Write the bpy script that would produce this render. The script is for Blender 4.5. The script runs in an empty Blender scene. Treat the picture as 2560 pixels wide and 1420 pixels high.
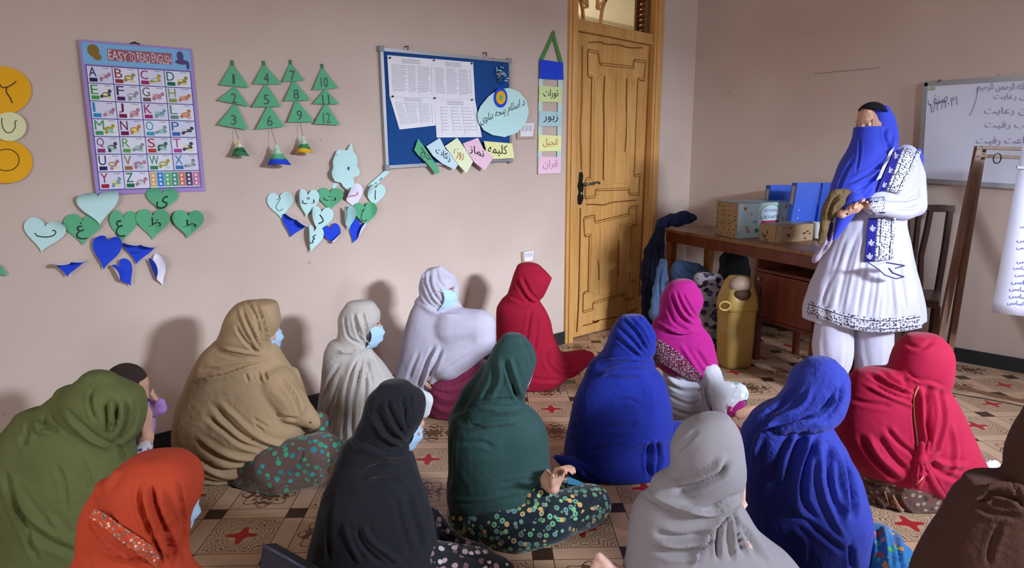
import bpy, bmesh, math, random
import numpy as np
from mathutils import Vector, Matrix
from mathutils.bvhtree import BVHTree
from mathutils.geometry import tessellate_polygon
random.seed(7); rng = np.random.default_rng(7)
SC = bpy.context.scene
COL = SC.collection

# ------------------------------------------------------------------ camera
FPX = 1700.0; PITCH = math.radians(10.29); YAW = math.radians(43.39); HC = 1.3
cd = bpy.data.cameras.new('camera'); cam = bpy.data.objects.new('camera', cd); COL.objects.link(cam)
cd.sensor_width = 36.0; cd.lens = FPX / 2560 * 36.0; cd.clip_start = 0.05
cam.location = (0, 0, HC); cam.rotation_euler = (math.pi / 2 - PITCH, 0, -YAW)
SC.camera = cam
# ------------------------------------------------------------------ world, lights, exposure
wd = bpy.data.worlds.new('world'); SC.world = wd; wd.use_nodes = True
bg = wd.node_tree.nodes['Background']; bg.inputs[0].default_value = (0.62, 0.72, 1.0, 1); bg.inputs[1].default_value = 1.0
def area(name, loc, target, size, power, color, spread=180):
    l = bpy.data.lights.new(name, 'AREA'); l.shape = 'RECTANGLE'; l.size, l.size_y = size
    l.energy = power; l.color = color; l.spread = math.radians(spread)
    o = bpy.data.objects.new(name, l); COL.objects.link(o); o.location = loc
    o.rotation_euler = (Vector(target) - Vector(loc)).to_track_quat('-Z', 'Y').to_euler()
    return o
WX0, WX1, WZ0, WZ1 = 1.98, 3.2, 1.88, 2.34          # the window that lights the room, in the wall behind the camera
YB, XL, YA, XB, ZC = -2.3, -1.9, 3.2, 5.1, 3.1
area('window_daylight', (2.5, YB - 1.5, 2.75), (2.6, 3.2, 0.6), (1.0, 0.9), 940, (0.76, 0.86, 1.0), 150)
area('second_window_daylight', (4.45, YB - 0.5, 2.1), (3.8, 3.2, 1.1), (0.8, 0.8), 55, (0.76, 0.86, 1.0), 150)
area('left_fill_light', (XL - 0.12, 0.4, 1.45), (3.5, 1.2, 1.6), (1.3, 1.5), 46, (0.96, 0.94, 0.92), 160)  # soft fill added from the left side; no doorway is known there
area('hall_daylight', (4.1, YA + 0.9, 2.9), (4.3, YA + 1.6, 2.6), (1.2, 0.8), 40, (1.0, 0.93, 0.8), 170)
VS = SC.view_settings
SC.display_settings.display_device = 'sRGB'
VS.view_transform = 'Standard'; VS.look = 'None'; VS.exposure = 0.0; VS.gamma = 1.0; VS.use_curve_mapping = False

# ------------------------------------------------------------------ pixel -> place helpers (2560 x 1420 frame)
sP, cP, sY, cY = math.sin(PITCH), math.cos(PITCH), math.sin(YAW), math.cos(YAW)
FH = Vector((sY, cY, 0)); RT = Vector((cY, -sY, 0))
def ray(px, py):
    u = (px - 1280) / FPX; w = (710 - py) / FPX
    return RT * u + FH * (cP + w * sP) + Vector((0, 0, -sP + w * cP)), (cP + w * sP)
def on_y(px, py, y=YA):
    d, h = ray(px, py); return Vector((0, 0, HC)) + d * (y / d.y)
def on_x(px, py, x=XB):
    d, h = ray(px, py); return Vector((0, 0, HC)) + d * (x / d.x)
def on_z(px, py, z=0.0):
    d, h = ray(px, py); return Vector((0, 0, HC)) + d * ((z - HC) / d.z)
def on_D(px, py, D):
    d, h = ray(px, py); return Vector((0, 0, HC)) + d * (D / h)
def project(V):
    V = np.asarray(V) - np.array([0, 0, HC])
    Fw = np.array([sY * cP, cY * cP, -sP]); R = np.array([cY, -sY, 0]); U = np.array([sY * sP, cY * sP, cP])
    z = V @ Fw
    return 1280 + FPX * (V @ R) / z, 710 - FPX * (V @ U) / z, z
MPP = lambda D: D / FPX      # metres per pixel at depth D (close enough)

# ------------------------------------------------------------------ materials
def lin(c):
    if isinstance(c, str):
        c = c.lstrip('#'); c = [int(c[i:i + 2], 16) / 255 for i in (0, 2, 4)]
    return tuple((x / 12.92 if x <= 0.04045 else ((x + 0.055) / 1.055) ** 2.4) for x in c) + (1.0,)
MC = {}
class NT:
    def __init__(s, m): s.t = m.node_tree; s.N = s.t.nodes; s.L = s.t.links
    def new(s, k, **kw):
        n = s.N.new(k)
        for a, b in kw.items(): setattr(n, a, b)
        return n
    def link(s, a, b): s.L.new(a, b)
class X:                       # tiny expression builder on Math nodes
    T = None
    def __init__(s, sock): s.s = sock
    @staticmethod
    def op(o, *a):
        n = X.T.new('ShaderNodeMath', operation=o)
        for i, v in enumerate(a):
            if isinstance(v, X): X.T.link(v.s, n.inputs[i])
            else: n.inputs[i].default_value = v
        return X(n.outputs[0])
    def __add__(a, b): return X.op('ADD', a, b)
    __radd__ = __add__
    def __sub__(a, b): return X.op('SUBTRACT', a, b)
    def __rsub__(a, b): return X.op('SUBTRACT', b, a)
    def __mul__(a, b): return X.op('MULTIPLY', a, b)
    __rmul__ = __mul__
    def __truediv__(a, b): return X.op('DIVIDE', a, b)
    def lt(a, b): return X.op('LESS_THAN', a, b)
    def gt(a, b): return X.op('GREATER_THAN', a, b)
    def floor(a): return X.op('FLOOR', a)
    def frac(a): return X.op('FRACT', a)
    def abs(a): return X.op('ABSOLUTE', a)
    def sin(a): return X.op('SINE', a)
    def cos(a): return X.op('COSINE', a)
    def mod(a, b): return X.op('FLOORED_MODULO', a, b)
    def mx(a, b): return X.op('MAXIMUM', a, b)
    def mn(a, b): return X.op('MINIMUM', a, b)
    def pw(a, b): return X.op('POWER', a, b)
    def sqrt(a): return X.op('SQRT', a)
    def sm(a, lo, hi):
        n = X.T.new('ShaderNodeMapRange'); n.interpolation_type = 'SMOOTHSTEP'
        X.T.link(a.s, n.inputs[0]); n.inputs[1].default_value = lo; n.inputs[2].default_value = hi
        return X(n.outputs[0])
def mixc(T, fac, a, b):
    n = T.new('ShaderNodeMix', data_type='RGBA')
    if isinstance(fac, X): T.link(fac.s, n.inputs[0])
    elif isinstance(fac, (int, float)): n.inputs[0].default_value = fac
    else: T.link(fac, n.inputs[0])
    for k, v in ((6, a), (7, b)):
        if isinstance(v, (tuple, list)): n.inputs[k].default_value = v
        else: T.link(v, n.inputs[k])
    return n.outputs[2]
def noise(T, scale, detail=3, vec=None, out=0, dist=0.0):
    n = T.new('ShaderNodeTexNoise'); n.inputs['Scale'].default_value = scale; n.inputs['Detail'].default_value = detail
    n.inputs['Distortion'].default_value = dist
    if vec is not None: T.link(vec, n.inputs['Vector'])
    return n.outputs[out]
def objvec(T, scale=(1, 1, 1), rot=(0, 0, 0), kind='Object'):
    tc = T.new('ShaderNodeTexCoord'); mp = T.new('ShaderNodeMapping')
    T.link(tc.outputs[kind], mp.inputs[0]); mp.inputs['Scale'].default_value = scale; mp.inputs['Rotation'].default_value = rot
    return mp.outputs[0]
def bump(T, b, h, strength=0.3, dist=0.01):
    n = T.new('ShaderNodeBump'); n.inputs['Strength'].default_value = strength; n.inputs['Distance'].default_value = dist
    T.link(h.s if isinstance(h, X) else h, n.inputs['Height']); T.link(n.outputs[0], b.inputs['Normal']); return n
def base(name, col, rough=0.7, spec=0.3, metal=0.0):
    m = bpy.data.materials.new(name); m.use_nodes = True; T = NT(m); b = T.N['Principled BSDF']
    b.inputs['Base Color'].default_value = lin(col); b.inputs['Roughness'].default_value = rough
    b.inputs['Specular IOR Level'].default_value = spec; b.inputs['Metallic'].default_value = metal
    X.T = T
    return m, T, b
def plain(name, col, rough=0.7, spec=0.3, metal=0.0, var=0.06, vs=6.0, bs=0.0, bsc=60):
    if name in MC: return MC[name]
    m, T, b = base(name, col, rough, spec, metal); v = objvec(T)
    c = lin(col); d = tuple(x * (1 - 2 * var) for x in c[:3]) + (1,); e = tuple(min(1, x * (1 + var)) for x in c[:3]) + (1,)
    T.link(mixc(T, noise(T, vs, 4, v), d, e), b.inputs['Base Color'])
    if bs: bump(T, b, noise(T, bsc, 3, v), bs, 0.004)
    MC[name] = m; return m
def cloth(name, col, rough=0.85, crinkle=0.35, sheen=0.05, weave=True, csc=38, var=0.07, stretch=(1, 1, 1.0)):
    if name in MC: return MC[name]
    m, T, b = base(name, col, rough, 0.15); v = objvec(T, stretch); v2 = objvec(T)
    b.inputs['Sheen Weight'].default_value = sheen * .25; b.inputs['Sheen Roughness'].default_value = 0.5
    c = lin(col); d = tuple(x * (1 - 2 * var) for x in c[:3]) + (1,); e = tuple(min(1, x * (1 + var)) for x in c[:3]) + (1,)
    T.link(mixc(T, noise(T, 9, 5, v2), d, e), b.inputs['Base Color'])
    h = X(noise(T, csc, 4, v, dist=0.8)) * 1.0 + X(noise(T, csc * 0.35, 2, v, dist=1.2)) * 1.6
    if weave: h = h + X(noise(T, 900, 1, v2)) * 0.10
    bump(T, b, h, crinkle, 0.012)
    MC[name] = m; return m
def wood(name, c1, c2, rough=0.4, scale=(14, 14, 1.2), rot=(0, 0, 0), spec=0.4):
    if name in MC: return MC[name]
    m, T, b = base(name, c1, rough, spec); v = objvec(T, scale, rot)
    n = X(noise(T, 2.0, 6, v, dist=0.6)); w = X(noise(T, 9.0, 3, v))
    T.link(mixc(T, (n * 0.7 + w * 0.3).sm(0.35, 0.68), lin(c1), lin(c2)), b.inputs['Base Color'])
    bump(T, b, w, 0.12, 0.002); MC[name] = m; return m

# ------------------------------------------------------------------ mesh helpers
class MB:
    def __init__(s): s.v = []; s.f = []; s.mi = []; s.cur = 0
    def add(s, vs, fs):
        o = len(s.v); s.v += [tuple(p) for p in vs]; s.f += [tuple(i + o for i in f) for f in fs]; s.mi += [s.cur] * len(fs); return s
    def box(s, c, size, M=None):
        hx, hy, hz = [a / 2 for a in size]; P = [Vector((x, y, z)) for x in (-hx, hx) for y in (-hy, hy) for z in (-hz, hz)]
        P = [(M @ p if M else p) + Vector(c) for p in P]
        return s.add(P, [(0, 1, 3, 2), (4, 6, 7, 5), (0, 4, 5, 1), (2, 3, 7, 6), (0, 2, 6, 4), (1, 5, 7, 3)])
    def hexa(s, P8): return s.add(P8, [(0, 1, 2, 3), (7, 6, 5, 4), (0, 4, 5, 1), (1, 5, 6, 2), (2, 6, 7, 3), (3, 7, 4, 0)])
    def bar(s, a, b, w, h, up=(0, 0, 1)):       # rectangular bar from a to b
        a, b = Vector(a), Vector(b); d = (b - a).normalized(); u = Vector(up); r = d.cross(u)
        if r.length < 1e-4: r = d.cross(Vector((1, 0, 0)))
        r.normalize(); u = r.cross(d).normalized()
        q = [(-w / 2, -h / 2), (w / 2, -h / 2), (w / 2, h / 2), (-w / 2, h / 2)]
        return s.hexa([a + r * x + u * y for x, y in q] + [b + r * x + u * y for x, y in q])
    def tube(s, pts, r, n=8, caps=True):
        pts = [Vector(p) for p in pts]; rs = r if isinstance(r, (list, tuple)) else [r] * len(pts)
        V = []; F = []; prev = None
        for i, p in enumerate(pts):
            d = (pts[min(i + 1, len(pts) - 1)] - pts[max(i - 1, 0)]).normalized()
            if prev is None: u = d.orthogonal().normalized()
            else: u = (prev - d * prev.dot(d)); u = u.normalized() if u.length > 1e-6 else d.orthogonal().normalized()
            prev = u; w = d.cross(u)
            V += [p + (u * math.cos(2 * math.pi * k / n) + w * math.sin(2 * math.pi * k / n)) * rs[i] for k in range(n)]
        for i in range(len(pts) - 1):
            for k in range(n):
                a, b = i * n + k, i * n + (k + 1) % n; F.append((a, b, b + n, a + n))
        if caps: F += [tuple(range(n))[::-1], tuple(range((len(pts) - 1) * n, len(pts) * n))]
        return s.add(V, F)
    def capsule(s, a, b, ra, rb, n=12, m=5):    # closed tapered capsule
        a, b = Vector(a), Vector(b); d = b - a; L = d.length
        d = d / L if L > 1e-6 else Vector((0, 0, 1))
        pts = []; rs = []
        for k in range(m + 1):
            t = math.pi / 2 * k / m; pts.append(a - d * ra * math.cos(t)); rs.append(max(ra * math.sin(t), 1e-4))
        for k in range(m + 1):
            t = math.pi / 2 * k / m; pts.append(b + d * rb * math.sin(t)); rs.append(max(rb * math.cos(t), 1e-4))
        if L < 1e-6: pts[m + 1] = pts[m + 1] + d * 1e-4
        u = d.orthogonal().normalized(); w = d.cross(u); V = []; F = []
        for p, r in zip(pts, rs): V += [p + (u * math.cos(2 * math.pi * k / n) + w * math.sin(2 * math.pi * k / n)) * r for k in range(n)]
        for i in range(len(pts) - 1):
            for k in range(n):
                x, y = i * n + k, i * n + (k + 1) % n; F.append((x, y, y + n, x + n))
        F += [tuple(range(n))[::-1], tuple(range((len(pts) - 1) * n, len(pts) * n))]
        return s.add(V, F)
    def ell(s, c, rad, M=None, n=16, m=10):
        V = []; F = []; c = Vector(c)
        for i in range(m + 1):
            t = math.pi * i / m
            for k in range(n):
                a = 2 * math.pi * k / n; st = max(math.sin(t), 1e-3)
                p = Vector((rad[0] * st * math.cos(a), rad[1] * st * math.sin(a), rad[2] * math.cos(t)))
                V.append((M @ p if M else p) + c)
        for i in range(m):
            for k in range(n):
                a, b = i * n + k, i * n + (k + 1) % n; F.append((b, a, a + n, b + n))
        F += [tuple(range(n)), tuple(range(m * n, m * n + n))[::-1]]
        return s.add(V, F)
    def lathe(s, prof, c, n=28, sx=1.0, sy=1.0, M=None):
        V = []; F = []; c = Vector(c)
        for r, z in prof:
            for k in range(n):
                a = 2 * math.pi * k / n; p = Vector((r * sx * math.cos(a), r * sy * math.sin(a), z)); V.append((M @ p if M else p) + c)
        for i in range(len(prof) - 1):
            for k in range(n):
                a, b = i * n + k, i * n + (k + 1) % n; F.append((a, b, b + n, a + n))
        F += [tuple(range(n))[::-1], tuple(range((len(prof) - 1) * n, len(prof) * n))]
        return s.add(V, F)
    def prism(s, poly3, off):                   # closed plate from a planar 3-D outline, thickened by vector off
        P = [Vector(p) for p in poly3]; n = len(P); off = Vector(off)
        tri = tessellate_polygon([P]); Q = [p + off for p in P]
        F = [tuple(t) for t in tri] + [tuple(i + n for i in t[::-1]) for t in tri] + [(i, (i + 1) % n, (i + 1) % n + n, i + n) for i in range(n)]
        return s.add(P + Q, F)
    def quad(s, P4): return s.add(P4, [(0, 1, 2, 3)])
    def obj(s, name, mat, parent=None, smooth=False, fix=True, bevel=0, base=None):
        me = bpy.data.meshes.new(name); V = s.v
        if base is not None: V = [tuple(Vector(v) - Vector(base)) for v in V]
        me.from_pydata(V, [], s.f); ms = mat if isinstance(mat, (list, tuple)) else [mat]
        for m in ms: me.materials.append(m)
        me.polygons.foreach_set('material_index', s.mi)
        if fix:
            bm = bmesh.new(); bm.from_mesh(me); bmesh.ops.recalc_face_normals(bm, faces=bm.faces); bm.to_mesh(me); bm.free()
        me.polygons.foreach_set('use_smooth', [smooth] * len(me.polygons))
        o = bpy.data.objects.new(name, me); COL.objects.link(o)
        if base is not None: o.location = base
        if parent is not None: par(o, parent)
        if bevel:
            b = o.modifiers.new('bevel', 'BEVEL'); b.width = bevel; b.segments = 2; b.limit_method = 'ANGLE'
        return o
def par(o, p):
    o.parent = p
    w = p.location if p.parent is None else p.location + p.parent.location
    o.location = o.location - w
def tag(o, label, cat, group=None, kind=None):
    o['label'] = label; o['category'] = cat
    if group: o['group'] = group
    if kind: o['kind'] = kind
    return o
def thing(name, loc, label, cat, group=None):
    o = bpy.data.objects.new(name, None); o.empty_display_size = 0.05; COL.objects.link(o); o.location = loc
    return tag(o, label, cat, group)
def struct(o): o['kind'] = 'structure'; return o
NA = Vector((0, -1, 0))       # out of wall A, towards the room
NBv = Vector((-1, 0, 0))      # out of wall B

# text: one string -> flat mesh data, cached
TXC = {}
AR = {'ا': (0xFE8D, 0), 'ب': (0xFE8F, 1), 'پ': (0xFB56, 1), 'ت': (0xFE95, 1), 'ث': (0xFE99, 1), 'ج': (0xFE9D, 1), 'ح': (0xFEA1, 1), 'خ': (0xFEA5, 1), 'د': (0xFEA9, 0), 'ر': (0xFEAD, 0),
      'ز': (0xFEAF, 0), 'س': (0xFEB1, 1), 'ش': (0xFEB5, 1), 'ط': (0xFEC1, 1), 'ظ': (0xFEC5, 1), 'ع': (0xFEC9, 1), 'غ': (0xFECD, 1), 'ف': (0xFED1, 1), 'ق': (0xFED5, 1), 'ک': (0xFB8E, 1),
      'ل': (0xFEDD, 1), 'م': (0xFEE1, 1), 'ن': (0xFEE5, 1), 'ه': (0xFEE9, 1), 'و': (0xFEED, 0), 'ی': (0xFBFC, 1), 'ص': (0xFEB9, 1)}
def shape(t):                 # joins Arabic-script letters and lays them right to left
    out = []
    for w in t.split(' '):
        s = ''
        for i, ch in enumerate(w):
            if ch not in AR: s = ch + s; continue
            bc, dual = AR[ch]; pj = i > 0 and w[i - 1] in AR and AR[w[i - 1]][1]; nj = dual and i + 1 < len(w) and w[i + 1] in AR
            s = chr(bc + (3 if pj and nj else 2 if nj else 1 if pj else 0)) + s
        out.insert(0, s)
    return ' '.join(out)
def text2d(t):
    if t in TXC: return TXC[t]
    c = bpy.data.curves.new('t', 'FONT'); c.body = t; c.resolution_u = 3; c.size = 1
    o = bpy.data.objects.new('t', c); COL.objects.link(o); dg = bpy.context.evaluated_depsgraph_get()
    me = bpy.data.meshes.new_from_object(o.evaluated_get(dg)); n = len(me.vertices)
    V = np.zeros(n * 3); me.vertices.foreach_get('co', V); V = V.reshape(-1, 3)[:, :2]; F = [tuple(p.vertices) for p in me.polygons]
    bpy.data.objects.remove(o); bpy.data.curves.remove(c); bpy.data.meshes.remove(me)
    if n: mn, mx = V.min(0), V.max(0); V = (V - mn) / np.maximum(mx - mn, 1e-6); asp = (mx - mn)
    else: asp = (1, 1)
    TXC[t] = (V, F, asp); return TXC[t]
def put_text(mb, t, fn):      # fn maps (0..1, 0..1) (x right, y up) to a 3-D point
    V, F, _ = text2d(t); mb.add([fn(x, y) for x, y in V], F)
def ribbon(pts, w):           # flat 2-D ribbon around a polyline -> verts, quads
    P = [np.array(p, float) for p in pts]; L = []; Rr = []
    for i in range(len(P)):
        d = P[min(i + 1, len(P) - 1)] - P[max(i - 1, 0)]; d /= max(np.linalg.norm(d), 1e-9); n = np.array([-d[1], d[0]]) * w / 2
        L.append(P[i] + n); Rr.append(P[i] - n)
    n = len(P); return L + Rr, [(i, i + 1, n + i + 1, n + i) for i in range(n - 1)]
def smoothline(pts, k=6):     # Catmull-Rom
    P = [np.array(p, float) for p in pts]
    if len(P) < 3: return P
    out = []
    for i in range(len(P) - 1):
        p0, p1, p2, p3 = P[max(i - 1, 0)], P[i], P[i + 1], P[min(i + 2, len(P) - 1)]
        for j in range(k):
            t = j / k; out.append(0.5 * ((2 * p1) + (p2 - p0) * t + (2 * p0 - 5 * p1 + 4 * p2 - p3) * t * t + (3 * p1 - p0 - 3 * p2 + p3) * t ** 3))
    return out + [P[-1]]

# ================================================================== ROOM
def wallmat(name, c1, c2):
    m, T, b = base(name, c1, 0.75, 0.2); v = objvec(T)
    n = X(noise(T, 1.1, 5, v)); c = mixc(T, n.sm(0.35, 0.7), lin(c1), lin(c2))
    sp = X(noise(T, 26, 4, v)).sm(0.70, 0.78) * 0.35
    T.link(mixc(T, sp, c, lin('#6d564c')), b.inputs['Base Color'])
    bump(T, b, X(noise(T, 120, 4, v)) + X(noise(T, 6, 3, v)) * 2.0, 0.10, 0.004); return m
M_wall = wallmat('wall_paint', '#cbb8ad', '#c1aca1')
M_ceil = plain('ceiling_paint', '#d6cabd', 0.9)
M_base = plain('black_skirting', '#25282c', 0.45, 0.4)
M_doorw = wood('varnished_door_wood', '#d3a263', '#c38d4c', 0.33, (11, 11, 1.1))
M_groove = plain('door_groove', '#7b4319', 0.6)
M_alu = plain('aluminium', '#a9abb0', 0.35, 0.5, 0.7)
M_white = plain('white_paper', '#eceaf2', 0.8)

def slab(name, x0, x1, y0, y1, z0, z1, m):
    b = MB(); b.box(((x0 + x1) / 2, (y0 + y1) / 2, (z0 + z1) / 2), (x1 - x0, y1 - y0, z1 - z0)); return struct(b.obj(name, m))
T_ = 0.16
dl, dr = on_y(1414, 450).x, on_y(1640, 450).x          # outer edges of the door frame
lfl, lfr = on_y(1434, 450).x, on_y(1621, 450).x        # door leaf
z_leaf = on_y(1441, 74).z; z_rail = on_y(1443, 44).z; z_tr = z_rail + 0.42
# wall_left carries the posters and the door
b = MB()
b.box(((XL + dl) / 2, YA + T_ / 2, ZC / 2), (dl - XL, T_, ZC)); b.box(((dr + XB) / 2, YA + T_ / 2, ZC / 2), (XB - dr, T_, ZC))
b.box(((dl + dr) / 2, YA + T_ / 2, (z_tr + 0.05 + ZC) / 2), (dr - dl, T_, ZC - z_tr - 0.05))
struct(b.obj('wall_left', M_wall))
slab('wall_right', XB, XB + T_, YB - T_, YA + T_, 0, ZC, M_wall)
b = MB()
for y0, y1, z0, z1 in [(YB - T_, -.3, 0, ZC), (-.3, 1.1, 2.25, ZC), (1.1, YA + T_, 0, ZC)]: b.box((XL - T_ / 2, (y0 + y1) / 2, (z0 + z1) / 2), (T_, y1 - y0, z1 - z0))  # gap in this unseen wall is added to let the left fill in
struct(b.obj('wall_far_side', M_wall))
b = MB(); LWX0, LWX1 = 4.0, 4.9
for x0, x1, z0, z1 in [(XL, WX0, 0, ZC), (WX0, WX1, 0, WZ0), (WX0, WX1, WZ1, ZC), (WX1, LWX0, 0, ZC), (LWX0, LWX1, 0, 1.5), (LWX0, LWX1, 2.4, ZC), (LWX1, XB, 0, ZC)]:
    b.box(((x0 + x1) / 2, YB - T_ / 2, (z0 + z1) / 2), (x1 - x0, T_, z1 - z0))
struct(b.obj('wall_back', M_wall))
slab('ceiling', XL - T_, XB + T_, YB - T_, YA + T_, ZC, ZC + 0.1, M_ceil)
HB = 0.09
slab('baseboard_left', XL, dl, YA - 0.012, YA, 0, HB, M_base)
slab('baseboard_corner', dr, XB, YA - 0.012, YA, 0, HB, M_base)
slab('baseboard_right', XB - 0.012, XB, YB, YA - 0.012, 0, HB, M_base)
for i, (x0, x1, z0, z1) in enumerate([(WX0, WX1, WZ0, WZ1), (LWX0, LWX1, 1.5, 2.4)]):
    b = MB(); y = YB - T_ / 2
    for z in (z0 + .02, z1 - .02): b.box(((x0 + x1) / 2, y, z), (x1 - x0, .06, .04))
    for x in (x0 + .02, x1 - .02): b.box((x, y, (z0 + z1) / 2), (.04, .06, z1 - z0 - .08))
    struct(b.obj('window_%d' % (i + 1), M_doorw))

# ---- floor: printed vinyl sheet (flat print -> material)
def floormat():
    m, T, b = base('printed_vinyl', '#a98a70', 0.42, 0.35)
    tc = T.new('ShaderNodeTexCoord'); sp = T.new('ShaderNodeSeparateXYZ'); T.link(tc.outputs['Object'], sp.inputs[0])
    x, y = X(sp.outputs[0]), X(sp.outputs[1]); a = math.radians(41.5); s = 0.300; ox, oy = 3.823, 1.799
    u = ((x - ox) * math.cos(a) - (y - oy) * math.sin(a)) / s + 100.5; v = ((x - ox) * math.sin(a) + (y - oy) * math.cos(a)) / s + 100.5
    iu, iv = u.floor(), v.floor(); pu, pv = u.frac() - 0.5, v.frac() - 0.5          # band crossing at (0,0)
    hb = 0.115
    inbu, inbv = pu.abs().lt(hb), pv.abs().lt(hb); dark = inbu * inbv
    line = (((pu.abs() - hb).abs()).lt(0.007)).mx(((pv.abs() - hb).abs()).lt(0.007))
    # panel coordinates, centre of the tile between bands
    qu = (u + 0.5).frac() - 0.5; qv = (v + 0.5).frac() - 0.5; ku = (u + 0.5).floor(); kv = (v + 0.5).floor()
    alt = (ku + kv).mod(2.0)                             # 0 = brown medallion, 1 = red star
    r = (qu * qu + qv * qv).sqrt(); th = X.op('ARCTAN2', qv, qu)
    wob = X(noise(T, 26, 2, tc.outputs['Object'])) - 0.5
    c4 = (th * 4.0).cos(); c8 = (th * 8.0).cos(); c16 = (th * 16.0 + r * 30.0).cos()
    med = r.lt(0.262 + c4 * 0.055 + c16 * 0.03); cut = (((r * 46.0 + c8 * 1.6 + wob * 5.0).sin()).gt(0.45)) * r.gt(0.10)
    medm = med * (1.0 - cut) * (1.0 - alt)
    fr = ((r - (0.31 + c8 * 0.035)).abs()).lt(0.012) * (1.0 - alt)
    star = r.lt(0.085 + (c4 * 0.5 + 0.5).pw(2.0) * 0.10) * alt
    mq = qu.abs().mx(qv.abs())
    scr = ((r * 58.0 + c8 * 3.0 + wob * 9.0).sin().abs().lt(0.42)) * r.gt(0.15) * mq.lt(0.36) * alt
    col = mixc(T, X(noise(T, 3, 4, tc.outputs['Object'])).sm(0.3, 0.7), lin('#b99a80'), lin('#a98970'))
    col = mixc(T, (inbu.mx(inbv)) * 0.55, col, lin('#bf9b80'))
    col = mixc(T, scr * 0.85, col, lin('#544029')); col = mixc(T, medm * 0.9, col, lin('#4c2d1c'))
    col = mixc(T, fr * 0.8, col, lin('#5b3320')); col = mixc(T, star, col, lin('#9c2226'))
    col = mixc(T, line * 0.8, col, lin('#4b2f1f')); col = mixc(T, dark, col, lin('#3d2a20'))
    wear = X(noise(T, 1.7, 5, tc.outputs['Object'])).sm(0.52, 0.75) * 0.22
    col = mixc(T, wear, col, lin('#8c6a4f')); T.link(col, b.inputs['Base Color'])
    bump(T, b, X(noise(T, 4, 2, tc.outputs['Object'])), 0.15, 0.01)
    return m
M_floor = floormat()
o = slab('floor', XL - T_, XB + T_, YB - T_, YA + T_, -0.05, 0, M_floor)
# the vinyl seam and the brown wear line beside it, in front of the whiteboard wall
b = MB(); p0, p1, p2 = on_z(2362, 981), on_z(2460, 997), on_z(2600, 1024)
L, F = ribbon(smoothline([(p0 + (p0 - p1) * .6).xy, p0.xy, p1.xy, p2.xy, (p2 + (p2 - p1) * .5).xy]), 0.016)
b.add([(q[0], q[1], 0.0015) for q in L], F); struct(b.obj('trim_1', plain('seam_dark', '#3b2a1e'), fix=False))
b = MB(); L, F = ribbon(smoothline([on_z(2330, 958).xy, on_z(2400, 968).xy, on_z(2470, 985).xy, on_z(2600, 1012).xy]), 0.07)
L = [q + rng.normal(0, .004, 2) for q in L]
b.add([(q[0], q[1], 0.001) for q in L], F); struct(b.obj('trim_2', plain('seam_wear', '#7d543b'), fix=False))

# ---- door with frame and transom
dy = YA + 0.035                                        # face of the leaf, slightly set back
door = bpy.data.objects.new('door_1', None); COL.objects.link(door); door.location = ((lfl + lfr) / 2, YA, 0); struct(door)
b = MB(); b.box(((lfl + lfr) / 2, dy + .02, z_leaf / 2 + .004), (lfr - lfl - .006, .04, z_leaf - .012)); b.obj('leaf', M_doorw, door, bevel=.003)
b = MB()                                              # jambs, rail, head
for x0, x1 in ((dl, lfl), (lfr, dr)):
    b.box(((x0 + x1) / 2, YA + .05, z_tr / 2), (x1 - x0, .14, z_tr)); b.box(((x0 + x1) / 2 + (.006 if x0 == dl else -.006), YA - .026, z_tr / 2), ((x1 - x0) * .55, .014, z_tr))
b.box(((dl + dr) / 2, YA + .055, (z_leaf + z_rail) / 2), (lfr - lfl, .1, z_rail - z_leaf)); b.box(((dl + dr) / 2, YA + .05, z_tr + .03), (dr - dl, .14, .06))
b.obj('frame', M_doorw, door, bevel=.004)
def dpx(p, off=0.0): return on_y(p[0], p[1], dy - off)
UP = [(1470, 126), (1496, 132), (1500, 160), (1583, 169), (1586, 151), (1615, 155), (1610, 200), (1595, 197), (1586, 440), (1601, 437), (1597, 486), (1573, 484), (1573, 472), (1490, 474), (1489, 490), (1463, 495), (1465, 447), (1476, 446), (1480, 193), (1470, 190)]
LO = [(1460, 545), (1486, 540), (1489, 556), (1573, 536), (1574, 519), (1593, 516), (1591, 562), (1580, 563), (1577, 703), (1586, 702), (1583, 745), (1562, 749), (1561, 734), (1483, 757), (1482, 773), (1458, 779), (1459, 733), (1471, 729), (1474, 588), (1462, 589)]
for poly in (UP, LO):
    b = MB(); n = len(poly)
    P = [dpx(p, 0.0) for p in poly]
    for i in range(n):
        a, c = P[i], P[(i + 1) % n]; d = (c - a).normalized() * .005
        b.bar(a - d + NA * .002, c + d + NA * .002, .009, .010, up=(0, 1, 0))
    b.obj('moulding', M_doorw, door)
    b = MB()
    for i in range(n):
        a, c = P[i] + NA * .0015, P[(i + 1) % n] + NA * .0015; e = (c - a).normalized(); s = Vector((-e.z, 0, e.x)) * .008
        b.bar(a + s, c + s, .0055, .003, up=(0, 1, 0)); b.bar(a - s, c - s, .003, .003, up=(0, 1, 0))
    b.obj('groove', M_groove, door)
for poly in ([(1486, 200), (1509, 182), (1506, 462), (1482, 466)], [(1512, 180), (1537, 183), (1533, 460), (1509, 463)], [(1540, 184), (1566, 187), (1561, 457), (1536, 460)], [(1569, 187), (1588, 200), (1579, 452), (1564, 455)],
             [(1478, 582), (1497, 572), (1494, 738), (1475, 728)], [(1500, 570), (1523, 565), (1520, 732), (1497, 737)], [(1526, 564), (1548, 559), (1544, 725), (1523, 731)], [(1551, 558), (1576, 566), (1572, 706), (1547, 724)]):
    b = MB(); b.prism([dpx(p) for p in poly], NA * .005); b.obj('panel', M_doorw, door, bevel=.0025)
b = MB()                                              # dark wiggly cracks in the varnish
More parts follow.
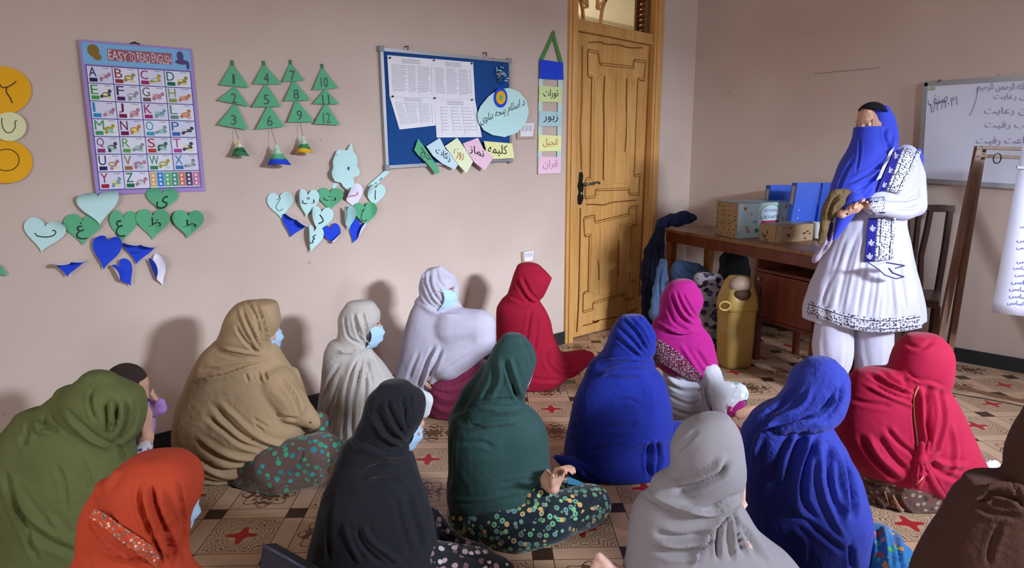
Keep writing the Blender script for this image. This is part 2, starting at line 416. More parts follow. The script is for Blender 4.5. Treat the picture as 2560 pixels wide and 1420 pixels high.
for pts, w in (([(1472, 106), (1500, 105), (1515, 110), (1545, 112), (1575, 119), (1607, 119)], 2.6), ([(1467, 511), (1490, 511), (1510, 512), (1530, 506), (1560, 503), (1592, 500)], 2.8), ([(1459, 814), (1480, 809), (1500, 800), (1530, 795), (1560, 788), (1590, 773)], 2.6),
               ([(1457, 115), (1455, 260), (1452, 330), (1455, 425)], 1.6), ([(1452, 520), (1450, 640), (1447, 760), (1443, 830)], 1.8), ([(1512, 190), (1509, 250), (1510, 330), (1508, 450)], 2.4), ([(1567, 195), (1566, 260), (1567, 300), (1563, 380)], 1.8),
               ([(1495, 650), (1497, 665), (1498, 700)], 1.8), ([(1547, 600), (1545, 690)], 2.0), ([(1625, 130), (1618, 300), (1611, 450), (1604, 600), (1597, 740)], 1.8), ([(1483, 803), (1490, 805), (1497, 802)], 5)):
    q = smoothline(pts); L, F = ribbon(q, w); b.add([dpx(p, .0085) for p in L], F)
b.obj('crack', M_groove, door, fix=False)
M_blk = plain('dark_metal', '#2c2b2a', 0.3, 0.5, 0.6)
b = MB(); b.prism([dpx(p) for p in [(1447, 432), (1454, 428), (1457, 440), (1455, 455), (1458, 470), (1456, 482), (1458, 495), (1452, 512), (1444, 511), (1443, 492), (1446, 480), (1443, 465), (1446, 450)]], NA * .006)
hp = b.obj('handle_plate', M_blk, door, bevel=.002)
b = MB(); a = dpx((1452, 460)); b.tube([a, a + NA * .05, a + NA * .058 + Vector((.02, 0, 0)), a + NA * .06 + Vector((.11, 0, .012)), a + NA * .06 + Vector((.135, 0, .006))], [.009, .010, .011, .008, .010], 10)
a = dpx((1450, 484)); b.ell(a + NA * .012, (.012, .01, .016)); b.obj('handle', plain('worn_chrome', '#8d8b86', 0.22, 0.5, 0.9), door, True)
# transom: curved glazing bars, mullion, pane, louvred shutter leaf swung into the hall
b = MB(); xg = on_y(1557, 30).x; xm = on_y(1566, 30).x
def bars(pts, w=.016):
    for i in range(len(pts) - 1): b.bar(pts[i], pts[i + 1], w, .02, up=(0, 1, 0))
Zt = lambda x, y: on_y(x, y, YA + .04)
bars([Zt(1459, 52), Zt(1456, 20), Zt(1451, 0), Zt(1446, -22), Zt(1449, -50), Zt(1462, -75)]); bars([Zt(1501, 58), Zt(1505, 25), Zt(1514, 0), Zt(1528, -24), Zt(1534, -52), Zt(1522, -80)])
bars([Zt(1458, 19), Zt(1468, 18), Zt(1466, -12), Zt(1472, -40)]); bars([Zt(1502, 23), Zt(1493, 21), Zt(1495, -10), Zt(1490, -40)]); bars([Zt(1451, 0), Zt(1466, 10)]); bars([Zt(1514, 0), Zt(1497, 14)])
b.obj('transom_bars', M_doorw, door)
gm, T, bb = base('transom_glass', '#ffffff', 0.05, 0.5); bb.inputs['Transmission Weight'].default_value = 1.0; bb.inputs['IOR'].default_value = 1.2
b = MB(); b.box(((lfl + lfr) / 2, YA + .158, (z_rail + z_tr) / 2), (lfr - lfl - .004, .003, z_tr - z_rail)); b.obj('pane', gm, door)
sh = thing('louvred_shutter', (lfr, YA + .1, z_rail), 'dark wooden louvred side piece in the fanlight above the door', 'shutter')
M_dw = wood('dark_shutter_wood', '#6a4326', '#53331c', 0.5)
b = MB(); zt0, zt1 = z_rail - .01, z_tr
for y in (YA + .045, YA + .145): b.box((lfr - .02, y, (z_rail + z_tr) / 2), (.04, .02, z_tr - z_rail))
b.obj('shutter_frame', M_dw, sh)
z = zt0 + .03
sl = None
while z < zt1:
    b = MB(); b.box((lfr - .02, YA + .095, z), (.03, .08, .010), Matrix.Rotation(math.radians(40), 3, 'Y')); b.obj('slat', M_dw, sh); z += .038
slab('wall_hall', 2.6, 6.6, YA + 1.6, YA + 1.7, 0, ZC, plain('hall_cream', '#efe3c0'))
slab('wall_hall_side', 6.5, 6.6, YA + T_, YA + 1.6, 0, ZC, plain('hall_cream', '#efe3c0'))
slab('wall_hall_near', 2.5, 2.6, YA + T_, YA + 1.7, 0, ZC, plain('hall_cream', '#efe3c0'))
slab('floor_hall', 2.5, 6.6, YA + T_, YA + 1.7, -.05, 0, plain('hall_floor', '#9b8a74'))
slab('ceiling_hall', 2.5, 6.6, YA + T_, YA + 1.7, ZC, ZC + .1, plain('hall_cream', '#efe3c0'))
b = MB()
for k in range(3): b.box((4.5, YA + 1.58 - .012, 2.55 + .09 * k), (4, .02, .02))
struct(b.obj('trim_3', plain('hall_trim', '#b7a883')))

# ================================================================== THINGS ON THE POSTER WALL
PG, PM, PB, PW, PL = '#57a97a', '#b4dcdc', '#2d52d8', '#eee9f4', '#d9c9ea'
def pm(c, nm): return plain('paper_' + nm, c, 0.8, 0.15, 0, 0.03, 3)
M_pg, M_pm, M_pb, M_pw = pm('#5fae82', 'green'), pm('#bfe3e2', 'mint'), pm('#2747cf', 'blue'), pm('#efeaf5', 'white')
M_py, M_pk, M_por, M_pc = pm('#e9eaa8', 'yellow'), pm('#ecc4d6', 'pink'), pm('#e9ab22', 'orange'), pm('#dfe0ae', 'cream')
M_ink, M_inkr, M_inko, M_pen = plain('black_ink', '#181a22'), plain('red_ink', '#a3324d'), plain('orange_ink', '#c9772e'), plain('pencil_ink', '#4b5560')
def heart_out(cx, cy, w, h, rot, n=48):
    P = []
    for k in range(n):
        t = 2 * math.pi * k / n
        x = 16 * math.sin(t) ** 3; y = 13 * math.cos(t) - 5 * math.cos(2 * t) - 2 * math.cos(3 * t) - math.cos(4 * t)
        P.append((x / 32 * w, -(y + 2.5) / 29 * h))
    c, s = math.cos(rot), math.sin(rot)
    return [(cx + x * c - y * s, cy + x * s + y * c) for x, y in P]
def folder(folds, c):
    # folds: (px direction angle, px offset, bend radius m, max angle deg) on local (x right, z up) coordinates in metres
    def fn(x, z):
        w = 0.0
        for ang, off, R, mx in folds:
            dx, dz = math.cos(ang), math.sin(ang); q = x * dx + z * dz - off
            if q > 0:
                th = min(q / R, math.radians(mx)); rest = q - th * R
                q2 = R * math.sin(th) + rest * math.cos(th); w2 = R * (1 - math.cos(th)) + rest * math.sin(th)
                x += dx * (q2 - q); z += dz * (q2 - q); w += w2
        return x, z, w
    return fn
def leafmesh(outline, cx, cy, fn, off, n_r=9):
    """radial sheet filled from an outline in frame pixels, bent by fn; returns two-sided closed paper"""
    c0 = on_y(cx, cy); n = len(outline); L = []
    for i in range(1, n_r + 1):
        for p in outline:
            q = on_y(cx + (p[0] - cx) * i / n_r, cy + (p[1] - cy) * i / n_r); L.append((q.x - c0.x, q.z - c0.z))
    def put(x, z, e):
        a, b_, w = fn(x, z); return (c0.x + a, YA - off - w - e, c0.z + b_)
    V = []; F = []; mi = []
    for side, e in ((0, .0007), (1, -.0007)):
        o = len(V)
        # offset along the bent normal so the two faces never swap where the sheet is curled over
        pts = [(0, 0)] + L
        for x, z in pts:
            h = 1e-4; p = Vector(put(x, z, 0)); du = Vector(put(x + h, z, 0)) - p; dv = Vector(put(x, z + h, 0)) - p
            nn = du.cross(dv).normalized(); V.append(p + nn * e)
        for k in range(n): F.append((o, o + 1 + k, o + 1 + (k + 1) % n)); mi.append(side)
        for i in range(n_r - 1):
            for k in range(n):
                a = o + 1 + i * n + k; b_ = o + 1 + i * n + (k + 1) % n; F.append((a, a + n, b_ + n, b_)); mi.append(side)
    return c0, put, V, F, mi
def twoside(name, V, F, mi, ms, parent=None, base=None):
    half = len(V) // 2; F2 = [f if m == 1 else f[::-1] for f, m in zip(F, mi)]
    me = bpy.data.meshes.new(name); bs = Vector(base) if base is not None else Vector()
    me.from_pydata([tuple(v - bs) for v in V], [], F2)
    for m in ms: me.materials.append(m)
    me.polygons.foreach_set('material_index', mi); me.polygons.foreach_set('use_smooth', [True] * len(F2))
    o = bpy.data.objects.new(name, me); COL.objects.link(o); o.location = bs
    if parent is not None: par(o, parent)
    return o
def paper(name, outline, c, off, mats, label, cat, group=None, folds=(), ink=(), inkm=None, text=None, nr=9):
    fn = folder(folds, None); c0, put, V, F, mi = leafmesh(outline, c[0], c[1], fn, off, nr)
    root = c0 + NA * off; o = twoside(name, V, F, mi, mats, None, root); tag(o, label, cat, group)
    if ink or text:
        b = MB()
        def onp(px, py):
            q = on_y(px, py); x, z = q.x - c0.x, q.z - c0.z; h = 1e-4
            p = Vector(put(x, z, 0)); n = (Vector(put(x + h, z, 0)) - p).cross(Vector(put(x, z + h, 0)) - p).normalized()
            return p + (n if n.y < 0 or True else -n) * .0016
        for st in ink:
            w = st[0]; L, FF = ribbon(smoothline(st[1:], 5), w); b.add([onp(*p) for p in L], FF)
        if text:
            t, x0, y0, x1, y1, sl = text       # box, sl = rise in px per px
            put_text(b, t, lambda u, v: onp(x0 + u * (x1 - x0), y1 - v * (y1 - y0) + sl * u * (x1 - x0)))
        b.obj('lettering', inkm or M_ink, o, fix=False, base=None).location = -root if False else (0, 0, 0)
        ob = bpy.data.objects[[q.name for q in COL.objects if q.parent == o][-1]]
        ob.location = -Vector(root)
    return o
def heart(cx, cy, w, h, rot, mats, off, label, group, folds=(), ink=(), inkm=None, text=None, shape_=None):
    return paper('paper_heart', heart_out(cx, cy, w, h, math.radians(rot)), (cx, cy + h * .02), off, mats, label, 'paper heart', group, folds, ink, inkm, text)
R_ = math.radians
gL, gR = 'paper hearts under the alphabet chart', 'paper hearts under the mint cloud cutout'
heart(402, 500, 80, 64, 4, [M_pg, M_pg], .012, 'green paper heart overlapping the bottom edge of the alphabet chart', gL, [(R_(90), .022, .05, 50)], text=('ﯼ', 388, 492, 418, 523, -.1))
heart(205, 574, 96, 80, 0, [M_pg, M_pg], .008, 'green paper heart between the blank mint heart and the leftmost mint heart', gL, [(R_(0), .0, .3, 18)], text=('ﻍ', 189, 556, 217, 598, 0))
heart(306, 567, 72, 82, 3, [M_pg, M_pg], .007, 'green paper heart directly above the flat blue heart', gL, [(R_(180), .03, .05, 40)], text=('ﻉ', 288, 550, 312, 592, 0))
heart(108, 589, 106, 86, 8, [M_pm, M_pm], .010, 'mint paper heart at the left end of the row of green hearts', gL, [(R_(55), .035, .05, 55)], ink=[(2.6, (86, 582), (92, 589), (112, 592), (130, 589), (138, 581), (134, 575), (129, 577))])
heart(380, 561, 86, 78, 0, [M_pg, M_pg], .010, 'green creased paper heart second from the right in the upper row', gL, [(0, .002, .008, 34)], text=('ﻅ', 369, 543, 401, 567, 0))
heart(467, 560, 80, 72, 0, [M_pg, M_pg], .018, 'green creased paper heart at the far right of the cluster', gL, [(0, .002, .008, 42)], text=('ﻁ', 454, 548, 488, 568, 0))
heart(242, 516, 106, 96, -6, [M_pm, M_pm], .022, 'blank mint paper heart with its top lobes bending forward', gL, [(R_(95), .018, .045, 70)])
heart(262, 630, 74, 90, 8, [M_pb, M_pw], .020, 'flat blue paper heart below the middle green heart', gL, [(R_(90), .035, .05, 40)])
heart(343, 622, 84, 78, 6, [M_pb, M_pw], .014, 'blue paper heart with its top folded over to show white', gL, [(R_(78), .012, .012, 100)], ink=[(1.6, (322, 633), (330, 630), (342, 631), (352, 628))])
heart(166, 656, 86, 72, 2, [M_pb, M_pw], .026, 'small blue crescent of folded paper heart at the lower left', gL, [(R_(92), -.004, .014, 98)])
heart(306, 684, 60, 72, -32, [M_pb, M_pw], .022, 'lowest blue and white folded paper heart of the left cluster', gL, [(R_(200), .012, .012, 120)])
heart(389, 676, 62, 80, -24, [M_pw, M_pb], .016, 'blue paper heart with a white rim at the lower right', gL, [(R_(195), .004, .010, 120), (R_(20), .02, .02, 60)])
# right cluster
paper('paper_cutout', [(874, 357), (878, 378), (887, 390), (889, 405), (886, 414), (895, 428), (892, 439), (878, 443), (881, 462), (879, 473), (864, 475), (853, 466), (848, 457), (830, 453), (819, 441), (817, 430), (824, 419), (822, 405), (828, 394), (837, 377), (848, 374), (862, 376)],
      (855, 418), .02, [M_pm, M_pm], 'scalloped mint paper cloud cutout with a pointed tip', 'paper cutout', None, [(R_(180), .03, .06, 30)], ink=[(5, (866, 417), (866, 425)), (2, (836, 384), (837, 389))], inkm=plain('blue_ink', '#2c4d90'))
paper('paper_strip', [(961, 424), (971, 430), (936, 464), (915, 468), (918, 462)], (941, 447), .014, [M_pm, M_pm], 'narrow mint paper strip slanting under the notice board corner', 'paper strip', None, ink=[(2, (945, 451), (952, 444)), (2, (934, 459), (938, 456))], inkm=plain('blue_ink', '#2c4d90'))
heart(699, 515, 64, 70, -6, [M_pm, M_pm], .008, 'mint paper heart at the left end of the upper row', gR, [(R_(20), .02, .05, 40)], ink=[(1.6, (689, 500), (699, 494), (693, 507), (688, 516), (694, 527), (706, 522))], inkm=M_pen)
heart(764, 508, 58, 70, 4, [M_pm, M_pm], .018, 'mint paper heart second from the left in the upper row', gR, [(R_(180), .02, .03, 50)], text=('ﺙ', 750, 492, 782, 510, 0))
heart(822, 499, 60, 60, 0, [M_pg, M_pg], .010, 'green creased paper heart in the upper row', gR, [(0, 0, .008, 34)], text=('ﺕ', 806, 489, 836, 501, .05))
heart(880, 492, 56, 64, -12, [pm('#e6dff2', 'lilac'), M_pw], .008, 'lilac white paper heart tucked under the cloud cutout', gR, [(R_(150), .012, .03, 60)], ink=[(2, (862, 491), (876, 490), (887, 488), (892, 484), (890, 480))], inkm=M_inkr)
heart(933, 489, 52, 60, 6, [M_pm, M_pm], .014, 'mint paper heart at the right end of the upper row', gR, [(R_(140), .02, .03, 40)], ink=[(2.2, (935, 475), (934, 487), (934, 499))])
heart(797, 549, 62, 66, 8, [M_pm, M_pm], .016, 'mint paper heart in the middle row above the lowest mint heart', gR, [(R_(180), .02, .03, 45)], ink=[(3, (795, 536), (802, 546), (803, 553), (792, 559))])
heart(863, 545, 42, 62, -6, [pm('#9cc6c6', 'dull_mint'), M_pm], .026, 'blank mint paper heart curling off the wall', gR, [(R_(180), .008, .014, 90), (0, .012, .02, 50)])
heart(731, 561, 66, 68, 14, [M_pb, M_pw], .014, 'blue paper heart with a turned down lobe left of the lowest mint heart', gR, [(R_(60), .016, .012, 110)])
heart(830, 590, 44, 62, -18, [M_pb, M_pw], .016, 'narrow blue and white folded heart beside the lowest mint heart', gR, [(R_(320), .008, .008, 150)])
heart(890, 580, 50, 62, 22, [M_pb, M_pw], .010, 'blue and white folded heart tucked under the green heart at the right', gR, [(R_(320), .006, .009, 150)])
heart(908, 536, 58, 62, -4, [M_pg, M_pg], .020, 'green paper heart at the right of the middle row', gR, [(0, .018, .03, 55)], ink=[(1.6, (897, 527), (904, 524)), (1.8, (906, 521), (899, 535), (898, 547), (906, 552), (912, 548))])
heart(777, 598, 50, 68, 10, [M_pm, M_pm], .020, 'lowest mint paper heart of the right cluster', gR, [(R_(180), .006, .02, 70)], ink=[(2.4, (785, 586), (777, 592), (782, 596), (776, 600), (778, 605), (772, 607), (766, 604))])
b = MB(); b.prism([on_y(*p) for p in [(832, 458), (844, 459), (836, 472), (828, 470)]], NA * .006); tag(b.obj('paper_scrap', M_pm), 'tiny mint paper scrap below the cloud cutout', 'paper scrap')
# alphabet discs at the left edge
def ell_out(cx, cy, rx, ry, n=40, p=2.0):
    return [(cx + rx * math.cos(2 * math.pi * k / n), cy + ry * math.sin(2 * math.pi * k / n)) for k in range(n)]
gD = 'paper discs with capital letters down the left edge'
paper('paper_disc', ell_out(0, 227, 78, 61), (0, 227), .006, [M_por, M_por], 'orange paper disc with a hand drawn Y at the left edge', 'paper disc', gD, [(R_(270), .05, .1, 30)], ink=[(3, (-8, 190), (2, 217), (20, 217), (40, 204)), (3.2, (16, 219), (15, 230), (24, 244), (30, 258))], inkm=plain('brown_ink', '#4a3417'))
paper('paper_disc', ell_out(12, 405, 69, 55), (12, 405), .006, [M_por, M_por], 'orange paper disc with a hand drawn O below the cream disc', 'paper disc', gD, [(R_(270), .03, .08, 50)], ink=[(2.2, *[(15 + 32 * math.cos(t * .3), 400 + 27 * math.sin(t * .3)) for t in range(22)])], inkm=plain('brown_ink', '#4a3417'))
paper('paper_disc', ell_out(22, 317, 42, 36), (22, 317), .014, [M_pc, M_pc], 'cream paper disc with a hand drawn U between the orange discs', 'paper disc', gD, ink=[(2.2, (3, 295), (4, 315), (14, 331), (28, 330), (36, 318), (36, 304), (41, 302))], inkm=plain('brown_ink', '#4a3417'))
b = MB(); b.prism([on_y(*p) for p in [(-14, 655), (2, 664), (12, 678), (16, 689), (6, 688), (-14, 672)]], NA * .012); tag(b.obj('paper_leaf', M_pg), 'green paper tip at the left edge below the discs', 'paper scrap')

# number trees: one garland per column of three triangles
tri = [[[(578, 162), (545, 213), (619, 220)], [(583, 219), (539, 251), (619, 267)], [(584, 262), (539, 312), (615, 325)]], [[(657, 163), (628, 211), (701, 211)], [(662, 212), (625, 268), (698, 267)], [(668, 266), (634, 324), (707, 317)]],
       [[(724, 160), (702, 205), (757, 202)], [(731, 204), (705, 253), (772, 251)], [(737, 253), (713, 306), (781, 305)]], [[(803, 170), (777, 226), (841, 221)], [(810, 225), (777, 260), (843, 261)], [(810, 261), (779, 310), (845, 313)]]]
lab = ['leftmost green paper triangle garland, starting with a 1', 'second green paper triangle garland, above the blue-rimmed cone', 'third green paper triangle garland, above the yellow-banded cone', 'rightmost green paper triangle garland, without a cone below']
num = 1
for ci, colm in enumerate(tri):
    c0 = on_y(*colm[0][0]); g = thing('triangle_garland', (c0.x, YA, c0.z), lab[ci], 'paper garland', 'green number trees')
    for k, t3 in enumerate(colm):
        b = MB(); a, l, r = [on_y(*p) for p in t3]; e = .004 + .003 * k
        tip = [a + Vector((-.004, 0, 0)), a + Vector((.008, 0, 0))]
        P = [tip[1], r, l, tip[0]]; lift = [.0, .012, .016, 0]
        m1 = [q + NA * (e + h) for q, h in zip(P, lift)]; b.prism(m1, NA * .0012)
        tb = b.obj('triangle', M_pg, g)
        if k == 0: b2 = MB(); b2.box(a + Vector((.002, 0, .008)) + NA * .006, (.012, .004, .022)); b2.obj('tape', plain('green_dark_paper', '#3f7d55'), g)
        cx = sum(p[0] for p in t3) / 3; cy = sum(p[1] for p in t3) / 3; b = MB(); s = str(num); hw = 7 if len(s) == 1 else 9
        if s == '1': hw = 3
        def onf(u, v, cx=cx, cy=cy, hw=hw, e=e, m1=m1):
            q = on_y(cx - hw + 2 * hw * u, cy + 13 - 25 * v); p0, p1, p2 = m1[0], m1[1], m1[2]; n = (p1 - p0).cross(p2 - p0); 
            y = p0.y - (n.x * (q.x - p0.x) + n.z * (q.z - p0.z)) / n.y; return (q.x, y - .0025, q.z)
        put_text(b, s, onf); b.obj('numeral', M_pen, g, fix=False); num += 1
for (s0, ap, bl, br, cols, lb) in [((583, 322), (587, 350), (570, 390), (609, 388), ['#e2d69f', '#dfe3c0', '#2f6b47', '#3b7a50'], 'cone of cream and green paper hanging on a thread'),
                                   ((673, 322), (676, 360), (656, 412), (708, 410), ['#cfe0cf', '#bcd8c4', '#5fae82', '#2747cf'], 'cone of mint, green and blue paper hanging on a thread'),
                                   ((745, 308), (746, 340), (730, 382), (767, 382), ['#d5e3d5', '#c0dcc8', '#3f8a5a', '#e2b02a'], 'cone of mint, green and yellow paper hanging on a thread')]:
    A, B_, C_ = on_y(*ap), on_y(*bl), on_y(*br); rad = (C_ - B_).length / 2; ctr = (B_ + C_) / 2; offy = NA * (rad + .01); A2 = A + offy
    g = thing('hanging_cone', A2, lb, 'paper cone', 'paper cones hung below the number trees')
    b = MB(); b.tube([on_y(*s0) + NA * .02, A2], .0012, 5); b.obj('thread', plain('thread_brown', '#5d4a44'), g)
    for i, cc in enumerate(cols):
        t0, t1 = i / 4, (i + 1) / 4; P0 = A2.lerp(ctr + offy, t0); P1 = A2.lerp(ctr + offy, t1); b = MB()
        V = []; n = 20
        for P, t, ex in ((P0, t0, 0), (P1, t1 + .0, .05)):
            for k in range(n):
                a = 2 * math.pi * k / n; rr = rad * (t + ex) * (1 + .08 * math.sin(3 * a + i)); V.append(P + Vector((math.cos(a) * rr, math.sin(a) * rr, -.003 * math.sin(2 * a + i))))
        F = [(k, (k + 1) % n, n + (k + 1) % n, n + k) for k in range(n)] + [tuple(range(n, 2 * n))]
        b.add(V, F); b.obj('cone_band', pm(cc, 'cone' + cc), g, True)

# alphabet chart
def bil(c, u, v):
    a = Vector(c[0]).lerp(Vector(c[1]), u); d = Vector(c[3]).lerp(Vector(c[2]), u); return a.lerp(d, v)
CC = [(193, 100), (478, 122), (512, 478), (237, 487)]
def ch(u, v, off=.006):
    p = bil(CC, u, v); q = on_y(p.x, p.y); bow = .016 * (1 - u) ** 2; return Vector((q.x, YA - off - bow, q.z))
root = ch(.5, .0); chart = thing('alphabet_chart', root, 'printed English alphabet wall chart with purple border and blue header', 'wall chart')
def chquad(b, u0, v0, u1, v1, off, nu=1):
    for i in range(nu):
        a, c = u0 + (u1 - u0) * i / nu, u0 + (u1 - u0) * (i + 1) / nu; b.quad([ch(a, v0, off), ch(c, v0, off), ch(c, v1, off), ch(a, v1, off)])
b = MB(); n = 12
V = []; F = []
for e in (.0, .004):
    for i in range(n + 1):
        for v in (0, 1): V.append(ch(i / n, v, .002 + e))
m_ = 2 * (n + 1)
for i in range(n):
    a = 2 * i; F += [(a, a + 2, a + 3, a + 1), (a + m_, a + 1 + m_, a + 3 + m_, a + 2 + m_), (a, a + m_, a + 2 + m_, a + 2), (a + 1, a + 3, a + 3 + m_, a + 1 + m_)]
F += [(0, 1, 1 + m_, m_), (2 * n, 2 * n + m_, 2 * n + 1 + m_, 2 * n + 1)]
b.add(V, F); b.obj('chart_sheet', pm('#a38cc8', 'purple'), chart)
b = MB(); chquad(b, .02, .015, .98, .155, .0068, 8); b.obj('header', pm('#7fb4e0', 'sky'), chart, fix=False)
b = MB(); chquad(b, .035, .16, .97, .972, .0068, 8); b.obj('grid_lines', pm('#5f5796', 'violet'), chart, fix=False)
lets = 'ABCDEFGHIJKLMNOPQRSTUVWXYZ'
lc = ['#2b2a52', '#8c3a3f', '#9a2f6a', '#1f6a55', '#4d9a4a', '#4a2c60', '#6c5a5f', '#8a9a55', '#2a8ac0', '#7a2350', '#a03268', '#6a8a85', '#3f9a5a', '#6a2350', '#3f9fb0', '#3a6ab0', '#8a3f72', '#5fa05a', '#b04530', '#b04590', '#2f2a60', '#a07045', '#3a8a6a', '#3a7ab0', '#a02a40', '#2a6a4a']
gx0, gx1, gy0, gy1 = .04, .965, .164, .968
cellm = [pm('#d5d6ec', 'cell'), pm('#dfe0f0', 'cell2')]
GC = {}
def gb(c, k):
    if (c, k) not in GC: GC[(c, k)] = MB()
    return GC[(c, k)]
for i in range(28):
    r_, c_ = divmod(i, 4)
    if i >= 27: break
    u0 = gx0 + (gx1 - gx0) * c_ / 4 + .004; u1 = gx0 + (gx1 - gx0) * ((c_ + 1) if i < 26 else 4) / 4 - .004; v0 = gy0 + (gy1 - gy0) * r_ / 7 + .003; v1 = gy0 + (gy1 - gy0) * (r_ + 1) / 7 - .003
    b = MB(); chquad(b, u0, v0, u1, v1, .0074, 2); b.obj('cell', cellm[(r_ + c_) % 2], chart, fix=False)
    if i < 26:
        w, h = u1 - u0, v1 - v0; L = lets[i]
        asp = {'I': .10, 'J': .22, 'M': .38, 'W': .38}.get(L, .3)
        put_text(gb(lc[i], 'letter'), L, lambda a, d: ch(u0 + w * (.06 + asp * a), v0 + h * (.62 - .56 * d), .0082))
        chquad(gb(lc[i], 'caption'), u0 + w * .06, v0 + h * .70, u0 + w * .38, v0 + h * .93, .0082); chquad(gb('#6b6b80', 'rule'), u0 + w * .62, v0 + h * .07, u0 + w * .88, v0 + h * .10, .0082)
        cc = random.choice(['#8a8f98', '#a8a030', '#4a4a58', '#9a8a50', '#7a9aa8', '#b07a90', '#3f6a5a', '#c0803a']); g_ = gb(cc, 'picture'); g2 = gb(random.choice(['#e0d890', '#c8d0d8', '#d8a0a8', '#a0c8b8']), 'picture')
        for q, (gg, ex, ey, rx, ry) in enumerate([(g_, .66, .62, .19, .16), (g2, .62, .60, .12, .09), (g_, .83, .42, .08, .12), (g2, .75, .78, .12, .07), (g_, .52, .78, .07, .10)]):
            j = random.uniform(-.05, .05); P = [ch(u0 + w * (ex + j + rx * math.cos(t * .7854)), v0 + h * (ey + j + ry * math.sin(t * .7854)), .0080 + .0002 * q) for t in range(8)]; gg.add(P, [tuple(range(8))])
    else:
        for k, cc in enumerate(['#d8b070', '#3a8ad0', '#6ab07a', '#4a9a80', '#c87a60', '#5a4a6a', '#c87aa0']):
            ww = (u1 - u0) / 7; a0 = u0 + ww * k + .002; chquad(gb(cc, 'caption'), a0, v0 + .006, a0 + ww - .004, v1 - .008, .0080)
            for z in range(3): chquad(gb('#e4e4f0', 'caption'), a0 + ww * .3, v0 + .02 + .028 * z, a0 + ww * .6, v0 + .034 + .028 * z, .0084)
for (cc, k), g_ in GC.items(): g_.obj(k, pm(cc, 'print' + cc), chart, fix=False)
b = MB()
for t, x0, x1 in (('EASY', .25, .42), ('TO', .435, .49), ('READ', .505, .62), ('ENGLISH', .635, .81)): put_text(b, t, lambda a, d: ch(x0 + (x1 - x0) * a, .052 + .012 * a + .062 * (1 - d), .0090))
b.obj('title', pm('#e8d0d8', 'title'), chart, fix=False)
b = MB()
for t, x0, x1 in (('EASY', .25, .42), ('TO', .435, .49), ('READ', .505, .62), ('ENGLISH', .635, .81)): chquad(b, x0 - .006, .046, x1 + .006, .122, .0078)
b.obj('title_band', pm('#9a5f6c', 'title_band'), chart, fix=False)
b = MB()
for k, (ex, ey, rx, ry) in enumerate([(.12, .065, .055, .042), (.15, .105, .04, .022)]): b.add([ch(ex + rx * math.cos(t * .5236), ey + ry * math.sin(t * .5236), .0078 + .0004 * k) for t in range(12)], [tuple(range(12))])
b.obj('picture', pm('#8a7038', 'brownprint'), chart, fix=False)
b = MB()
for k, (ex, ey, rx, ry) in enumerate([(.89, .06, .03, .035), (.90, .10, .06, .018), (.95, .12, .014, .03)]): b.add([ch(ex + rx * math.cos(t * .5236), ey + ry * math.sin(t * .5236), .0078 + .0004 * k) for t in range(12)], [tuple(range(12))])
b.obj('picture', pm('#5a4a78', 'violetprint'), chart, fix=False)
b = MB(); b.tube([ch(.46, 0), ch(.5, -.012), ch(.54, 0)], .003, 6); b.obj('hanger', M_blk, chart)

# notice board
NB = [(945, 118), (1270, 149), (1273, 405), (960, 424)]
def nb(u, v, off): p = bil(NB, u, v); q = on_y(p.x, p.y); return Vector((q.x, YA - off, q.z))
board = thing('notice_board', nb(.5, .5, 0), 'blue felt notice board in a silver frame beside the door', 'notice board')
b = MB(); P = [nb(u, v, .004) for u, v in ((.01, .01), (.99, .01), (.99, .99), (.01, .99))]; b.prism(P, NA * .012); b.obj('felt_panel', cloth('blue_felt', '#1f4a8a', 0.9, 0.1), board)
b = MB()
for a, c in (((0, .02), (1, .02)), ((0, .98), (1, .98)), ((.008, 0), (.008, 1)), ((.992, 0), (.992, 1))): b.bar(nb(*a, .013), nb(*c, .013), .018, .026, up=(0, 1, 0))
b.obj('board_frame', M_alu, board)
for u, v in ((0, .015), (1, .015), (0, .985), (1, .985)): b = MB(); b.box(nb(u * .985 + .0075, v, .015), (.03, .03, .03)); b.obj('corner_cap', plain('grey_plastic', '#8f9095', .5), board, bevel=.004)
for (x, y) in ((1012, 117), (1208, 133)):
    h = on_y(x, y); g = tag((lambda b: (b.tube([h, h + NA * .03, h + NA * .032 + Vector((0, 0, -.012)), h + NA * .02 + Vector((0, 0, -.02))], .0035, 6), b.obj('wall_hook', plain('rusty_iron', '#6b4a3c', .6), None, base=h))[1])(MB()), 'rusty wall hook above the %s of the notice board' % ('left half' if x < 1100 else 'right half'), 'hook', 'hooks above the notice board')
def sheet(poly, off, label, lines, cols, name='printed_sheet', m=None, grp='printed sheets pinned on the notice board'):
    c = on_y(*poly[0]); b = MB(); b.prism([on_y(*p) + NA * off for p in poly], NA * .001)
    o = b.obj(name, m or M_white, base=c + NA * off); tag(o, label, 'printed sheet', grp); b = MB()
    def q(u, v): p = bil(poly, u, v); return on_y(p.x, p.y) + NA * (off + .0018)
    for i in range(lines):
        v = .22 + .66 * i / lines
        for (u0, u1) in cols:
            k = rng.uniform(.7, 1); b.quad([q(u0, v), q(u0 + (u1 - u0) * k, v), q(u0 + (u1 - u0) * k, v + .012), q(u0, v + .012)])
    for v in (.06, .10, .14): b.quad([q(.3, v), q(.7, v), q(.7, v + .014), q(.3, v + .014)])
    for u in [c_[0] - .015 for c_ in cols] + [cols[-1][1] + .015]: b.quad([q(u, .2), q(u + .006, .2), q(u + .006, .9), q(u, .9)])
    b.obj('printed_table', plain('grey_print', '#a9a6b8'), o, fix=False); return o
sheet([(968, 238), (1082, 246), (1084, 314), (994, 324)], .018, 'skewed printed sheet at the lower left of the notice board', 13, [(.1, .3), (.33, .6), (.63, .9)])
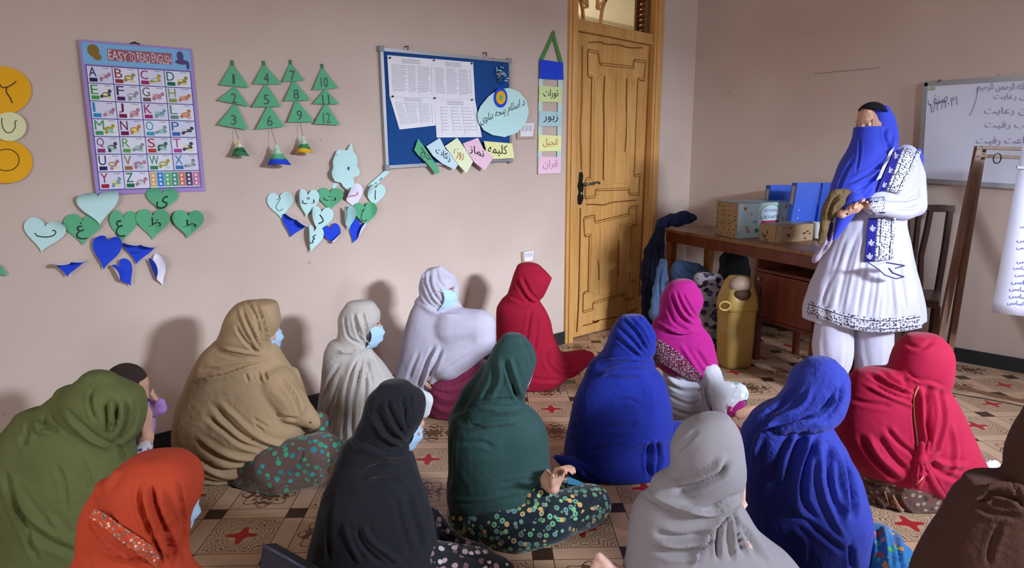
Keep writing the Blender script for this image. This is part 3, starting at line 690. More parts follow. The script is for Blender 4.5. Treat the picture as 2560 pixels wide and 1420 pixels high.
sheet([(1080, 246), (1182, 250), (1199, 343), (1086, 344)], .020, 'printed sheet with a blank lower half hanging at the lower right', 8, [(.15, .3), (.4, .62), (.65, .9)])
sheet([(962, 139), (1079, 149), (1081, 246), (968, 243)], .022, 'printed list pinned at the top left of the notice board', 16, [(.1, .42), (.45, .62), (.66, .92)])
sheet([(1075, 148), (1176, 157), (1181, 251), (1080, 247)], .024, 'printed list pinned at the top middle of the notice board', 16, [(.06, .3), (.34, .6), (.64, .9)])
for i, (x, y) in enumerate([(967, 146), (1077, 152), (1171, 160), (974, 242), (1079, 246), (1172, 250)]):
    c = on_y(x, y) + NA * .026; b = MB(); b.ell(c + NA * .004, (.0055, .007, .0055), n=8, m=6)
    tag(b.obj('push_pin', [plain('pin_black', '#20202a', .3), plain('pin_red', '#8a2038', .3)][i == 1], smooth=True, base=c), ['black push pin in the top left corner of the pinned lists', 'red push pin between the two upper lists', 'dark push pin at the top right of the upper lists', 'black push pin at the left between upper and lower sheets', 'black push pin where the four sheets meet', 'dark push pin at the right between upper and lower sheets'][i], 'push pin', 'push pins')
paper('paper_egg', [(1184, 285), (1192, 266), (1212, 242), (1235, 225), (1262, 221), (1288, 230), (1306, 252), (1313, 280), (1305, 308), (1284, 332), (1252, 343), (1222, 338), (1200, 326), (1187, 306)], (1252, 283), .034, [M_pm, M_pm], 'large mint paper oval lettered in script over the right edge of the notice board', 'paper sign', None, text=(shape('د اسلام پنحه بناوی'), 1192, 290, 1302, 320, -.42))
def script(par_, t, box, sl, mat, off, nm='lettering', plane=None):
    b = MB(); x0, y0, x1, y1 = box
    put_text(b, shape(t), lambda u, v: on_y(x0 + u * (x1 - x0), y1 - v * (y1 - y0) + sl * u * (x1 - x0)) + NA * off)
    return b.obj(nm, mat, par_, fix=False)
egg = bpy.data.objects['paper_egg']
def kid(o, p):
    o.parent = None; o.parent = p; o.matrix_parent_inverse = Matrix(); o.location = Vector(o.location) * 1
    return o
b = MB(); b.prism([on_y(*p) + NA * .0375 for p in ell_out(1241, 245, 17, 25, 20)], NA * .0015); b.obj('badge_ring', M_pb, egg)
b = MB(); b.prism([on_y(*p) + NA * .0395 for p in ell_out(1241, 245, 12, 17, 20)], NA * .0015); b.obj('badge_disc', M_por, egg)
b = MB(); b.prism([on_y(*p) + NA * .0415 for p in ell_out(1241, 245, 4.5, 7, 12)], NA * .0015); b.obj('badge_centre', M_pg, egg)
# curly paper ribbons at the upper right of the board
tn = thing('paper_rosette', on_y(1245, 187) + NA * .03, 'tangle of curled green, blue and orange paper strips on the notice board', 'paper rosette')
for i in range(26):
    a = rng.uniform(0, 6.28); c = on_y(1244 + rng.normal(0, 9), 186 + rng.normal(0, 12)) + NA * rng.uniform(.022, .045); L = rng.uniform(.02, .035); w = .006; P = []
    for k in range(6):
        t = k / 5; P.append(c + Vector((math.cos(a) * L * (t - .5), -.012 * math.sin(3 * t), math.sin(a) * L * (t - .5))))
    s = Vector((-math.sin(a), 0, math.cos(a))) * w / 2; b = MB()
    b.add([p + s for p in P] + [p - s for p in P], [(k, k + 1, k + 7, k + 6) for k in range(5)])
    b.obj('paper_curl', [pm('#a9cdb0', 'curl'), M_pb, pm('#3c5f50', 'curl_dark'), pm('#c48a60', 'curl_tan'), M_pm, M_blk][i % 6 if i < 20 else 0], tn, True, fix=False)
# five word cards hanging off the lower edge
cards = [([(1036, 347), (1055, 373), (1078, 407), (1090, 429), (1081, 436), (1061, 412), (1036, 388), (1026, 375)], M_pg, 'narrow green curled word card at the left end of the card row', 'حج', (1042, 368, 1068, 396), .9, M_pen, .036),
         ([(1055, 366), (1089, 345), (1103, 373), (1140, 404), (1126, 424), (1095, 409), (1072, 390)], pm('#c8e0ea', 'ice'), 'pale blue word card next to the green card', 'زکات', (1078, 364, 1114, 386), .62, M_ink, .040),
         ([(1100, 366), (1131, 345), (1154, 376), (1171, 404), (1154, 433), (1134, 412), (1117, 387)], pm('#e6efc8', 'lime'), 'pale lime word card with orange script', 'روزه', (1122, 368, 1147, 394), .35, M_inko, .044),
         ([(1144, 359), (1182, 345), (1196, 373), (1222, 392), (1199, 426), (1174, 407), (1154, 378)], M_pk, 'pink word card overlapping the frame', 'نماز', (1160, 360, 1196, 384), .42, M_ink, .048),
         ([(1198, 353), (1269, 359), (1274, 395), (1222, 398), (1206, 384)], M_py, 'upright yellow word card at the right end of the card row', 'کلیمه', (1208, 360, 1256, 388), .08, M_ink, .042)]
for poly, m, lb, t, box, sl, im, off in cards:
    cx = sum(p[0] for p in poly) / len(poly); cy = sum(p[1] for p in poly) / len(poly)
    o = paper('word_card', poly, (cx, cy), off, [m, m], lb, 'word card', 'word cards on the notice board', [], nr=4)
    script(o, t, box, sl, im, off + .003)
# ladder banner
lb_ = thing('paper_ladder_banner', on_y(1381, 78) + NA * .01, 'hanging paper ladder banner with a green loop and word rungs left of the door', 'paper banner')
def pc(nm, poly, m, off, par_, t=.0012): b = MB(); b.prism([on_y(*p) + NA * off for p in poly], NA * t); return b.obj(nm, m, par_)
pc('loop', [(1381, 76), (1386, 84), (1356, 150), (1347, 149)], plain('green_ribbon', '#4f8a3f'), .008, lb_); pc('loop', [(1381, 76), (1376, 84), (1396, 158), (1404, 156)], plain('green_ribbon', '#4f8a3f'), .010, lb_)
pc('header_card', [(1346, 149), (1404, 157), (1405, 200), (1345, 197)], M_pb, .013, lb_)
pc('side_strip', [(1345, 196), (1355, 197), (1352, 434), (1342, 434)], pm('#bcd9d0', 'rail'), .007, lb_); pc('side_strip', [(1393, 199), (1404, 200), (1400, 430), (1390, 428)], pm('#bcd9d0', 'rail'), .007, lb_)
for poly, m, t, im in (([(1345, 214), (1402, 219), (1401, 257), (1344, 255)], pm('#cfdc9c', 'rung_lime'), 'تورات', M_ink), ([(1345, 277), (1401, 281), (1400, 316), (1344, 316)], pm('#aecdd2', 'rung_blue'), 'زبور', M_ink),
                        ([(1344, 337), (1400, 340), (1399, 378), (1343, 379)], M_py, 'انجیل', M_inko), ([(1344, 391), (1400, 393), (1397, 433), (1342, 435)], M_pk, 'قران', plain('pink_ink', '#c88aa8'))):
    o = pc('rung', poly, m, .011, lb_); b = MB(); x0, y0, x1, y1 = poly[0][0] + 10, poly[0][1] + 9, poly[1][0] - 10, poly[2][1] - 10
    put_text(b, shape(t), lambda u, v: on_y(x0 + u * (x1 - x0), y1 - v * (y1 - y0)) + NA * .014); q = b.obj('lettering', im, None, fix=False); par(q, lb_)
# switch plate and socket
for poly, lbl, nm in (([(1290, 310), (1333, 308), (1333, 347), (1290, 348)], 'white light switch plate between the paper oval and the ladder banner', 'switch_plate'), ([(1302, 630), (1331, 625), (1331, 655), (1303, 657)], 'white wall socket above the crimson shawl', 'wall_socket')):
    c = on_y(*poly[0]); g = thing(nm, c, lbl, 'switch' if nm[0] == 's' else 'socket')
    pc('back_box', poly, plain('beige_plastic', '#b49c86'), 0, g, .012); ins = [bil(poly, u, v) for u, v in ((.12, .0), (.95, .0), (.88, .85), (.15, .85))]; pc('face_plate', [(p.x, p.y) for p in ins], plain('white_plastic', '#e4e2e6', .35), .012, g, .006)
    for k in range(3):
        q = [bil(poly, .22 + .22 * k + d, v) for d, v in ((0, .12), (.15, .12), (.15, .5), (0, .5))]; pc('rocker', [(p.x, p.y) for p in q], plain('grey_white_plastic', '#c9c7d0', .35), .018, g, .004)
# ---- whiteboard on the right wall
WBc = [(2314, 208), (2720, 182), (2720, 480), (2300, 453)]
def wb(u, v, off): p = bil(WBc, u, v); q = on_x(p.x, p.y); return Vector((XB - off, q.y, q.z))
w_ = thing('whiteboard', wb(.5, .5, 0), 'large whiteboard with faint marker script on the right wall', 'whiteboard')
b = MB(); b.prism([wb(u, v, .004) for u, v in ((0, 0), (1, 0), (1, 1), (0, 1))], NBv * .014); b.obj('writing_surface', plain('white_enamel', '#dde2f6', .18, .5, 0, .02), w_)
b = MB()
for a, c in (((0, .01), (1, .01)), ((0, .99), (1, .99)), ((.004, 0), (.004, 1))): b.bar(wb(*a, .015), wb(*c, .015), .03, .018, up=(1, 0, 0))
b.obj('board_frame', M_alu, w_)
b = MB()
for t, x0, y0, x1, y1, sl in (('صنف', 2322, 226, 2372, 250, -.2), ('۱۴۰۱/۲/۱', 2328, 245, 2396, 268, -.3), ('بسم الله الرحمن الرحیم'.replace(' ', ' '), 2444, 208, 2600, 234, 0), ('سوال رعایت', 2486, 234, 2600, 252, 0), ('قران رعایت', 2462, 268, 2600, 290, 0), ('سبب رقیت', 2464, 304, 2600, 324, 0), ('شفاعت رقیت', 2442, 342, 2600, 364, 0)):
    put_text(b, shape(t), lambda u, v: (lambda q: Vector((XB - .0195, q.y, q.z)))(on_x(x0 + u * (x1 - x0), y1 - v * (y1 - y0) + sl * u * (x1 - x0) + (15 if sl else 0))))
L, F = ribbon([(2448, 220), (2442, 250), (2434, 275), (2425, 290)], 1.6); b.add([(lambda q: Vector((XB - .0195, q.y, q.z)))(on_x(*p)) for p in L], F)
b.obj('lettering', plain('faded_marker', '#8f86a8'), w_, fix=False)
q = on_x(2333, 222); b = MB(); b.box((XB - .021, q.y, q.z), (.002, .035, .022)); b.obj('sticker', plain('sticker_olive', '#b5b48c'), w_)
q = on_x(2354, 201); b = MB(); b.tube([q + NBv * .0, q + NBv * .03, q + NBv * .03 + Vector((0, .012, -.01)), q + NBv * .015 + Vector((0, .015, -.012))], .004, 6); tag(b.obj('wall_hook', plain('rusty_iron', '#6b4a3c', .6), base=q), 'rusty wall hook above the whiteboard', 'hook')
b = MB(); b.box((XB - .002, on_x(2115, 177).y, on_x(2115, 177).z), (.003, .45, .004)); tag(b.obj('wall_scratch', plain('scratch', '#9a7f70')), 'thin scratch line on the right wall above the teacher', 'wall mark')

# ================================================================== FIGURE ENGINE
def pchip(xs, ys, x):
    xs, ys = np.array(xs, float), np.array(ys, float); n = len(xs)
    if n == 1: return np.full_like(x, ys[0])
    h = np.diff(xs); d = np.diff(ys) / h; m = np.zeros(n)
    for i in range(1, n - 1):
        if d[i - 1] * d[i] > 0: w1, w2 = 2 * h[i] + h[i - 1], h[i] + 2 * h[i - 1]; m[i] = (w1 + w2) / (w1 / d[i - 1] + w2 / d[i])
    m[0], m[-1] = d[0], d[-1]; i = np.clip(np.searchsorted(xs, x) - 1, 0, n - 2); t = (x - xs[i]) / h[i]
    return (2 * t ** 3 - 3 * t ** 2 + 1) * ys[i] + (t ** 3 - 2 * t ** 2 + t) * h[i] * m[i] + (-2 * t ** 3 + 3 * t ** 2) * ys[i + 1] + (t ** 3 - t ** 2) * h[i] * m[i + 1]
def loft(b, rings, D, ratio=0.8, top=None, floor=False, n=36, k=26, p=2.3, pleat=None, close=True):
    """rings: (py, xl, xr[, dD[, ratio]]) in frame pixels on the upright plane at forward depth D; each becomes a horizontal oval"""
    R = [list(r) + [0.0] * (4 - len(r)) if len(r) < 4 else list(r) for r in rings]; R = [r + [ratio] if len(r) < 5 else r for r in R]
    ys = [r[0] for r in R]; L = []
    if top is not None:                                   # dome above the first ring; top = (px, py)
        r0 = R[0]
        for t in (0.0, .12, .3, .55, .8):
            s_ = math.sqrt(max(0, 1 - (1 - t) ** 2)); cx = top[0] + ((r0[1] + r0[2]) / 2 - top[0]) * t; hw = (r0[2] - r0[1]) / 2 * s_ + .5
            L.append((top[1] + (r0[0] - top[1]) * t, cx - hw, cx + hw, r0[3], r0[4]))
    yy = np.linspace(ys[0], ys[-1], k)
    cols = [pchip(ys, [r[j] for r in R], yy) for j in (1, 2, 3, 4)]
    L += [(yy[i], cols[0][i], cols[1][i], cols[2][i], cols[3][i]) for i in range(k)]
    V = []; F = []; rows = 0
    def ring(c, a, bb, z, t):
        nonlocal rows
        for j in range(n):
            th = 2 * math.pi * j / n; cx, sx = math.cos(th), math.sin(th)
            x = math.copysign(abs(cx) ** (2 / p), cx) * a; y = math.copysign(abs(sx) ** (2 / p), sx) * bb
            if pleat: g = 1 + pleat[1] * t * math.sin(pleat[0] * th + 2.2 * math.sin(2 * th + 3 * t) + 1.5 * math.sin(5 * th)); x *= g; y *= g
            q = c + RT * x + FH * y; V.append((q.x, q.y, max(z, 0.004)))
        rows += 1
    for i, (y, xl, xr, dD, ra) in enumerate(L):
        A, B_ = on_D(xl, y, D + dD), on_D(xr, y, D + dD); c = (A + B_) / 2; a = (A - B_).length / 2
        ring(c, a, max(a * ra, .003), c.z, i / len(L))
    if floor and c.z > .01:
        for z in (c.z * .5, 0.004): ring(Vector((c.x, c.y, z)), a, a * ra, z, 1)
    for i in range(rows - 1):
        for j in range(n):
            u, v = i * n + j, i * n + (j + 1) % n; F.append((u, u + n, v + n, v))
    F += [tuple(range(n)), tuple(range((rows - 1) * n, rows * n))[::-1]]
    b.add(V, F); return b
def cap(b, pts, D0):
    """capsule chain: (px, py, dD, radius_px)"""
    P = [(on_D(x, y, D0 + d), r * MPP(D0 + d)) for x, y, d, r in pts]
    if len(P) == 1: b.ell(P[0][0], (P[0][1],) * 3); return b
    for (a, ra), (c, rc) in zip(P[:-1], P[1:]): b.capsule(a, c, ra, rc)
    return b
def remesh(b, voxel, smooth=6, fac=.5, floorclamp=True):
    me = bpy.data.meshes.new('t'); me.from_pydata(b.v, [], b.f)
    bm = bmesh.new(); bm.from_mesh(me); bmesh.ops.recalc_face_normals(bm, faces=bm.faces); bm.to_mesh(me); bm.free()
    o = bpy.data.objects.new('t', me); COL.objects.link(o)
    r = o.modifiers.new('r', 'REMESH'); r.mode = 'VOXEL'; r.voxel_size = voxel; r.adaptivity = 0
    if smooth: s = o.modifiers.new('s', 'SMOOTH'); s.factor = fac; s.iterations = smooth
    dg = bpy.context.evaluated_depsgraph_get(); m2 = bpy.data.meshes.new_from_object(o.evaluated_get(dg))
    bpy.data.objects.remove(o); bpy.data.meshes.remove(me); return m2
def getV(me):
    V = np.zeros(len(me.vertices) * 3); me.vertices.foreach_get('co', V); return V.reshape(-1, 3)
def getN(me):
    N_ = np.zeros(len(me.vertices) * 3); me.vertices.foreach_get('normal', N_); return N_.reshape(-1, 3)
def setV(me, V): me.vertices.foreach_set('co', np.asarray(V, dtype=np.float64).ravel()); me.update()
SEED = [0]
def wav(Pn, f, seed):        # cheap smooth pseudo-noise, -1..1
    r = np.random.default_rng(seed); s = 0
    for _ in range(7):
        d = r.normal(size=3); d /= np.linalg.norm(d); s = s + np.sin((Pn @ d) * f * r.uniform(.6, 1.5) + r.uniform(0, 6.28))
    return s / 3.0
def folds(me, strokes, seed=0, amp=.004, freq=22, ripple=None):
    """strokes: (kind, width_px, amp_mm, x, y, x, y, ...): 'r' ridge, 'g' groove, 's' step (raised on the left-hand side of travel)"""
    V = getV(me); N_ = getN(me); px, py, z = project(V)
    view = np.array([0, 0, HC]) - V; view /= np.linalg.norm(view, axis=1)[:, None]; fac = np.clip((N_ * view).sum(1) * 3.0, 0, 1)
    d = np.zeros(len(V))
    for st in strokes:
        kd, w, a = st[0], st[1] * .92, st[2] * .00135; pts = np.array(smoothline(list(zip(st[3::2], st[4::2])), 5)); best = np.full(len(V), 1e9); tt = np.zeros(len(V)); sd = np.zeros(len(V))
        seg = np.linalg.norm(np.diff(pts, axis=0), axis=1); cum = np.concatenate([[0], np.cumsum(seg)]); tot = cum[-1]
        m = (px > pts[:, 0].min() - 3 * w) & (px < pts[:, 0].max() + 3 * w) & (py > pts[:, 1].min() - 3 * w) & (py < pts[:, 1].max() + 3 * w); ix = np.where(m)[0]
        if not len(ix): continue
        qx, qy = px[ix], py[ix]; bb = best[ix]; tq = tt[ix]; sq = sd[ix]
        for i in range(len(pts) - 1):
            ax, ay = pts[i]; dx, dy_ = pts[i + 1] - pts[i]; L2 = dx * dx + dy_ * dy_ + 1e-9
            t = np.clip(((qx - ax) * dx + (qy - ay) * dy_) / L2, 0, 1); ex, ey = qx - ax - t * dx, qy - ay - t * dy_; dd = np.hypot(ex, ey); u = dd < bb
            bb = np.where(u, dd, bb); tq = np.where(u, (cum[i] + t * seg[i]) / tot, tq); sq = np.where(u, np.sign(dx * ey - dy_ * ex), sq)
        taper = np.clip(np.minimum(tq, 1 - tq) * 5 + .15, 0, 1)
        if kd == 's':
            x = bb * sq / w; val = np.where(x < 0, np.exp(-((x * .45) ** 2)), -0.6 * np.exp(-((x * 1.4) ** 2))) * np.clip(np.abs(x) * 3, 0, 1)
        else: val = np.exp(-(bb / w) ** 2) - .35 * np.exp(-((bb - 1.9 * w) / w) ** 2); val = val * (1 if kd == 'r' else -1)
        d[ix] += val * a * taper
    d *= fac
    if amp:
        W = V + .05 * np.stack([wav(V, 9, seed + 11), wav(V, 9, seed + 12), wav(V, 9, seed + 13)], 1)
        q = wav(W, freq, seed + 1); d = d + amp * (1 - np.abs(q)) * .9 + amp * .5 * wav(W, freq * 2.3, seed + 2)
    if ripple:                 # (direction in the frame degrees, wavelength m, amp m)
        ang, wl, ra = ripple; dr = RT.copy() * math.cos(math.radians(ang)); dr = np.array([dr.x, dr.y, -math.sin(math.radians(ang))])
        W = V + .06 * np.stack([wav(V, 7, seed + 21)] * 3, 1); q = np.sin(W @ dr * 6.283 / wl + 2 * wav(V, 5, seed + 22)); d = d + ra * (np.abs(q) * -1.4 + .7) * np.clip(.6 + .6 * wav(V, 6, seed + 23), 0, 1)
    V = V + N_ * d[:, None]; V[:, 2] = np.maximum(V[:, 2], .003); setV(me, V)
def meshobj(name, me, mat, parent=None, smooth=True):
    me.materials.clear(); me.materials.append(mat); me.polygons.foreach_set('use_smooth', [smooth] * len(me.polygons)); me.name = name
    o = bpy.data.objects.new(name, me); COL.objects.link(o)
    if parent is not None: par(o, parent)
    return o
# fleshy parts -------------------------------------------------------
def hand(b, wrist, dirn, palm_n, s=1.0, curl=.5, left=False, thumb=.5):
    """palm plus five jointed fingers of different lengths; dirn along the fingers, palm_n out of the palm"""
    d = Vector(dirn).normalized(); n = Vector(palm_n); n = (n - d * n.dot(d)).normalized(); t = d.cross(n) * (1 if left else -1); w = Vector(wrist)
    k = w + d * .085 * s
    for q in (-.026, -.009, .009, .026): b.capsule(w + t * q * .6 * s + d * .012 * s, k + t * q * s, .013 * s, .0105 * s, 8, 3)
    for q, L, r in ((.029, .062, .0082), (.0105, .074, .0088), (-.008, .069, .0085), (-.026, .054, .0075)):
        p = k + t * q * s; a = curl * .35 + q * 1.2
        for f, sg in enumerate((.45, .31, .24)):
            a += curl * (.55, .8, .6)[f]; e = p + (d * math.cos(a) + n * math.sin(a) + t * q * 1.2) * L * sg * s; b.capsule(p, e, r * s * (1 - .1 * f), r * s * (.92 - .12 * f), 8, 3); p = e
    p = w + t * .026 * s + d * .022 * s; dt = (d * .62 + t * .75 + n * .35 * thumb * 2).normalized()
    for f, L in enumerate((.036, .03, .024)):
        e = p + dt * L * s; b.capsule(p, e, (.0125, .0105, .009)[f] * s, (.0105, .009, .0075)[f] * s, 8, 3); p = e; dt = (dt + d * .35 + n * .25 * thumb).normalized()
def head(b, c, face, s=1.0, tilt=0.0):
    """skull, jaw, brow, nose, lips, ears; c = centre of the head, face = looking direction"""
    f = Vector(face).normalized(); up = Vector((0, 0, 1)); r = f.cross(up).normalized(); up = r.cross(f).normalized()
    M = Matrix((r, f, up)).transposed()
    g = lambda x, y, z: Vector(c) + (M @ Vector((x, y, z))) * s
    E = lambda p, rad: b.ell(g(*p), tuple(q * s for q in rad), M, 18, 12)
    E((0, -.012, .025), (.073, .092, .085)); E((0, .03, -.035), (.056, .062, .075)); E((0, .055, -.085), (.032, .032, .028))
    E((0, .083, .008), (.045, .012, .010)); b.capsule(g(0, .082, .0), g(0, .104, -.036), .008 * s, .012 * s, 10, 4); E((0, .094, -.042), (.017, .010, .008))
    E((0, .086, -.066), (.022, .009, .006)); E((0, .084, -.075), (.019, .009, .006))
    for q in (-1, 1): E((.029 * q, .079, -.008), (.014, .009, .009)); E((.074 * q, -.004, -.012), (.008, .018, .030)); E((.040 * q, .062, -.035), (.022, .022, .022))
    return g, M
def eyes(g, M, s, par_):
    for q in (-1, 1):
        b = MB(); b.ell(g(.029 * q, .083, -.007), (.011 * s, .007 * s, .0065 * s), M, 10, 8); b.obj('eye', plain('eye_white', '#e8e4e0', .2, .5), par_, True)
        b = MB(); b.ell(g(.029 * q, .0885, -.007), (.0052 * s, .003 * s, .0052 * s), M, 10, 6); b.obj('iris', plain('eye_dark', '#20140e', .15, .6), par_, True)
        b = MB(); b.capsule(g(.014 * q, .089, .012), g(.045 * q, .078, .012), .0035 * s, .002 * s, 8, 3); b.obj('eyebrow', plain('brow_hair', '#1b1310', .8), par_, True)
def skinmat(nm, c):
    if nm in MC: return MC[nm]
    m, T, b = base(nm, c, .55, .3); b.inputs['Subsurface Weight'].default_value = .08; b.inputs['Subsurface Radius'].default_value = (.01, .004, .002)
    v = objvec(T); cc = lin(c); T.link(mixc(T, noise(T, 14, 4, v), tuple(x * .85 for x in cc[:3]) + (1,), tuple(min(1, x * 1.08) for x in cc[:3]) + (1,)), b.inputs['Base Color']); bump(T, b, noise(T, 220, 3, v), .08, .002)
    MC[nm] = m; return m
SK1, SK2, SK3 = skinmat('skin_light', '#c79a84'), skinmat('skin_brown', '#a97a62'), skinmat('skin_pale', '#d9b0a0')
def seated_body(root, hc, face, base_c, yaw, s=.92, skin=SK1, hands=None, voxel=.008, feet=True, extra=None, look=True, knee=.24):
    """one continuous seated, cross-legged figure. hc head centre, base_c point on the floor below the pelvis, yaw = forward unit vector"""
    b = MB(); f = Vector(yaw).normalized(); r = f.cross(Vector((0, 0, 1))).normalized(); hc = Vector(hc); bc = Vector(base_c)
    g, M = head(b, hc, face, s)
    neck = hc + Vector((0, 0, -.12 * s)) - Vector(face).normalized() * .015; sh = neck + Vector((0, 0, -.075)) - f * .01; pel = Vector((bc.x, bc.y, .11)); ch_ = sh.lerp(pel, .32)
    b.capsule(hc + Vector((0, 0, -.05)) - Vector(face).normalized() * .01, neck, .045 * s, .046 * s); b.capsule(neck, sh, .047 * s, .06 * s)
    b.capsule(sh - r * .06, sh + r * .06, .055 * s, .055 * s); b.capsule(ch_ - r * .035, ch_ + r * .035, .085 * s, .085 * s); b.capsule(ch_, pel, .10 * s, .11 * s); b.capsule(pel - r * .06, pel + r * .06, .095 * s, .095 * s)
    for q, sg in ((r, 1), (-r, -1)):
        s0 = sh + q * .125 * s + Vector((0, 0, -.012))
        if hands and sg in hands:
            el, wr, hd, pn, sc, cu = hands[sg]; b.capsule(s0, el, .042 * s, .034 * s); b.capsule(el, wr, .034 * s, .022 * s); hand(b, wr, hd, pn, sc, cu, left=sg < 0)
        else:
            el = s0 + f * .03 + q * .01 + Vector((0, 0, -.21 * s)); wr = pel + f * .16 + q * .05 + Vector((0, 0, .06)); b.capsule(s0, el, .042 * s, .034 * s); b.capsule(el, wr, .034 * s, .022 * s); hand(b, wr, f * .8 - q * .5, Vector((0, 0, -1)), .85 * s, .5, left=sg < 0)
        kn = pel + f * knee * .9 + q * knee * .75 + Vector((0, 0, -.03)); b.capsule(pel + q * .06, kn, .072 * s, .05 * s); ft = pel + f * (.17 + .04 * sg) - q * .06 + Vector((0, 0, -.07)); b.capsule(kn, ft, .048 * s, .030 * s)
        b.capsule(ft, ft - q * .10 + Vector((0, 0, -.005)), .030 * s, .024 * s)
    if extra: extra(b)
    me = remesh(b, voxel, 2, .4); V = getV(me); V[:, 2] = np.maximum(V[:, 2], .004); setV(me, V)
    meshobj('body', me, skin, root)
    if look: eyes(g, M, s, root)
    return g, M
M_mask = plain('surgical_mask_blue', '#a6c8e4', .8, .2, 0, .05, 20); M_loop = plain('mask_loop_white', '#e8eef4', .8)
def mask(root, g, M, s, mat=None):
    """pleated face mask over nose and chin with ear loops"""
    b = MB(); NU, NV = 14, 12; V = []; F = []
    for e in (0, .002):
        for j in range(NV + 1):
            v = j / NV; z = .008 - .118 * v + (.0) ; wy = math.sin(math.pi * min(1, max(0, v * .9 + .08)))
            for i in range(NU + 1):
                u = i / NU * 2 - 1; x = .068 * u * (1 - .18 * abs(v - .45)); y = .110 - .062 * u * u - .018 * (v - .42) ** 2 * 6 + .004 * math.sin(v * 19) * (1 - u * u) - (.012 if v < .1 else 0) * (1 - abs(u))
                V.append(g(x, y + e, z))
    row = NU + 1; tot = row * (NV + 1)
    for j in range(NV):
        for i in range(NU): a = j * row + i; F += [(a, a + 1, a + row + 1, a + row), (a + tot, a + row + tot, a + row + 1 + tot, a + 1 + tot)]
    for i in range(NU): F += [(i, i + tot, i + 1 + tot, i + 1), (NV * row + i, NV * row + i + 1, NV * row + i + 1 + tot, NV * row + i + tot)]
    for j in range(NV): F += [(j * row, (j + 1) * row, (j + 1) * row + tot, j * row + tot), (j * row + NU, j * row + NU + tot, (j + 1) * row + NU + tot, (j + 1) * row + NU)]
    b.add(V, F); o = b.obj('face_mask', mat or M_mask, root, True)
    for q in (-1, 1):
        b = MB(); b.tube([g(.064 * q, .055, -.005), g(.078 * q, .01, .008), g(.080 * q, -.01, -.02), g(.074 * q, .02, -.055), g(.058 * q, .05, -.095)], .0016 * s, 6); b.obj('ear_loop', M_loop, root, True)
    return o
def patch(name, mat, root, targets, rows, D, off=.006, nu=10, thick=.003, wavy=0.0):
    """cloth band laid over existing garments: rows of (x_left, y_left, x_right, y_right) frame pixels dropped along sight lines onto the target meshes"""
    trees = []
    for o in targets:
        me = o.data; w = o.location + (o.parent.location if o.parent else Vector()); trees.append(BVHTree.FromPolygons([v.co + w for v in me.vertices], [tuple(p.vertices) for p in me.polygons]))
    nv = (len(rows) - 1) * 6; ts = np.linspace(0, len(rows) - 1, nv + 1); cols = [pchip(range(len(rows)), [r[k] for r in rows], ts) for k in range(4)]
    O = Vector((0, 0, HC)); G = np.zeros((nv + 1, nu + 1)); W = {}
    for j in range(nv + 1):
        for i in range(nu + 1):
            u = i / nu; d, h = ray(cols[0][j] * (1 - u) + cols[2][j] * u, cols[1][j] * (1 - u) + cols[3][j] * u); d = d.normalized(); W[j, i] = d; best = None
            for t in trees:
                hit = t.ray_cast(O, d)
                if hit[0] is not None and (best is None or hit[3] < best): best = hit[3]
            G[j, i] = best if best is not None and abs(best * h / ray(1280, 710)[1] - D) < .9 else np.nan
    med = np.nanmedian(G) if not np.all(np.isnan(G)) else D
    for j in range(nv + 1):
        row = G[j]; ok = ~np.isnan(row)
        G[j] = np.interp(np.arange(nu + 1), np.where(ok)[0], row[ok]) if ok.any() else med
    for _ in range(2):
        P = np.pad(G, 1, 'edge'); G = np.minimum(G, (P[:-2, 1:-1] + P[2:, 1:-1] + P[1:-1, :-2] + P[1:-1, 2:] + 2 * G) / 6)
    V = []; F = []; row = nu + 1; tot = row * (nv + 1)
    for e in (0, thick):
        for j in range(nv + 1):
            for i in range(nu + 1): V.append(O + W[j, i] * (G[j, i] - off - e - wavy * (.5 + .5 * math.sin(i * 1.7 + j * .5))))
    for j in range(nv):
        for i in range(nu): a = j * row + i; F += [(a, a + 1, a + row + 1, a + row), (a + tot, a + row + tot, a + row + 1 + tot, a + 1 + tot)]
    for i in range(nu): F += [(i, i + tot, i + 1 + tot, i + 1), (nv * row + i, nv * row + i + 1, nv * row + i + 1 + tot, nv * row + i + tot)]
    for j in range(nv): F += [(j * row, (j + 1) * row, (j + 1) * row + tot, j * row + tot), (j * row + nu, j * row + nu + tot, (j + 1) * row + nu + tot, (j + 1) * row + nu)]
    b = MB(); b.add(V, F); o = b.obj(name, mat, root, True); me = o.data; uv = me.uv_layers.new(name='UVMap')
    co = [((i % tot) % row / nu, (i % tot) // row / nv) for i in range(2 * tot)]
    for lp in me.loops: uv.data[lp.index].uv = co[lp.vertex_index]
    return o
def shawl(name, mat, root, lofts, D, caps=(), voxel=.0065, strokes=(), seed=0, amp=.004, freq=22, ripple=None, smooth=8):
    b = MB()
    for lf in lofts:
        kw = dict(lf[1]) if len(lf) > 1 else {}
        loft(b, lf[0], kw.pop('D', D), **kw)
    for c in caps: cap(b, c, D)
    me = remesh(b, voxel, smooth); folds(me, strokes, seed, amp, freq, ripple); return meshobj(name, me, mat, root)
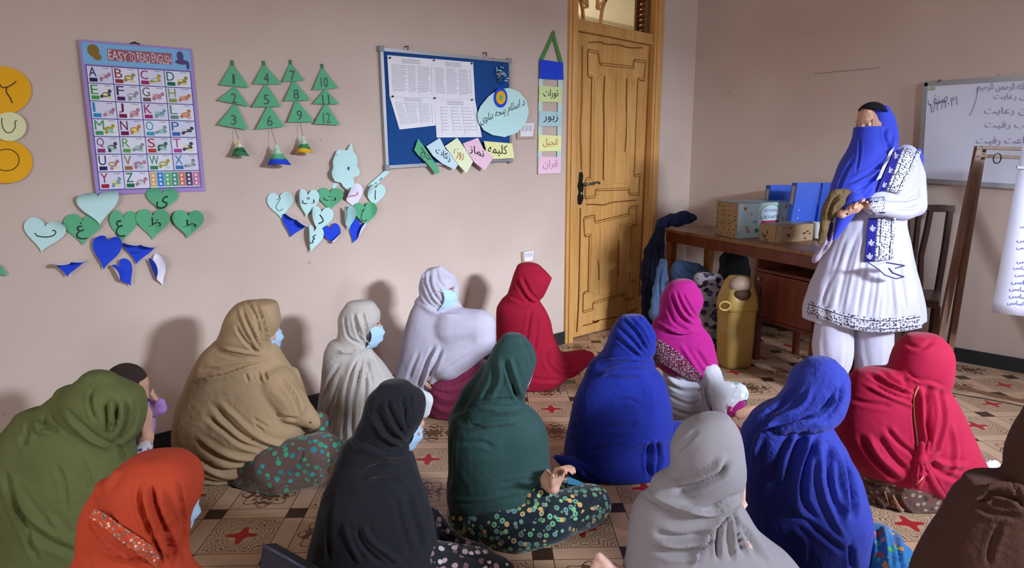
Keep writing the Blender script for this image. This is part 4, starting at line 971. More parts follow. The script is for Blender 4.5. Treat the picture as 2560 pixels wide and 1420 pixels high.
def tuck(root, allow=(), inset=.026, fwd=None):
    """keeps the body inside the clothes except inside the listed frame circles (x, y, r)"""
    kids = [o for o in bpy.data.objects if o.parent == root and o.type == 'MESH']; body = [o for o in kids if o.name.startswith('body')][0]
    gs = [o for o in kids if o.name.split('.')[0] in ('shawl', 'headscarf', 'skirt', 'tunic', 'dress', 'trousers', 'sleeve', 'top', 'trouser_leg')]
    V = []; F = []
    for o in gs:
        n = len(V); w = o.location; V += [v.co + w for v in o.data.vertices]; F += [tuple(i + n for i in p.vertices) for p in o.data.polygons]
    t = BVHTree.FromPolygons(V, F); B = getV(body.data); w = np.array(body.location); X_, Y_, _ = project(B + w + np.array(root.location))
    keep = np.zeros(len(B), bool)
    for x, y, r in allow: keep |= np.hypot(X_ - x, Y_ - y) < r
    for i in range(len(B)):
        if keep[i]: continue
        p = Vector(B[i] + w); loc, nn, _, d = t.find_nearest(p)
        if (p - loc).dot(nn) > -inset * .85: B[i] = np.array(loc - nn * inset) - w
    for i in range(len(B)):
        if keep[i]: continue
        p = Vector(B[i] + w); loc, nn, _, d = t.find_nearest(p)
        if (p - loc).dot(nn) > -inset * .7: B[i] = np.array(loc - nn * inset) - w
    B[:, 2] = np.maximum(B[:, 2] + w[2] , .004) - w[2]; setV(body.data, B)
def person(D, x, label, group=None):
    c = on_D(x, 800, D); return thing('person', (c.x, c.y, 0), label, 'person', group)
def prt(name, bg_, cols, kind='dots', scale=60, rough=.85, stretch=(1, 1, 1)):
    """printed cloth: blobs of several colours on a ground, from Voronoi cells"""
    if name in MC: return MC[name]
    m, T, b = base(name, bg_, rough, .2); v = objvec(T, stretch); b.inputs['Sheen Weight'].default_value = .2
    vo = T.new('ShaderNodeTexVoronoi'); vo.inputs['Scale'].default_value = scale; vo.inputs['Randomness'].default_value = .75; T.link(v, vo.inputs['Vector'])
    dd = X(vo.outputs['Distance']); sp = T.new('ShaderNodeSeparateColor'); T.link(vo.outputs['Color'], sp.inputs[0]); rnd = X(sp.outputs[0]); rnd2 = X(sp.outputs[1])
    col = lin(cols[0])
    for i, c in enumerate(cols[1:]): col = mixc(T, rnd.gt((i + 1) / len(cols)), col, lin(c))
    if kind == 'rings': f = dd.lt(.42) ; inner = dd.lt(.24); c2 = mixc(T, inner, mixc(T, .8, lin('#d9b070'), col), mixc(T, rnd2.gt(.5), lin('#1f6f78'), col)); out = mixc(T, f, lin(bg_), c2)
    elif kind == 'dots': out = mixc(T, dd.lt(.36), lin(bg_), col)
    else: out = mixc(T, (dd + X(noise(T, scale * 1.3, 3, v)) * .35).lt(.6) * rnd2.gt(.2), lin(bg_), col)
    T.link(out, b.inputs['Base Color']); bump(T, b, X(noise(T, 30, 3, objvec(T), dist=1)), .3, .012); MC[name] = m; return m

# ================================================================== DESK CORNER
DL, DR = Vector((4.55, 3.1, 0)), Vector((3.97, 1.66, 0)); dd_ = (DR - DL).normalized(); dn = Vector((-dd_.y, dd_.x, 0))
if dn.x < 0: dn = -dn
ZT = .775
def on_desk(px, py, back=0.0):
    d, h = ray(px, py); n = Vector((dn.x, dn.y, 0)); O = Vector((0, 0, HC)); return O + d * ((DL + n * back - O).dot(n) / d.dot(n))
def dk(s, back, z): return DL + dd_ * s + dn * back + Vector((0, 0, z))
M_dt = wood('desk_top_wood', '#8a6544', '#6f4c30', .35, (9, 9, 1.5)); M_dr = wood('desk_red_wood', '#6e3524', '#55271b', .4, (8, 8, 1.2)); M_dleg = wood('desk_leg_wood', '#9c6a3a', '#845328', .45)
LD = (DR - DL).length + .06
desk = thing('desk', dk(LD / 2, .25, 0), 'wooden desk with a red-brown cupboard, standing askew in the corner', 'desk')
def ob(b, s0, s1, b0, b1, z0, z1): return b.hexa([dk(s0, b0, z0), dk(s1, b0, z0), dk(s1, b0, z1), dk(s0, b0, z1), dk(s0, b1, z0), dk(s1, b1, z0), dk(s1, b1, z1), dk(s0, b1, z1)])
b = MB(); ob(b, 0, LD, 0, .46, ZT - .025, ZT); b.obj('desktop', M_dt, desk, bevel=.004)
b = MB(); ob(b, .05, LD, .02, .04, ZT - .10, ZT - .025); ob(b, .05, LD, .42, .44, ZT - .10, ZT - .025); b.obj('apron', M_dr, desk)
for s0, bk in ((.05, .02), (.05, .38)):
    b = MB(); b.hexa([dk(s0, bk, ZT - .025), dk(s0 + .075, bk, ZT - .025), dk(s0 + .075, bk + .06, ZT - .025), dk(s0, bk + .06, ZT - .025), dk(s0 + .02, bk + .01, 0), dk(s0 + .055, bk + .01, 0), dk(s0 + .055, bk + .045, 0), dk(s0 + .02, bk + .045, 0)]); b.obj('leg', M_dleg, desk, bevel=.004)
sc_ = (on_desk(1880, 700) - DL).dot(dd_); zt_, zs, zb = ZT - .1, on_desk(1885, 672).z, on_desk(1882, 790).z
b = MB(); ob(b, sc_, sc_ + .02, .02, .42, zb, zt_); ob(b, LD - .02, LD, .02, .42, zb, zt_); ob(b, sc_, LD, .40, .42, zb, zt_); ob(b, sc_, LD, .02, .42, zb - .02, zb); ob(b, sc_, LD, .02, .42, zs - .012, zs + .005); b.obj('cupboard', M_dr, desk)
b = MB(); ob(b, sc_ + .015, LD - .02, .004, .022, zb + .008, zs - .016); do = b.obj('door', M_dr, desk, bevel=.003)
b = MB(); q = on_desk(1897, 698, -.012); b.ell(q, (.012, .012, .012)); k = b.obj('knob', plain('brass_knob', '#b08a78', .3, .5, .6), None, True); k.parent = do; k.location = -(do.location + desk.location)
b = MB(); ob(b, (on_desk(1894, 700) - DL).dot(dd_), (on_desk(1903, 700) - DL).dot(dd_), -.004, .004, zs - .17, zs - .11); k = b.obj('lock_plate', plain('brass_dark', '#5a2c24', .4, .5, .4), None); k.parent = do; k.location = -(do.location + desk.location)
for s0, bk in ((sc_ + .01, .03), (LD - .05, .03), (sc_ + .01, .37), (LD - .05, .37)): b = MB(); ob(b, s0, s0 + .035, bk, bk + .035, 0, zb - .02); b.obj('leg', M_dr, desk)
# picture carton and kraft carton
M_kraft = plain('kraft_card', '#a48a6c', .85, .15, 0, .08, 20); M_kd = plain('kraft_dark_print', '#4a3428', .8); M_bx = plain('pale_blue_card', '#b9d3e0', .6, .25, 0, .08, 5)
def carton(name, pf, pl, pr, hgt, label, mats, cat='box'):
    """pf, pl, pr: frame pixels of the bottom front, left and right corners on the desk top"""
    F_, L_, R2 = on_z(*pf, ZT + .001), on_z(*pl, ZT + .001), on_z(*pr, ZT + .001); B_ = L_ + R2 - F_; U_ = Vector((0, 0, hgt)); g = thing(name, F_, label, cat)
    for nm, a, c, m in (('left_side', L_, F_, mats[0]), ('front', F_, R2, mats[1]), ('right_side', R2, B_, mats[0]), ('back', B_, L_, mats[1])):
        i = (F_ + B_) / 2 - (a + c) / 2; i.z = 0; i = i.normalized() * .004; b = MB(); b.hexa([a, c, c + U_, a + U_, a + i, c + i, c + U_ + i, a + U_ + i]); b.obj(nm, m, g)
    b = MB(); b.hexa([L_ + U_, F_ + U_, R2 + U_, B_ + U_, L_ + U_ * .985, F_ + U_ * .985, R2 + U_ * .985, B_ + U_ * .985]); b.obj('lid', mats[2], g)
    def face(a, c): 
        o = ((a + c) / 2 - (F_ + B_) / 2); o.z = 0; o = o.normalized() * .0015
        return lambda u, v, e=0: a + (c - a) * u + U_ * v + o * (1 + e)
    return g, face(L_, F_), face(F_, R2), face(R2, B_)
def blob(b, fn, u, v, ru, rv, n=10, e=0, rot=0, sp=0): b.add([fn(u + ru * math.cos(2 * math.pi * k / n + rot) * (1 - sp * (k % 2)), v + rv * math.sin(2 * math.pi * k / n + rot) * (1 - sp * (k % 2)), e) for k in range(n)], [tuple(range(n))])
ZBx = .238
g, fl_, ff_, fr_ = carton('picture_carton', (1841, 597), (1788, 584), (1973, 587), ZBx, 'white and light blue printed carton on the desk', [M_kraft, M_bx, plain('lid_blue', '#8fb4c8', .4)])
for c, pts in (('#b5702f', [(.13, .85, .035, .08, .45)]), ('#c77f9a', [(.25, .68, .03, .04, .2), (.9, .86, .028, .06, 0), (.2, .2, .04, .07, .3)]), ('#8fae5a', [(.18, .3, .03, .05, 0), (.78, .3, .03, .05, .2)]), ('#7fa8c0', [(.32, .45, .05, .04, 0), (.85, .5, .03, .05, .3)]), ('#3f7f68', [(.36, .2, .04, .07, .2)]), ('#e0e4ea', [(.4, .8, .03, .05, .5), (.7, .2, .06, .05, .3)])):
    b = MB()
    for u, v, ru, rv, sp in pts: blob(b, ff_, u, v, ru, rv, 10, 0, .3, sp)
    b.obj('printed_picture', pm(c, 'box' + c), g, fix=False)
b = MB(); blob(b, ff_, .6, .66, .20, .30, 20, .2); b.obj('logo_ring', pm('#7fae6a', 'lgr'), g, fix=False); b = MB(); blob(b, ff_, .6, .66, .185, .27, 20, .5); b.obj('logo_disc', pm('#c5d8e8', 'lgd'), g, fix=False)
b = MB(); b.add([ff_(u, v, .9) for u, v in ((.43, .40), (.77, .40), (.76, .47), (.44, .47))], [(0, 1, 2, 3)]); b.obj('logo_band', pm('#a8384a', 'lgb'), g, fix=False)
b = MB(); put_text(b, 'KITCHEN', lambda u, v: ff_(.48 + .24 * u, .73 + .07 * v, 1)); put_text(b, 'CUBE & NATIVE', lambda u, v: ff_(.43 + .34 * u, .53 + .09 * v, 1)); b.obj('lettering', pm('#2b4a7a', 'lgt'), g, fix=False)
b = MB()
for i in range(26): blob(b, fl_, .12 + .76 * (i % 4) / 3 + rng.normal(0, .03), .1 + .8 * (i // 4) / 6 + rng.normal(0, .02), rng.uniform(.02, .06), rng.uniform(.015, .04), 7, 0, rng.uniform(0, 3), .4)
b.obj('stamped_print', pm('#6a4a3a', 'stamp'), g, fix=False)
b = MB()
for i in range(10): blob(b, fl_, rng.uniform(.1, .9), rng.uniform(.1, .9), .04, .02, 7, .2, rng.uniform(0, 3), .3)
b.obj('stamped_print', pm('#5f7a4a', 'stamp2'), g, fix=False)
g, fl_, ff_, fr_ = carton('kraft_carton', (1938, 608), (1897, 600), (2032, 600), .112, 'low brown cardboard carton with black print on the desk', [M_kraft, M_kraft, plain('lid_grey', '#8a8c84', .5)])
b = MB()
for u, v, ru, rv in ((.2, .82, .03, .05), (.3, .85, .025, .04), (.38, .83, .03, .05), (.75, .45, .06, .07), (.83, .55, .05, .06), (.9, .42, .04, .05), (.78, .15, .04, .07), (.33, .4, .05, .12), (.15, .1, .02, .05)): blob(b, ff_, u, v, ru, rv, 8, 0, .3, .3)
for u, v, ru, rv in ((.35, .3, .12, .12), (.5, .55, .05, .16), (.45, .1, .08, .09), (.2, .4, .05, .1)): blob(b, fl_, u, v, ru, rv, 8, 0, .3, .4)
b.obj('stamped_print', M_kd, g, fix=False)
# lever arch files
def binder(p, top, w, depth, yaw, label, zb, tilt=0):
    c = on_z(*p, zb); f = (Matrix.Rotation(yaw, 3, 'Z') @ RT); s = Matrix.Rotation(yaw, 3, 'Z') @ FH; U_ = (Vector((0, 0, 1)) + f * tilt).normalized() * top; g = thing('ring_binder', c, label, 'binder', 'blue ring binders on the desk')
    def bx(b, x0, x1, y0, y1, z0, z1): b.hexa([c + f * x + s * y + U_ * z for x, y, z in ((x0, y0, z0), (x1, y0, z0), (x1, y0, z1), (x0, y0, z1), (x0, y1, z0), (x1, y1, z0), (x1, y1, z1), (x0, y1, z1))])
    m = plain('binder_blue', '#1c4fc4', .35, .4)
    b = MB(); bx(b, 0, w, 0, .004, 0, 1); b.obj('front_cover', m, g); b = MB(); bx(b, 0, w, depth - .004, depth, 0, 1); b.obj('back_cover', m, g); b = MB(); bx(b, -.004, 0, 0, depth, 0, 1); b.obj('spine', m, g)
    b = MB(); bx(b, .01, w - .01, .006, depth - .006, .02, .97); b.obj('paper_block', M_white, g); b = MB(); bx(b, -.006, -.004, depth * .2, depth * .8, .45, .92); b.obj('spine_label', plain('label_grey', '#b9b4ae'), g)
    b = MB(); bx(b, .03, .04, -.006, .0, .28, .31); bx(b, .03, .04, -.006, .0, .08, .11); b.obj('rivet', M_alu, g)
binder((1914, 581), .345, .185, .06, 0.2, 'leftmost blue ring binder, standing behind the picture carton', ZT + .002, .06)
binder((1979, 554), .262, .165, .07, 0.1, 'middle blue ring binder, standing on the kraft carton', ZT + .114, .10)
binder((2043, 554), .262, .16, .07, 0.2, 'rightmost blue ring binder, partly behind the teacher', ZT + .114, .10)
c = on_z(2041, 596, ZT + .001); b = MB(); b.lathe([(.024, 0), (.026, .01), (.034, .11), (.035, .112), (.032, .112), (.024, .012)], c, 20); tag(b.obj('paper_cup', plain('white_cup', '#dfe0e4', .5), smooth=True, base=c), 'white paper cup beside the kraft carton', 'cup')
# clothes heaped on the desk corner and bags on the floor
def heap(name, mat, pts, D, label, cat, seed, fl=(), amp=.008, freq=26, group=None):
    b = MB(); c = on_D(pts[0][0][0], pts[0][0][1], D)
    for ch_ in pts: cap(b, ch_, D)
    me = remesh(b, .009, 5); folds(me, fl, seed, amp, freq); g = thing(name, c, label, cat, group); meshobj('cloth' if 'bag' not in name else 'bag_body', me, mat, g); return g
C_nv = cloth('navy_plaid', '#232a4e', .9, .5, .1, csc=26)
g = heap('folded_scarf', C_nv, [[(1652, 560, -.02, 10), (1672, 551, -.0, 11), (1690, 546, .03, 12), (1712, 541, .02, 11), (1738, 547, .02, 5)], [(1660, 556, .06, 9), (1700, 553, .06, 10), (1722, 550, .0, 8)]], 4.95, 'crumpled navy cloth on the far left corner of the desk', 'cloth', 31, freq=48, amp=.016)
def lheap(name, mat, rings, D, label, cat, seed, fl=(), amp=.012, freq=22, ratio=.5, floor=False):
    b = MB(); loft(b, rings, D, ratio, floor=floor); me = remesh(b, .008, 6); folds(me, fl, seed, amp, freq); c = on_D(rings[0][1], rings[0][0], D); g = thing(name, c, label, cat); meshobj('cloth', me, mat, g); return g
lheap('hanging_coat', cloth('dark_plaid', '#1b2036', .9, .6, .1, csc=20), [(566, 1640, 1660), (600, 1628, 1660), (640, 1610, 1658), (690, 1604, 1652), (750, 1604, 1645), (800, 1612, 1648)], 4.92, 'dark plaid coat hanging from the desk corner beside the door', 'coat', 32, [('g', 3, 14, 1630, 620, 1622, 680, 1618, 760), ('r', 3, 14, 1640, 600, 1638, 680, 1630, 760), ('g', 3, 12, 1648, 600, 1646, 660, 1640, 700)], .016, 26, .35, True)
lheap('cloth_bag', cloth('denim_blue', '#536c92', .85, .4, .2, csc=20), [(650, 1652, 1666), (690, 1640, 1668), (740, 1630, 1672), (790, 1624, 1676), (812, 1632, 1672)], 4.7, 'dull blue cloth bag slumped against the front desk leg', 'bag', 33, [('g', 3, 12, 1655, 660, 1648, 720, 1655, 790), ('r', 3, 10, 1662, 680, 1668, 730, 1662, 790)], .012, 24, .5, True)
lheap('cloth_bundle', cloth('steel_blue', '#41577c', .85, .4, .2, csc=20), [(652, 1690, 1700), (664, 1682, 1740), (680, 1680, 1775), (705, 1678, 1785), (740, 1682, 1780)], 4.78, 'steel blue cloth bundle pushed under the desk', 'bag', 34, [('g', 3, 12, 1700, 660, 1730, 680, 1775, 690), ('r', 3, 10, 1690, 680, 1720, 700, 1770, 700)], .014, 24, .45, True)
lheap('tote_bag', prt('purple_print_bag', '#9a97a1', ['#2c2540', '#3a3350', '#1f1a30', '#4a4460'], 'x', 20), [(686, 1745, 1800), (700, 1738, 1812), (730, 1745, 1808), (780, 1745, 1806), (820, 1750, 1800)], 4.45, 'black and grey printed bag between the magenta scarf and the yellow bin', 'bag', 35, [('g', 3, 14, 1745, 720, 1775, 712, 1808, 722), ('r', 3, 12, 1748, 770, 1775, 762, 1805, 770), ('g', 3, 12, 1750, 782, 1775, 776, 1800, 784)], .012, 24, .4, True)
lheap('shoulder_bag', plain('charcoal_nylon', '#15151d', .6), [(625, 1815, 1850), (650, 1800, 1872), (690, 1798, 1874), (720, 1800, 1874)], 4.98, 'black bag in the shadow under the desk', 'bag', 36, [], .01, 24, .25, True)
# bin
BD_ = 4.22; bc = on_D(1838, 842, BD_); bc.z = 0; bh = on_D(1838, 690, BD_).z + .01; bw = 88 * MPP(BD_) / 2
bn = thing('waste_bin', bc, 'mustard yellow swing-lid plastic bin by the cupboard door', 'bin'); M_bin = plain('mustard_plastic', '#b39650', .38, .45)
rb = Matrix.Rotation(-YAW + .25, 3, 'Z')
def rr(b, prof, n=32, p=4.0):
    V = []; F = []
    for w_x, w_y, z in prof:
        for k in range(n):
            t = 2 * math.pi * k / n; c, s = math.cos(t), math.sin(t); V.append(bc + rb @ Vector((math.copysign(abs(c) ** (2 / p), c) * w_x, math.copysign(abs(s) ** (2 / p), s) * w_y, z)))
    for i in range(len(prof) - 1):
        for k in range(n): a, c = i * n + k, i * n + (k + 1) % n; F.append((a, c, c + n, a + n))
    F += [tuple(range(n))[::-1], tuple(range((len(prof) - 1) * n, len(prof) * n))]; b.add(V, F)
b = MB(); rr(b, [(bw * .80, bw * .72, 0), (bw * .86, bw * .78, .02), (bw * .94, bw * .84, bh * .40), (bw * .945, bw * .845, bh * .42), (bw * .93, bw * .83, bh * .425), (bw * .97, bw * .87, bh * .62), (bw * .99, bw * .89, bh * .64)]); b.obj('bin_body', M_bin, bn, True)
b = MB(); rr(b, [(bw * 1.02, bw * .92, bh * .63), (bw * 1.03, bw * .93, bh * .66), (bw * .98, bw * .88, bh * .76), (bw * .70, bw * .66, bh * .93), (bw * .45, bw * .45, bh * .985)]); b.obj('bin_lid', M_bin, bn, True)
fb = -(rb @ Vector((0, 1, 0))); lc = bc + Vector((0, 0, bh * .90)) + fb * bw * .46 - RT * .018
Ml = (Matrix.Rotation(0, 3, 'Z') @ rb) @ Matrix.Rotation(math.radians(-35), 3, 'X')
b = MB(); b.ell(lc, (bw * .68, bw * .5, bw * .54), rb, 20, 14); b.obj('swing_flap', plain('beige_flap', '#a08876', .5), bn, True)
b = MB(); b.ell(lc + Vector((0, 0, -.055)) + fb * .012, (bw * .60, bw * .50, bw * .44), rb, 20, 14); b.obj('opening', plain('bin_inside', '#4a3626', .8), bn, True)
q = on_D(1812, 765, BD_ - bw * .95); b = MB(); b.tube([q + RT * .035 * math.cos(a_) + Vector((0, 0, .028 * math.sin(a_))) for a_ in [k * math.pi / 5 for k in range(11)]], .007, 8); b.obj('bin_handle', M_bin, bn, True)

# chair behind the teacher
ct = thing('wooden_chair', on_D(2330, 870, 4.35), 'dark carved wooden chair behind the teacher', 'chair'); ct.location.z = 0
M_ch = wood('chair_wood', '#4a2f26', '#382219', .35)
Cq = lambda x, y, d=0: on_D(x, y, 4.3 + d)
b = MB(); b.hexa([Cq(2240, 500), Cq(2300, 510), Cq(2388, 513), Cq(2388, 532)] + [Cq(2240, 500, .03), Cq(2300, 510, .03), Cq(2388, 513, .03), Cq(2388, 532, .03)]) if False else b.prism([Cq(x, y) for x, y in [(2235, 502), (2270, 496), (2300, 500), (2320, 512), (2350, 512), (2388, 514), (2388, 531), (2350, 530), (2318, 530), (2290, 524), (2235, 524)]], FH * .03); b.obj('top_rail', M_ch, ct, bevel=.005)
for nm, pts, w in (('post', [(2375, 528), (2362, 620), (2345, 720), (2336, 800), (2330, 895)], .036), ('post', [(2240, 520), (2244, 620), (2250, 720), (2252, 800), (2254, 900)], .036), ('splat', [(2326, 528), (2316, 580), (2302, 640), (2300, 720)], .030), ('splat', [(2298, 526), (2290, 600), (2282, 660), (2284, 725)], .028), ('splat', [(2268, 522), (2268, 600), (2268, 660), (2270, 728)], .028)):
    b = MB(); P = [Cq(*p) for p in pts]
    for i in range(len(P) - 1): b.bar(P[i], P[i + 1] + (P[i + 1] - P[i]).normalized() * .004, w, .024, up=FH)
    b.obj(nm, M_ch, ct, bevel=.003)
b = MB(); b.hexa([Cq(2240, 742, -.4), Cq(2348, 752, -.4), Cq(2348, 772, -.4), Cq(2240, 762, -.4), Cq(2248, 722, .02), Cq(2350, 724, .02), Cq(2350, 742, .02), Cq(2248, 740, .02)]); b.obj('seat', M_ch, ct, bevel=.006)
for x in (2248, 2340): b = MB(); a = Cq(x, 765, -.36); b.bar(a, Vector((a.x, a.y, 0)), .036, .036, up=FH); b.obj('leg', M_ch, ct)
# easel and flip chart
M_es = wood('easel_wood', '#7a5844', '#634333', .45); ez = thing('easel', on_D(2360, 960, 3.85), 'brown wooden easel in front of the whiteboard', 'easel'); ez.location.z = 0
E3 = lambda x, y, d=0: on_D(x, y, 3.8 + d)
def leg(nm, a, c, w, t=.024):
    b = MB(); b.bar(a, c, w, t, up=FH); b.obj(nm, M_es, ez, bevel=.002)
f1 = E3(2332, 900, -.1); f1.z = 0.0; f2 = E3(2368, 900, .12); f2.z = 0.0
leg('leg', E3(2447, 366, 0), f1, .036); leg('leg', E3(2455, 374, .05), f2, .036)
leg('crossbar', E3(2450, 369, 0), E3(2640, 376, 0), .018, .03) ; leg('crossbar', E3(2449, 390, .02), E3(2640, 397, .02), .018, .03)
fr_ = E3(2740, 900, -.05); fr_.z = 0; leg('leg', E3(2640, 372, 0), fr_, .036)
b = MB(); c = E3(2493, 396, -.03); b.tube([c + RT * .021 * math.cos(a_) + Vector((0, 0, .027 * math.sin(a_))) for a_ in [k * math.pi / 8 for k in range(17)]], .003, 6); b.obj('ring', M_blk, ez, True)
for x, y in ((2450, 372), (2452, 390)): b = MB(); b.ell(E3(x, y, -.03), (.006,) * 3, n=8, m=6); b.obj('bolt', M_alu, ez, True)
SD = 3.5; fc = thing('flip_chart', on_D(2560, 380, SD), 'white flip chart sheet filled with blue handwriting at the right edge', 'flip chart')
SP = [(2556, 362), (2740, 372), (2740, 812), (2478, 781)]
def fs(u, v, e=0): p = bil(SP, u, v); return on_D(p.x, p.y, SD - e - .02 * math.sin(v * 3) * (1 - u))
b = MB(); V = []; F = []; n = 16
for e in (0, .0015):
    for j in range(n + 1):
        for i in range(5): V.append(fs(i / 4, j / n, e))
tot = 5 * (n + 1)
for j in range(n):
    for i in range(4): a = j * 5 + i; F += [(a, a + 1, a + 6, a + 5), (a + tot, a + 5 + tot, a + 6 + tot, a + 1 + tot)]
for j in range(n): F += [(j * 5, (j + 1) * 5, (j + 1) * 5 + tot, j * 5 + tot), (j * 5 + 4, j * 5 + 4 + tot, (j + 1) * 5 + 4 + tot, (j + 1) * 5 + 4)]
for i in range(4): F += [(i, i + tot, i + 1 + tot, i + 1), (n * 5 + i, n * 5 + i + 1, n * 5 + i + 1 + tot, n * 5 + i + tot)]
b.add(V, F); b.obj('sheet', plain('flip_paper', '#dcdcf2', .7), fc, True)
b = MB(); b.bar(fs(-.02, .135, .012), fs(1, .135, .012), .008, .012, up=(0, 0, 1)); b.obj('clamp_bar', plain('clamp_grey', '#8d90a0', .4, .5, .4), fc)
b = MB(); ln = ['شکایت', 'های', 'زنان', 'موضوع', 'فهرست', 'شفاهی', 'رعایت حقوق', '', 'درمورد', 'مشوره', '', 'مسایل', 'حقوق اساسی', 'تعلیم صحت', 'مصارف', 'همکاری', 'خانواده', 'خشونت علیه']
for i, w in enumerate(ln):
    if not w: continue
    v = .22 + .74 * i / len(ln); u0 = .03 + .13 * rng.uniform(0, .6) + max(0, .16 - v * .12)
    put_text(b, shape(w + ' ' + ln[(i * 5 + 3) % 6] + ' ' + ln[12]), lambda a, c_: fs(u0 + (.95 - u0) * a, v + .028 - .034 * c_ + .01 * a, .004))
b.obj('lettering', plain('blue_marker', '#4a4fa8'), fc, fix=False)

# ================================================================== THE TEACHER
D = 3.7; T0 = on_D(2165, 960, D); tc_ = thing('person', (T0.x, T0.y, 0), 'person standing as teacher in a white embroidered dress and blue face-covering scarf', 'person')
fdir = (-RT * .80 - FH * .60 + Vector((0, 0, -.08))).normalized(); b = MB(); g, M = head(b, on_D(2176, 307, D), fdir, .93)
TD = lambda x, y, d=0.0: on_D(x, y, D + d)
b.capsule(TD(2185, 350, .02), TD(2188, 400, .02), .045, .055); b.capsule(TD(2150, 420, .03), TD(2240, 415, .0), .06, .06); b.capsule(TD(2188, 430, .02), TD(2180, 600, .02), .10, .10); b.capsule(TD(2150, 620, 0), TD(2205, 620, 0), .085, .085)
for x0, x1, d1 in ((2140, 2085, -.06), (2205, 2182, .02)): b.capsule(TD(x0 + 8, 640, 0), TD((x0 + x1) / 2, 780, d1), .075, .055); b.capsule(TD((x0 + x1) / 2, 780, d1), TD(x1 + 4, 945, d1), .05, .035); b.capsule(TD(x1 + 4, 960, d1), TD(x1 - 15, 968, d1 - .13), .034, .026)
b.capsule(TD(2258, 410, .0), TD(2282, 520, -.02), .04, .034); w1 = TD(2168, 518, -.22); b.capsule(TD(2282, 520, -.02), w1, .034, .022)
hand(b, w1, TD(2122, 505, -.25) - w1, -FH * .3 + Vector((0, 0, -1)) * .6 - RT * .2, .9, .55, left=True, thumb=.2)
b.capsule(TD(2125, 415, .0), TD(2085, 520, -.05), .04, .034); w2 = TD(2105, 536, -.24); b.capsule(TD(2085, 520, -.05), w2, .034, .022)
hand(b, w2, TD(2150, 520, -.27) - w2, FH * .3 + Vector((0, 0, 1)) * .5, .88, .5, left=False, thumb=.3)
me = remesh(b, .0045, 2, .4); meshobj('body', me, SK1, tc_); eyes(g, M, .93, tc_)
C_wd = cloth('white_dress_viscose', '#bfbcd2', .7, .14, .3, csc=22); C_hj = cloth('cobalt_hijab', '#3443bc', .7, .15, .4, csc=24)
b = MB(); loft(b, [(388, 2120, 2290), (430, 2102, 2292), (500, 2098, 2278), (555, 2090, 2262), (600, 2076, 2270), (669, 2050, 2282), (728, 2026, 2296), (782, 2014, 2304), (800, 2014, 2305)], D, .66, n=140, k=80, p=2.0, pleat=(17, .022), top=(2205, 368))
cap(b, [(2262, 392, .0, 30), (2284, 440, 0, 26), (2290, 515, -.02, 25), (2262, 528, -.10, 23), (2215, 522, -.19, 20), (2180, 518, -.22, 18)], D)
me = remesh(b, .0065, 3); folds(me, [('g', 4, 4, 2295, 490, 2265, 500, 2225, 500), ('g', 4, 4, 2300, 505, 2270, 515, 2230, 512), ('g', 4, 4, 2296, 525, 2265, 530, 2235, 525), ('g', 4, 3, 2285, 470, 2262, 492, 2225, 488), ('r', 4, 3, 2298, 498, 2268, 507, 2228, 506), ('g', 5, 3, 2282, 400, 2290, 440, 2290, 480), ('g', 5, 5, 2150, 570, 2120, 650, 2090, 780), ('r', 5, 4, 2165, 570, 2140, 650, 2110, 790), ('g', 5, 5, 2175, 600, 2160, 680, 2140, 800), ('r', 5, 4, 2100, 620, 2078, 700, 2062, 770),
            ('g', 5, 4, 2120, 580, 2085, 680, 2050, 770), ('r', 5, 4, 2200, 680, 2195, 740, 2185, 800), ('g', 5, 4, 2215, 690, 2215, 750, 2210, 800), ('g', 5, 4, 2245, 640, 2258, 720, 2270, 790), ('r', 5, 4, 2232, 680, 2240, 740, 2245, 800), ('g', 5, 4, 2180, 680, 2172, 740, 2162, 800)], 41, .0015, 20)
dress = meshobj('dress', me, C_wd, tc_)
for rings, lab_ in (([(790, 2044, 2128), (830, 2038, 2130), (870, 2034, 2130), (905, 2040, 2126), (940, 2052, 2112), (962, 2060, 2104)], -.06), ([(790, 2140, 2228), (830, 2138, 2230), (870, 2138, 2229), (910, 2142, 2226), (940, 2148, 2216), (962, 2156, 2206)], .0)):
    b = MB(); loft(b, rings, D + lab_, .9, n=90, k=40, p=2, pleat=(9, .06)); me = remesh(b, .0065, 2); folds(me, [], 43, .001, 20); meshobj('trouser_leg', me, C_wd, tc_)
for sx in (2082, 2182): b = MB(); b.capsule(TD(sx + 2, 968, .02), TD(sx - 16, 974, -.14), .04, .032); V2 = [(v[0], v[1], max(.002, v[2])) for v in b.v]; b.v = V2; b.obj('shoe', plain('black_shoe', '#15151a', .4), tc_, True)
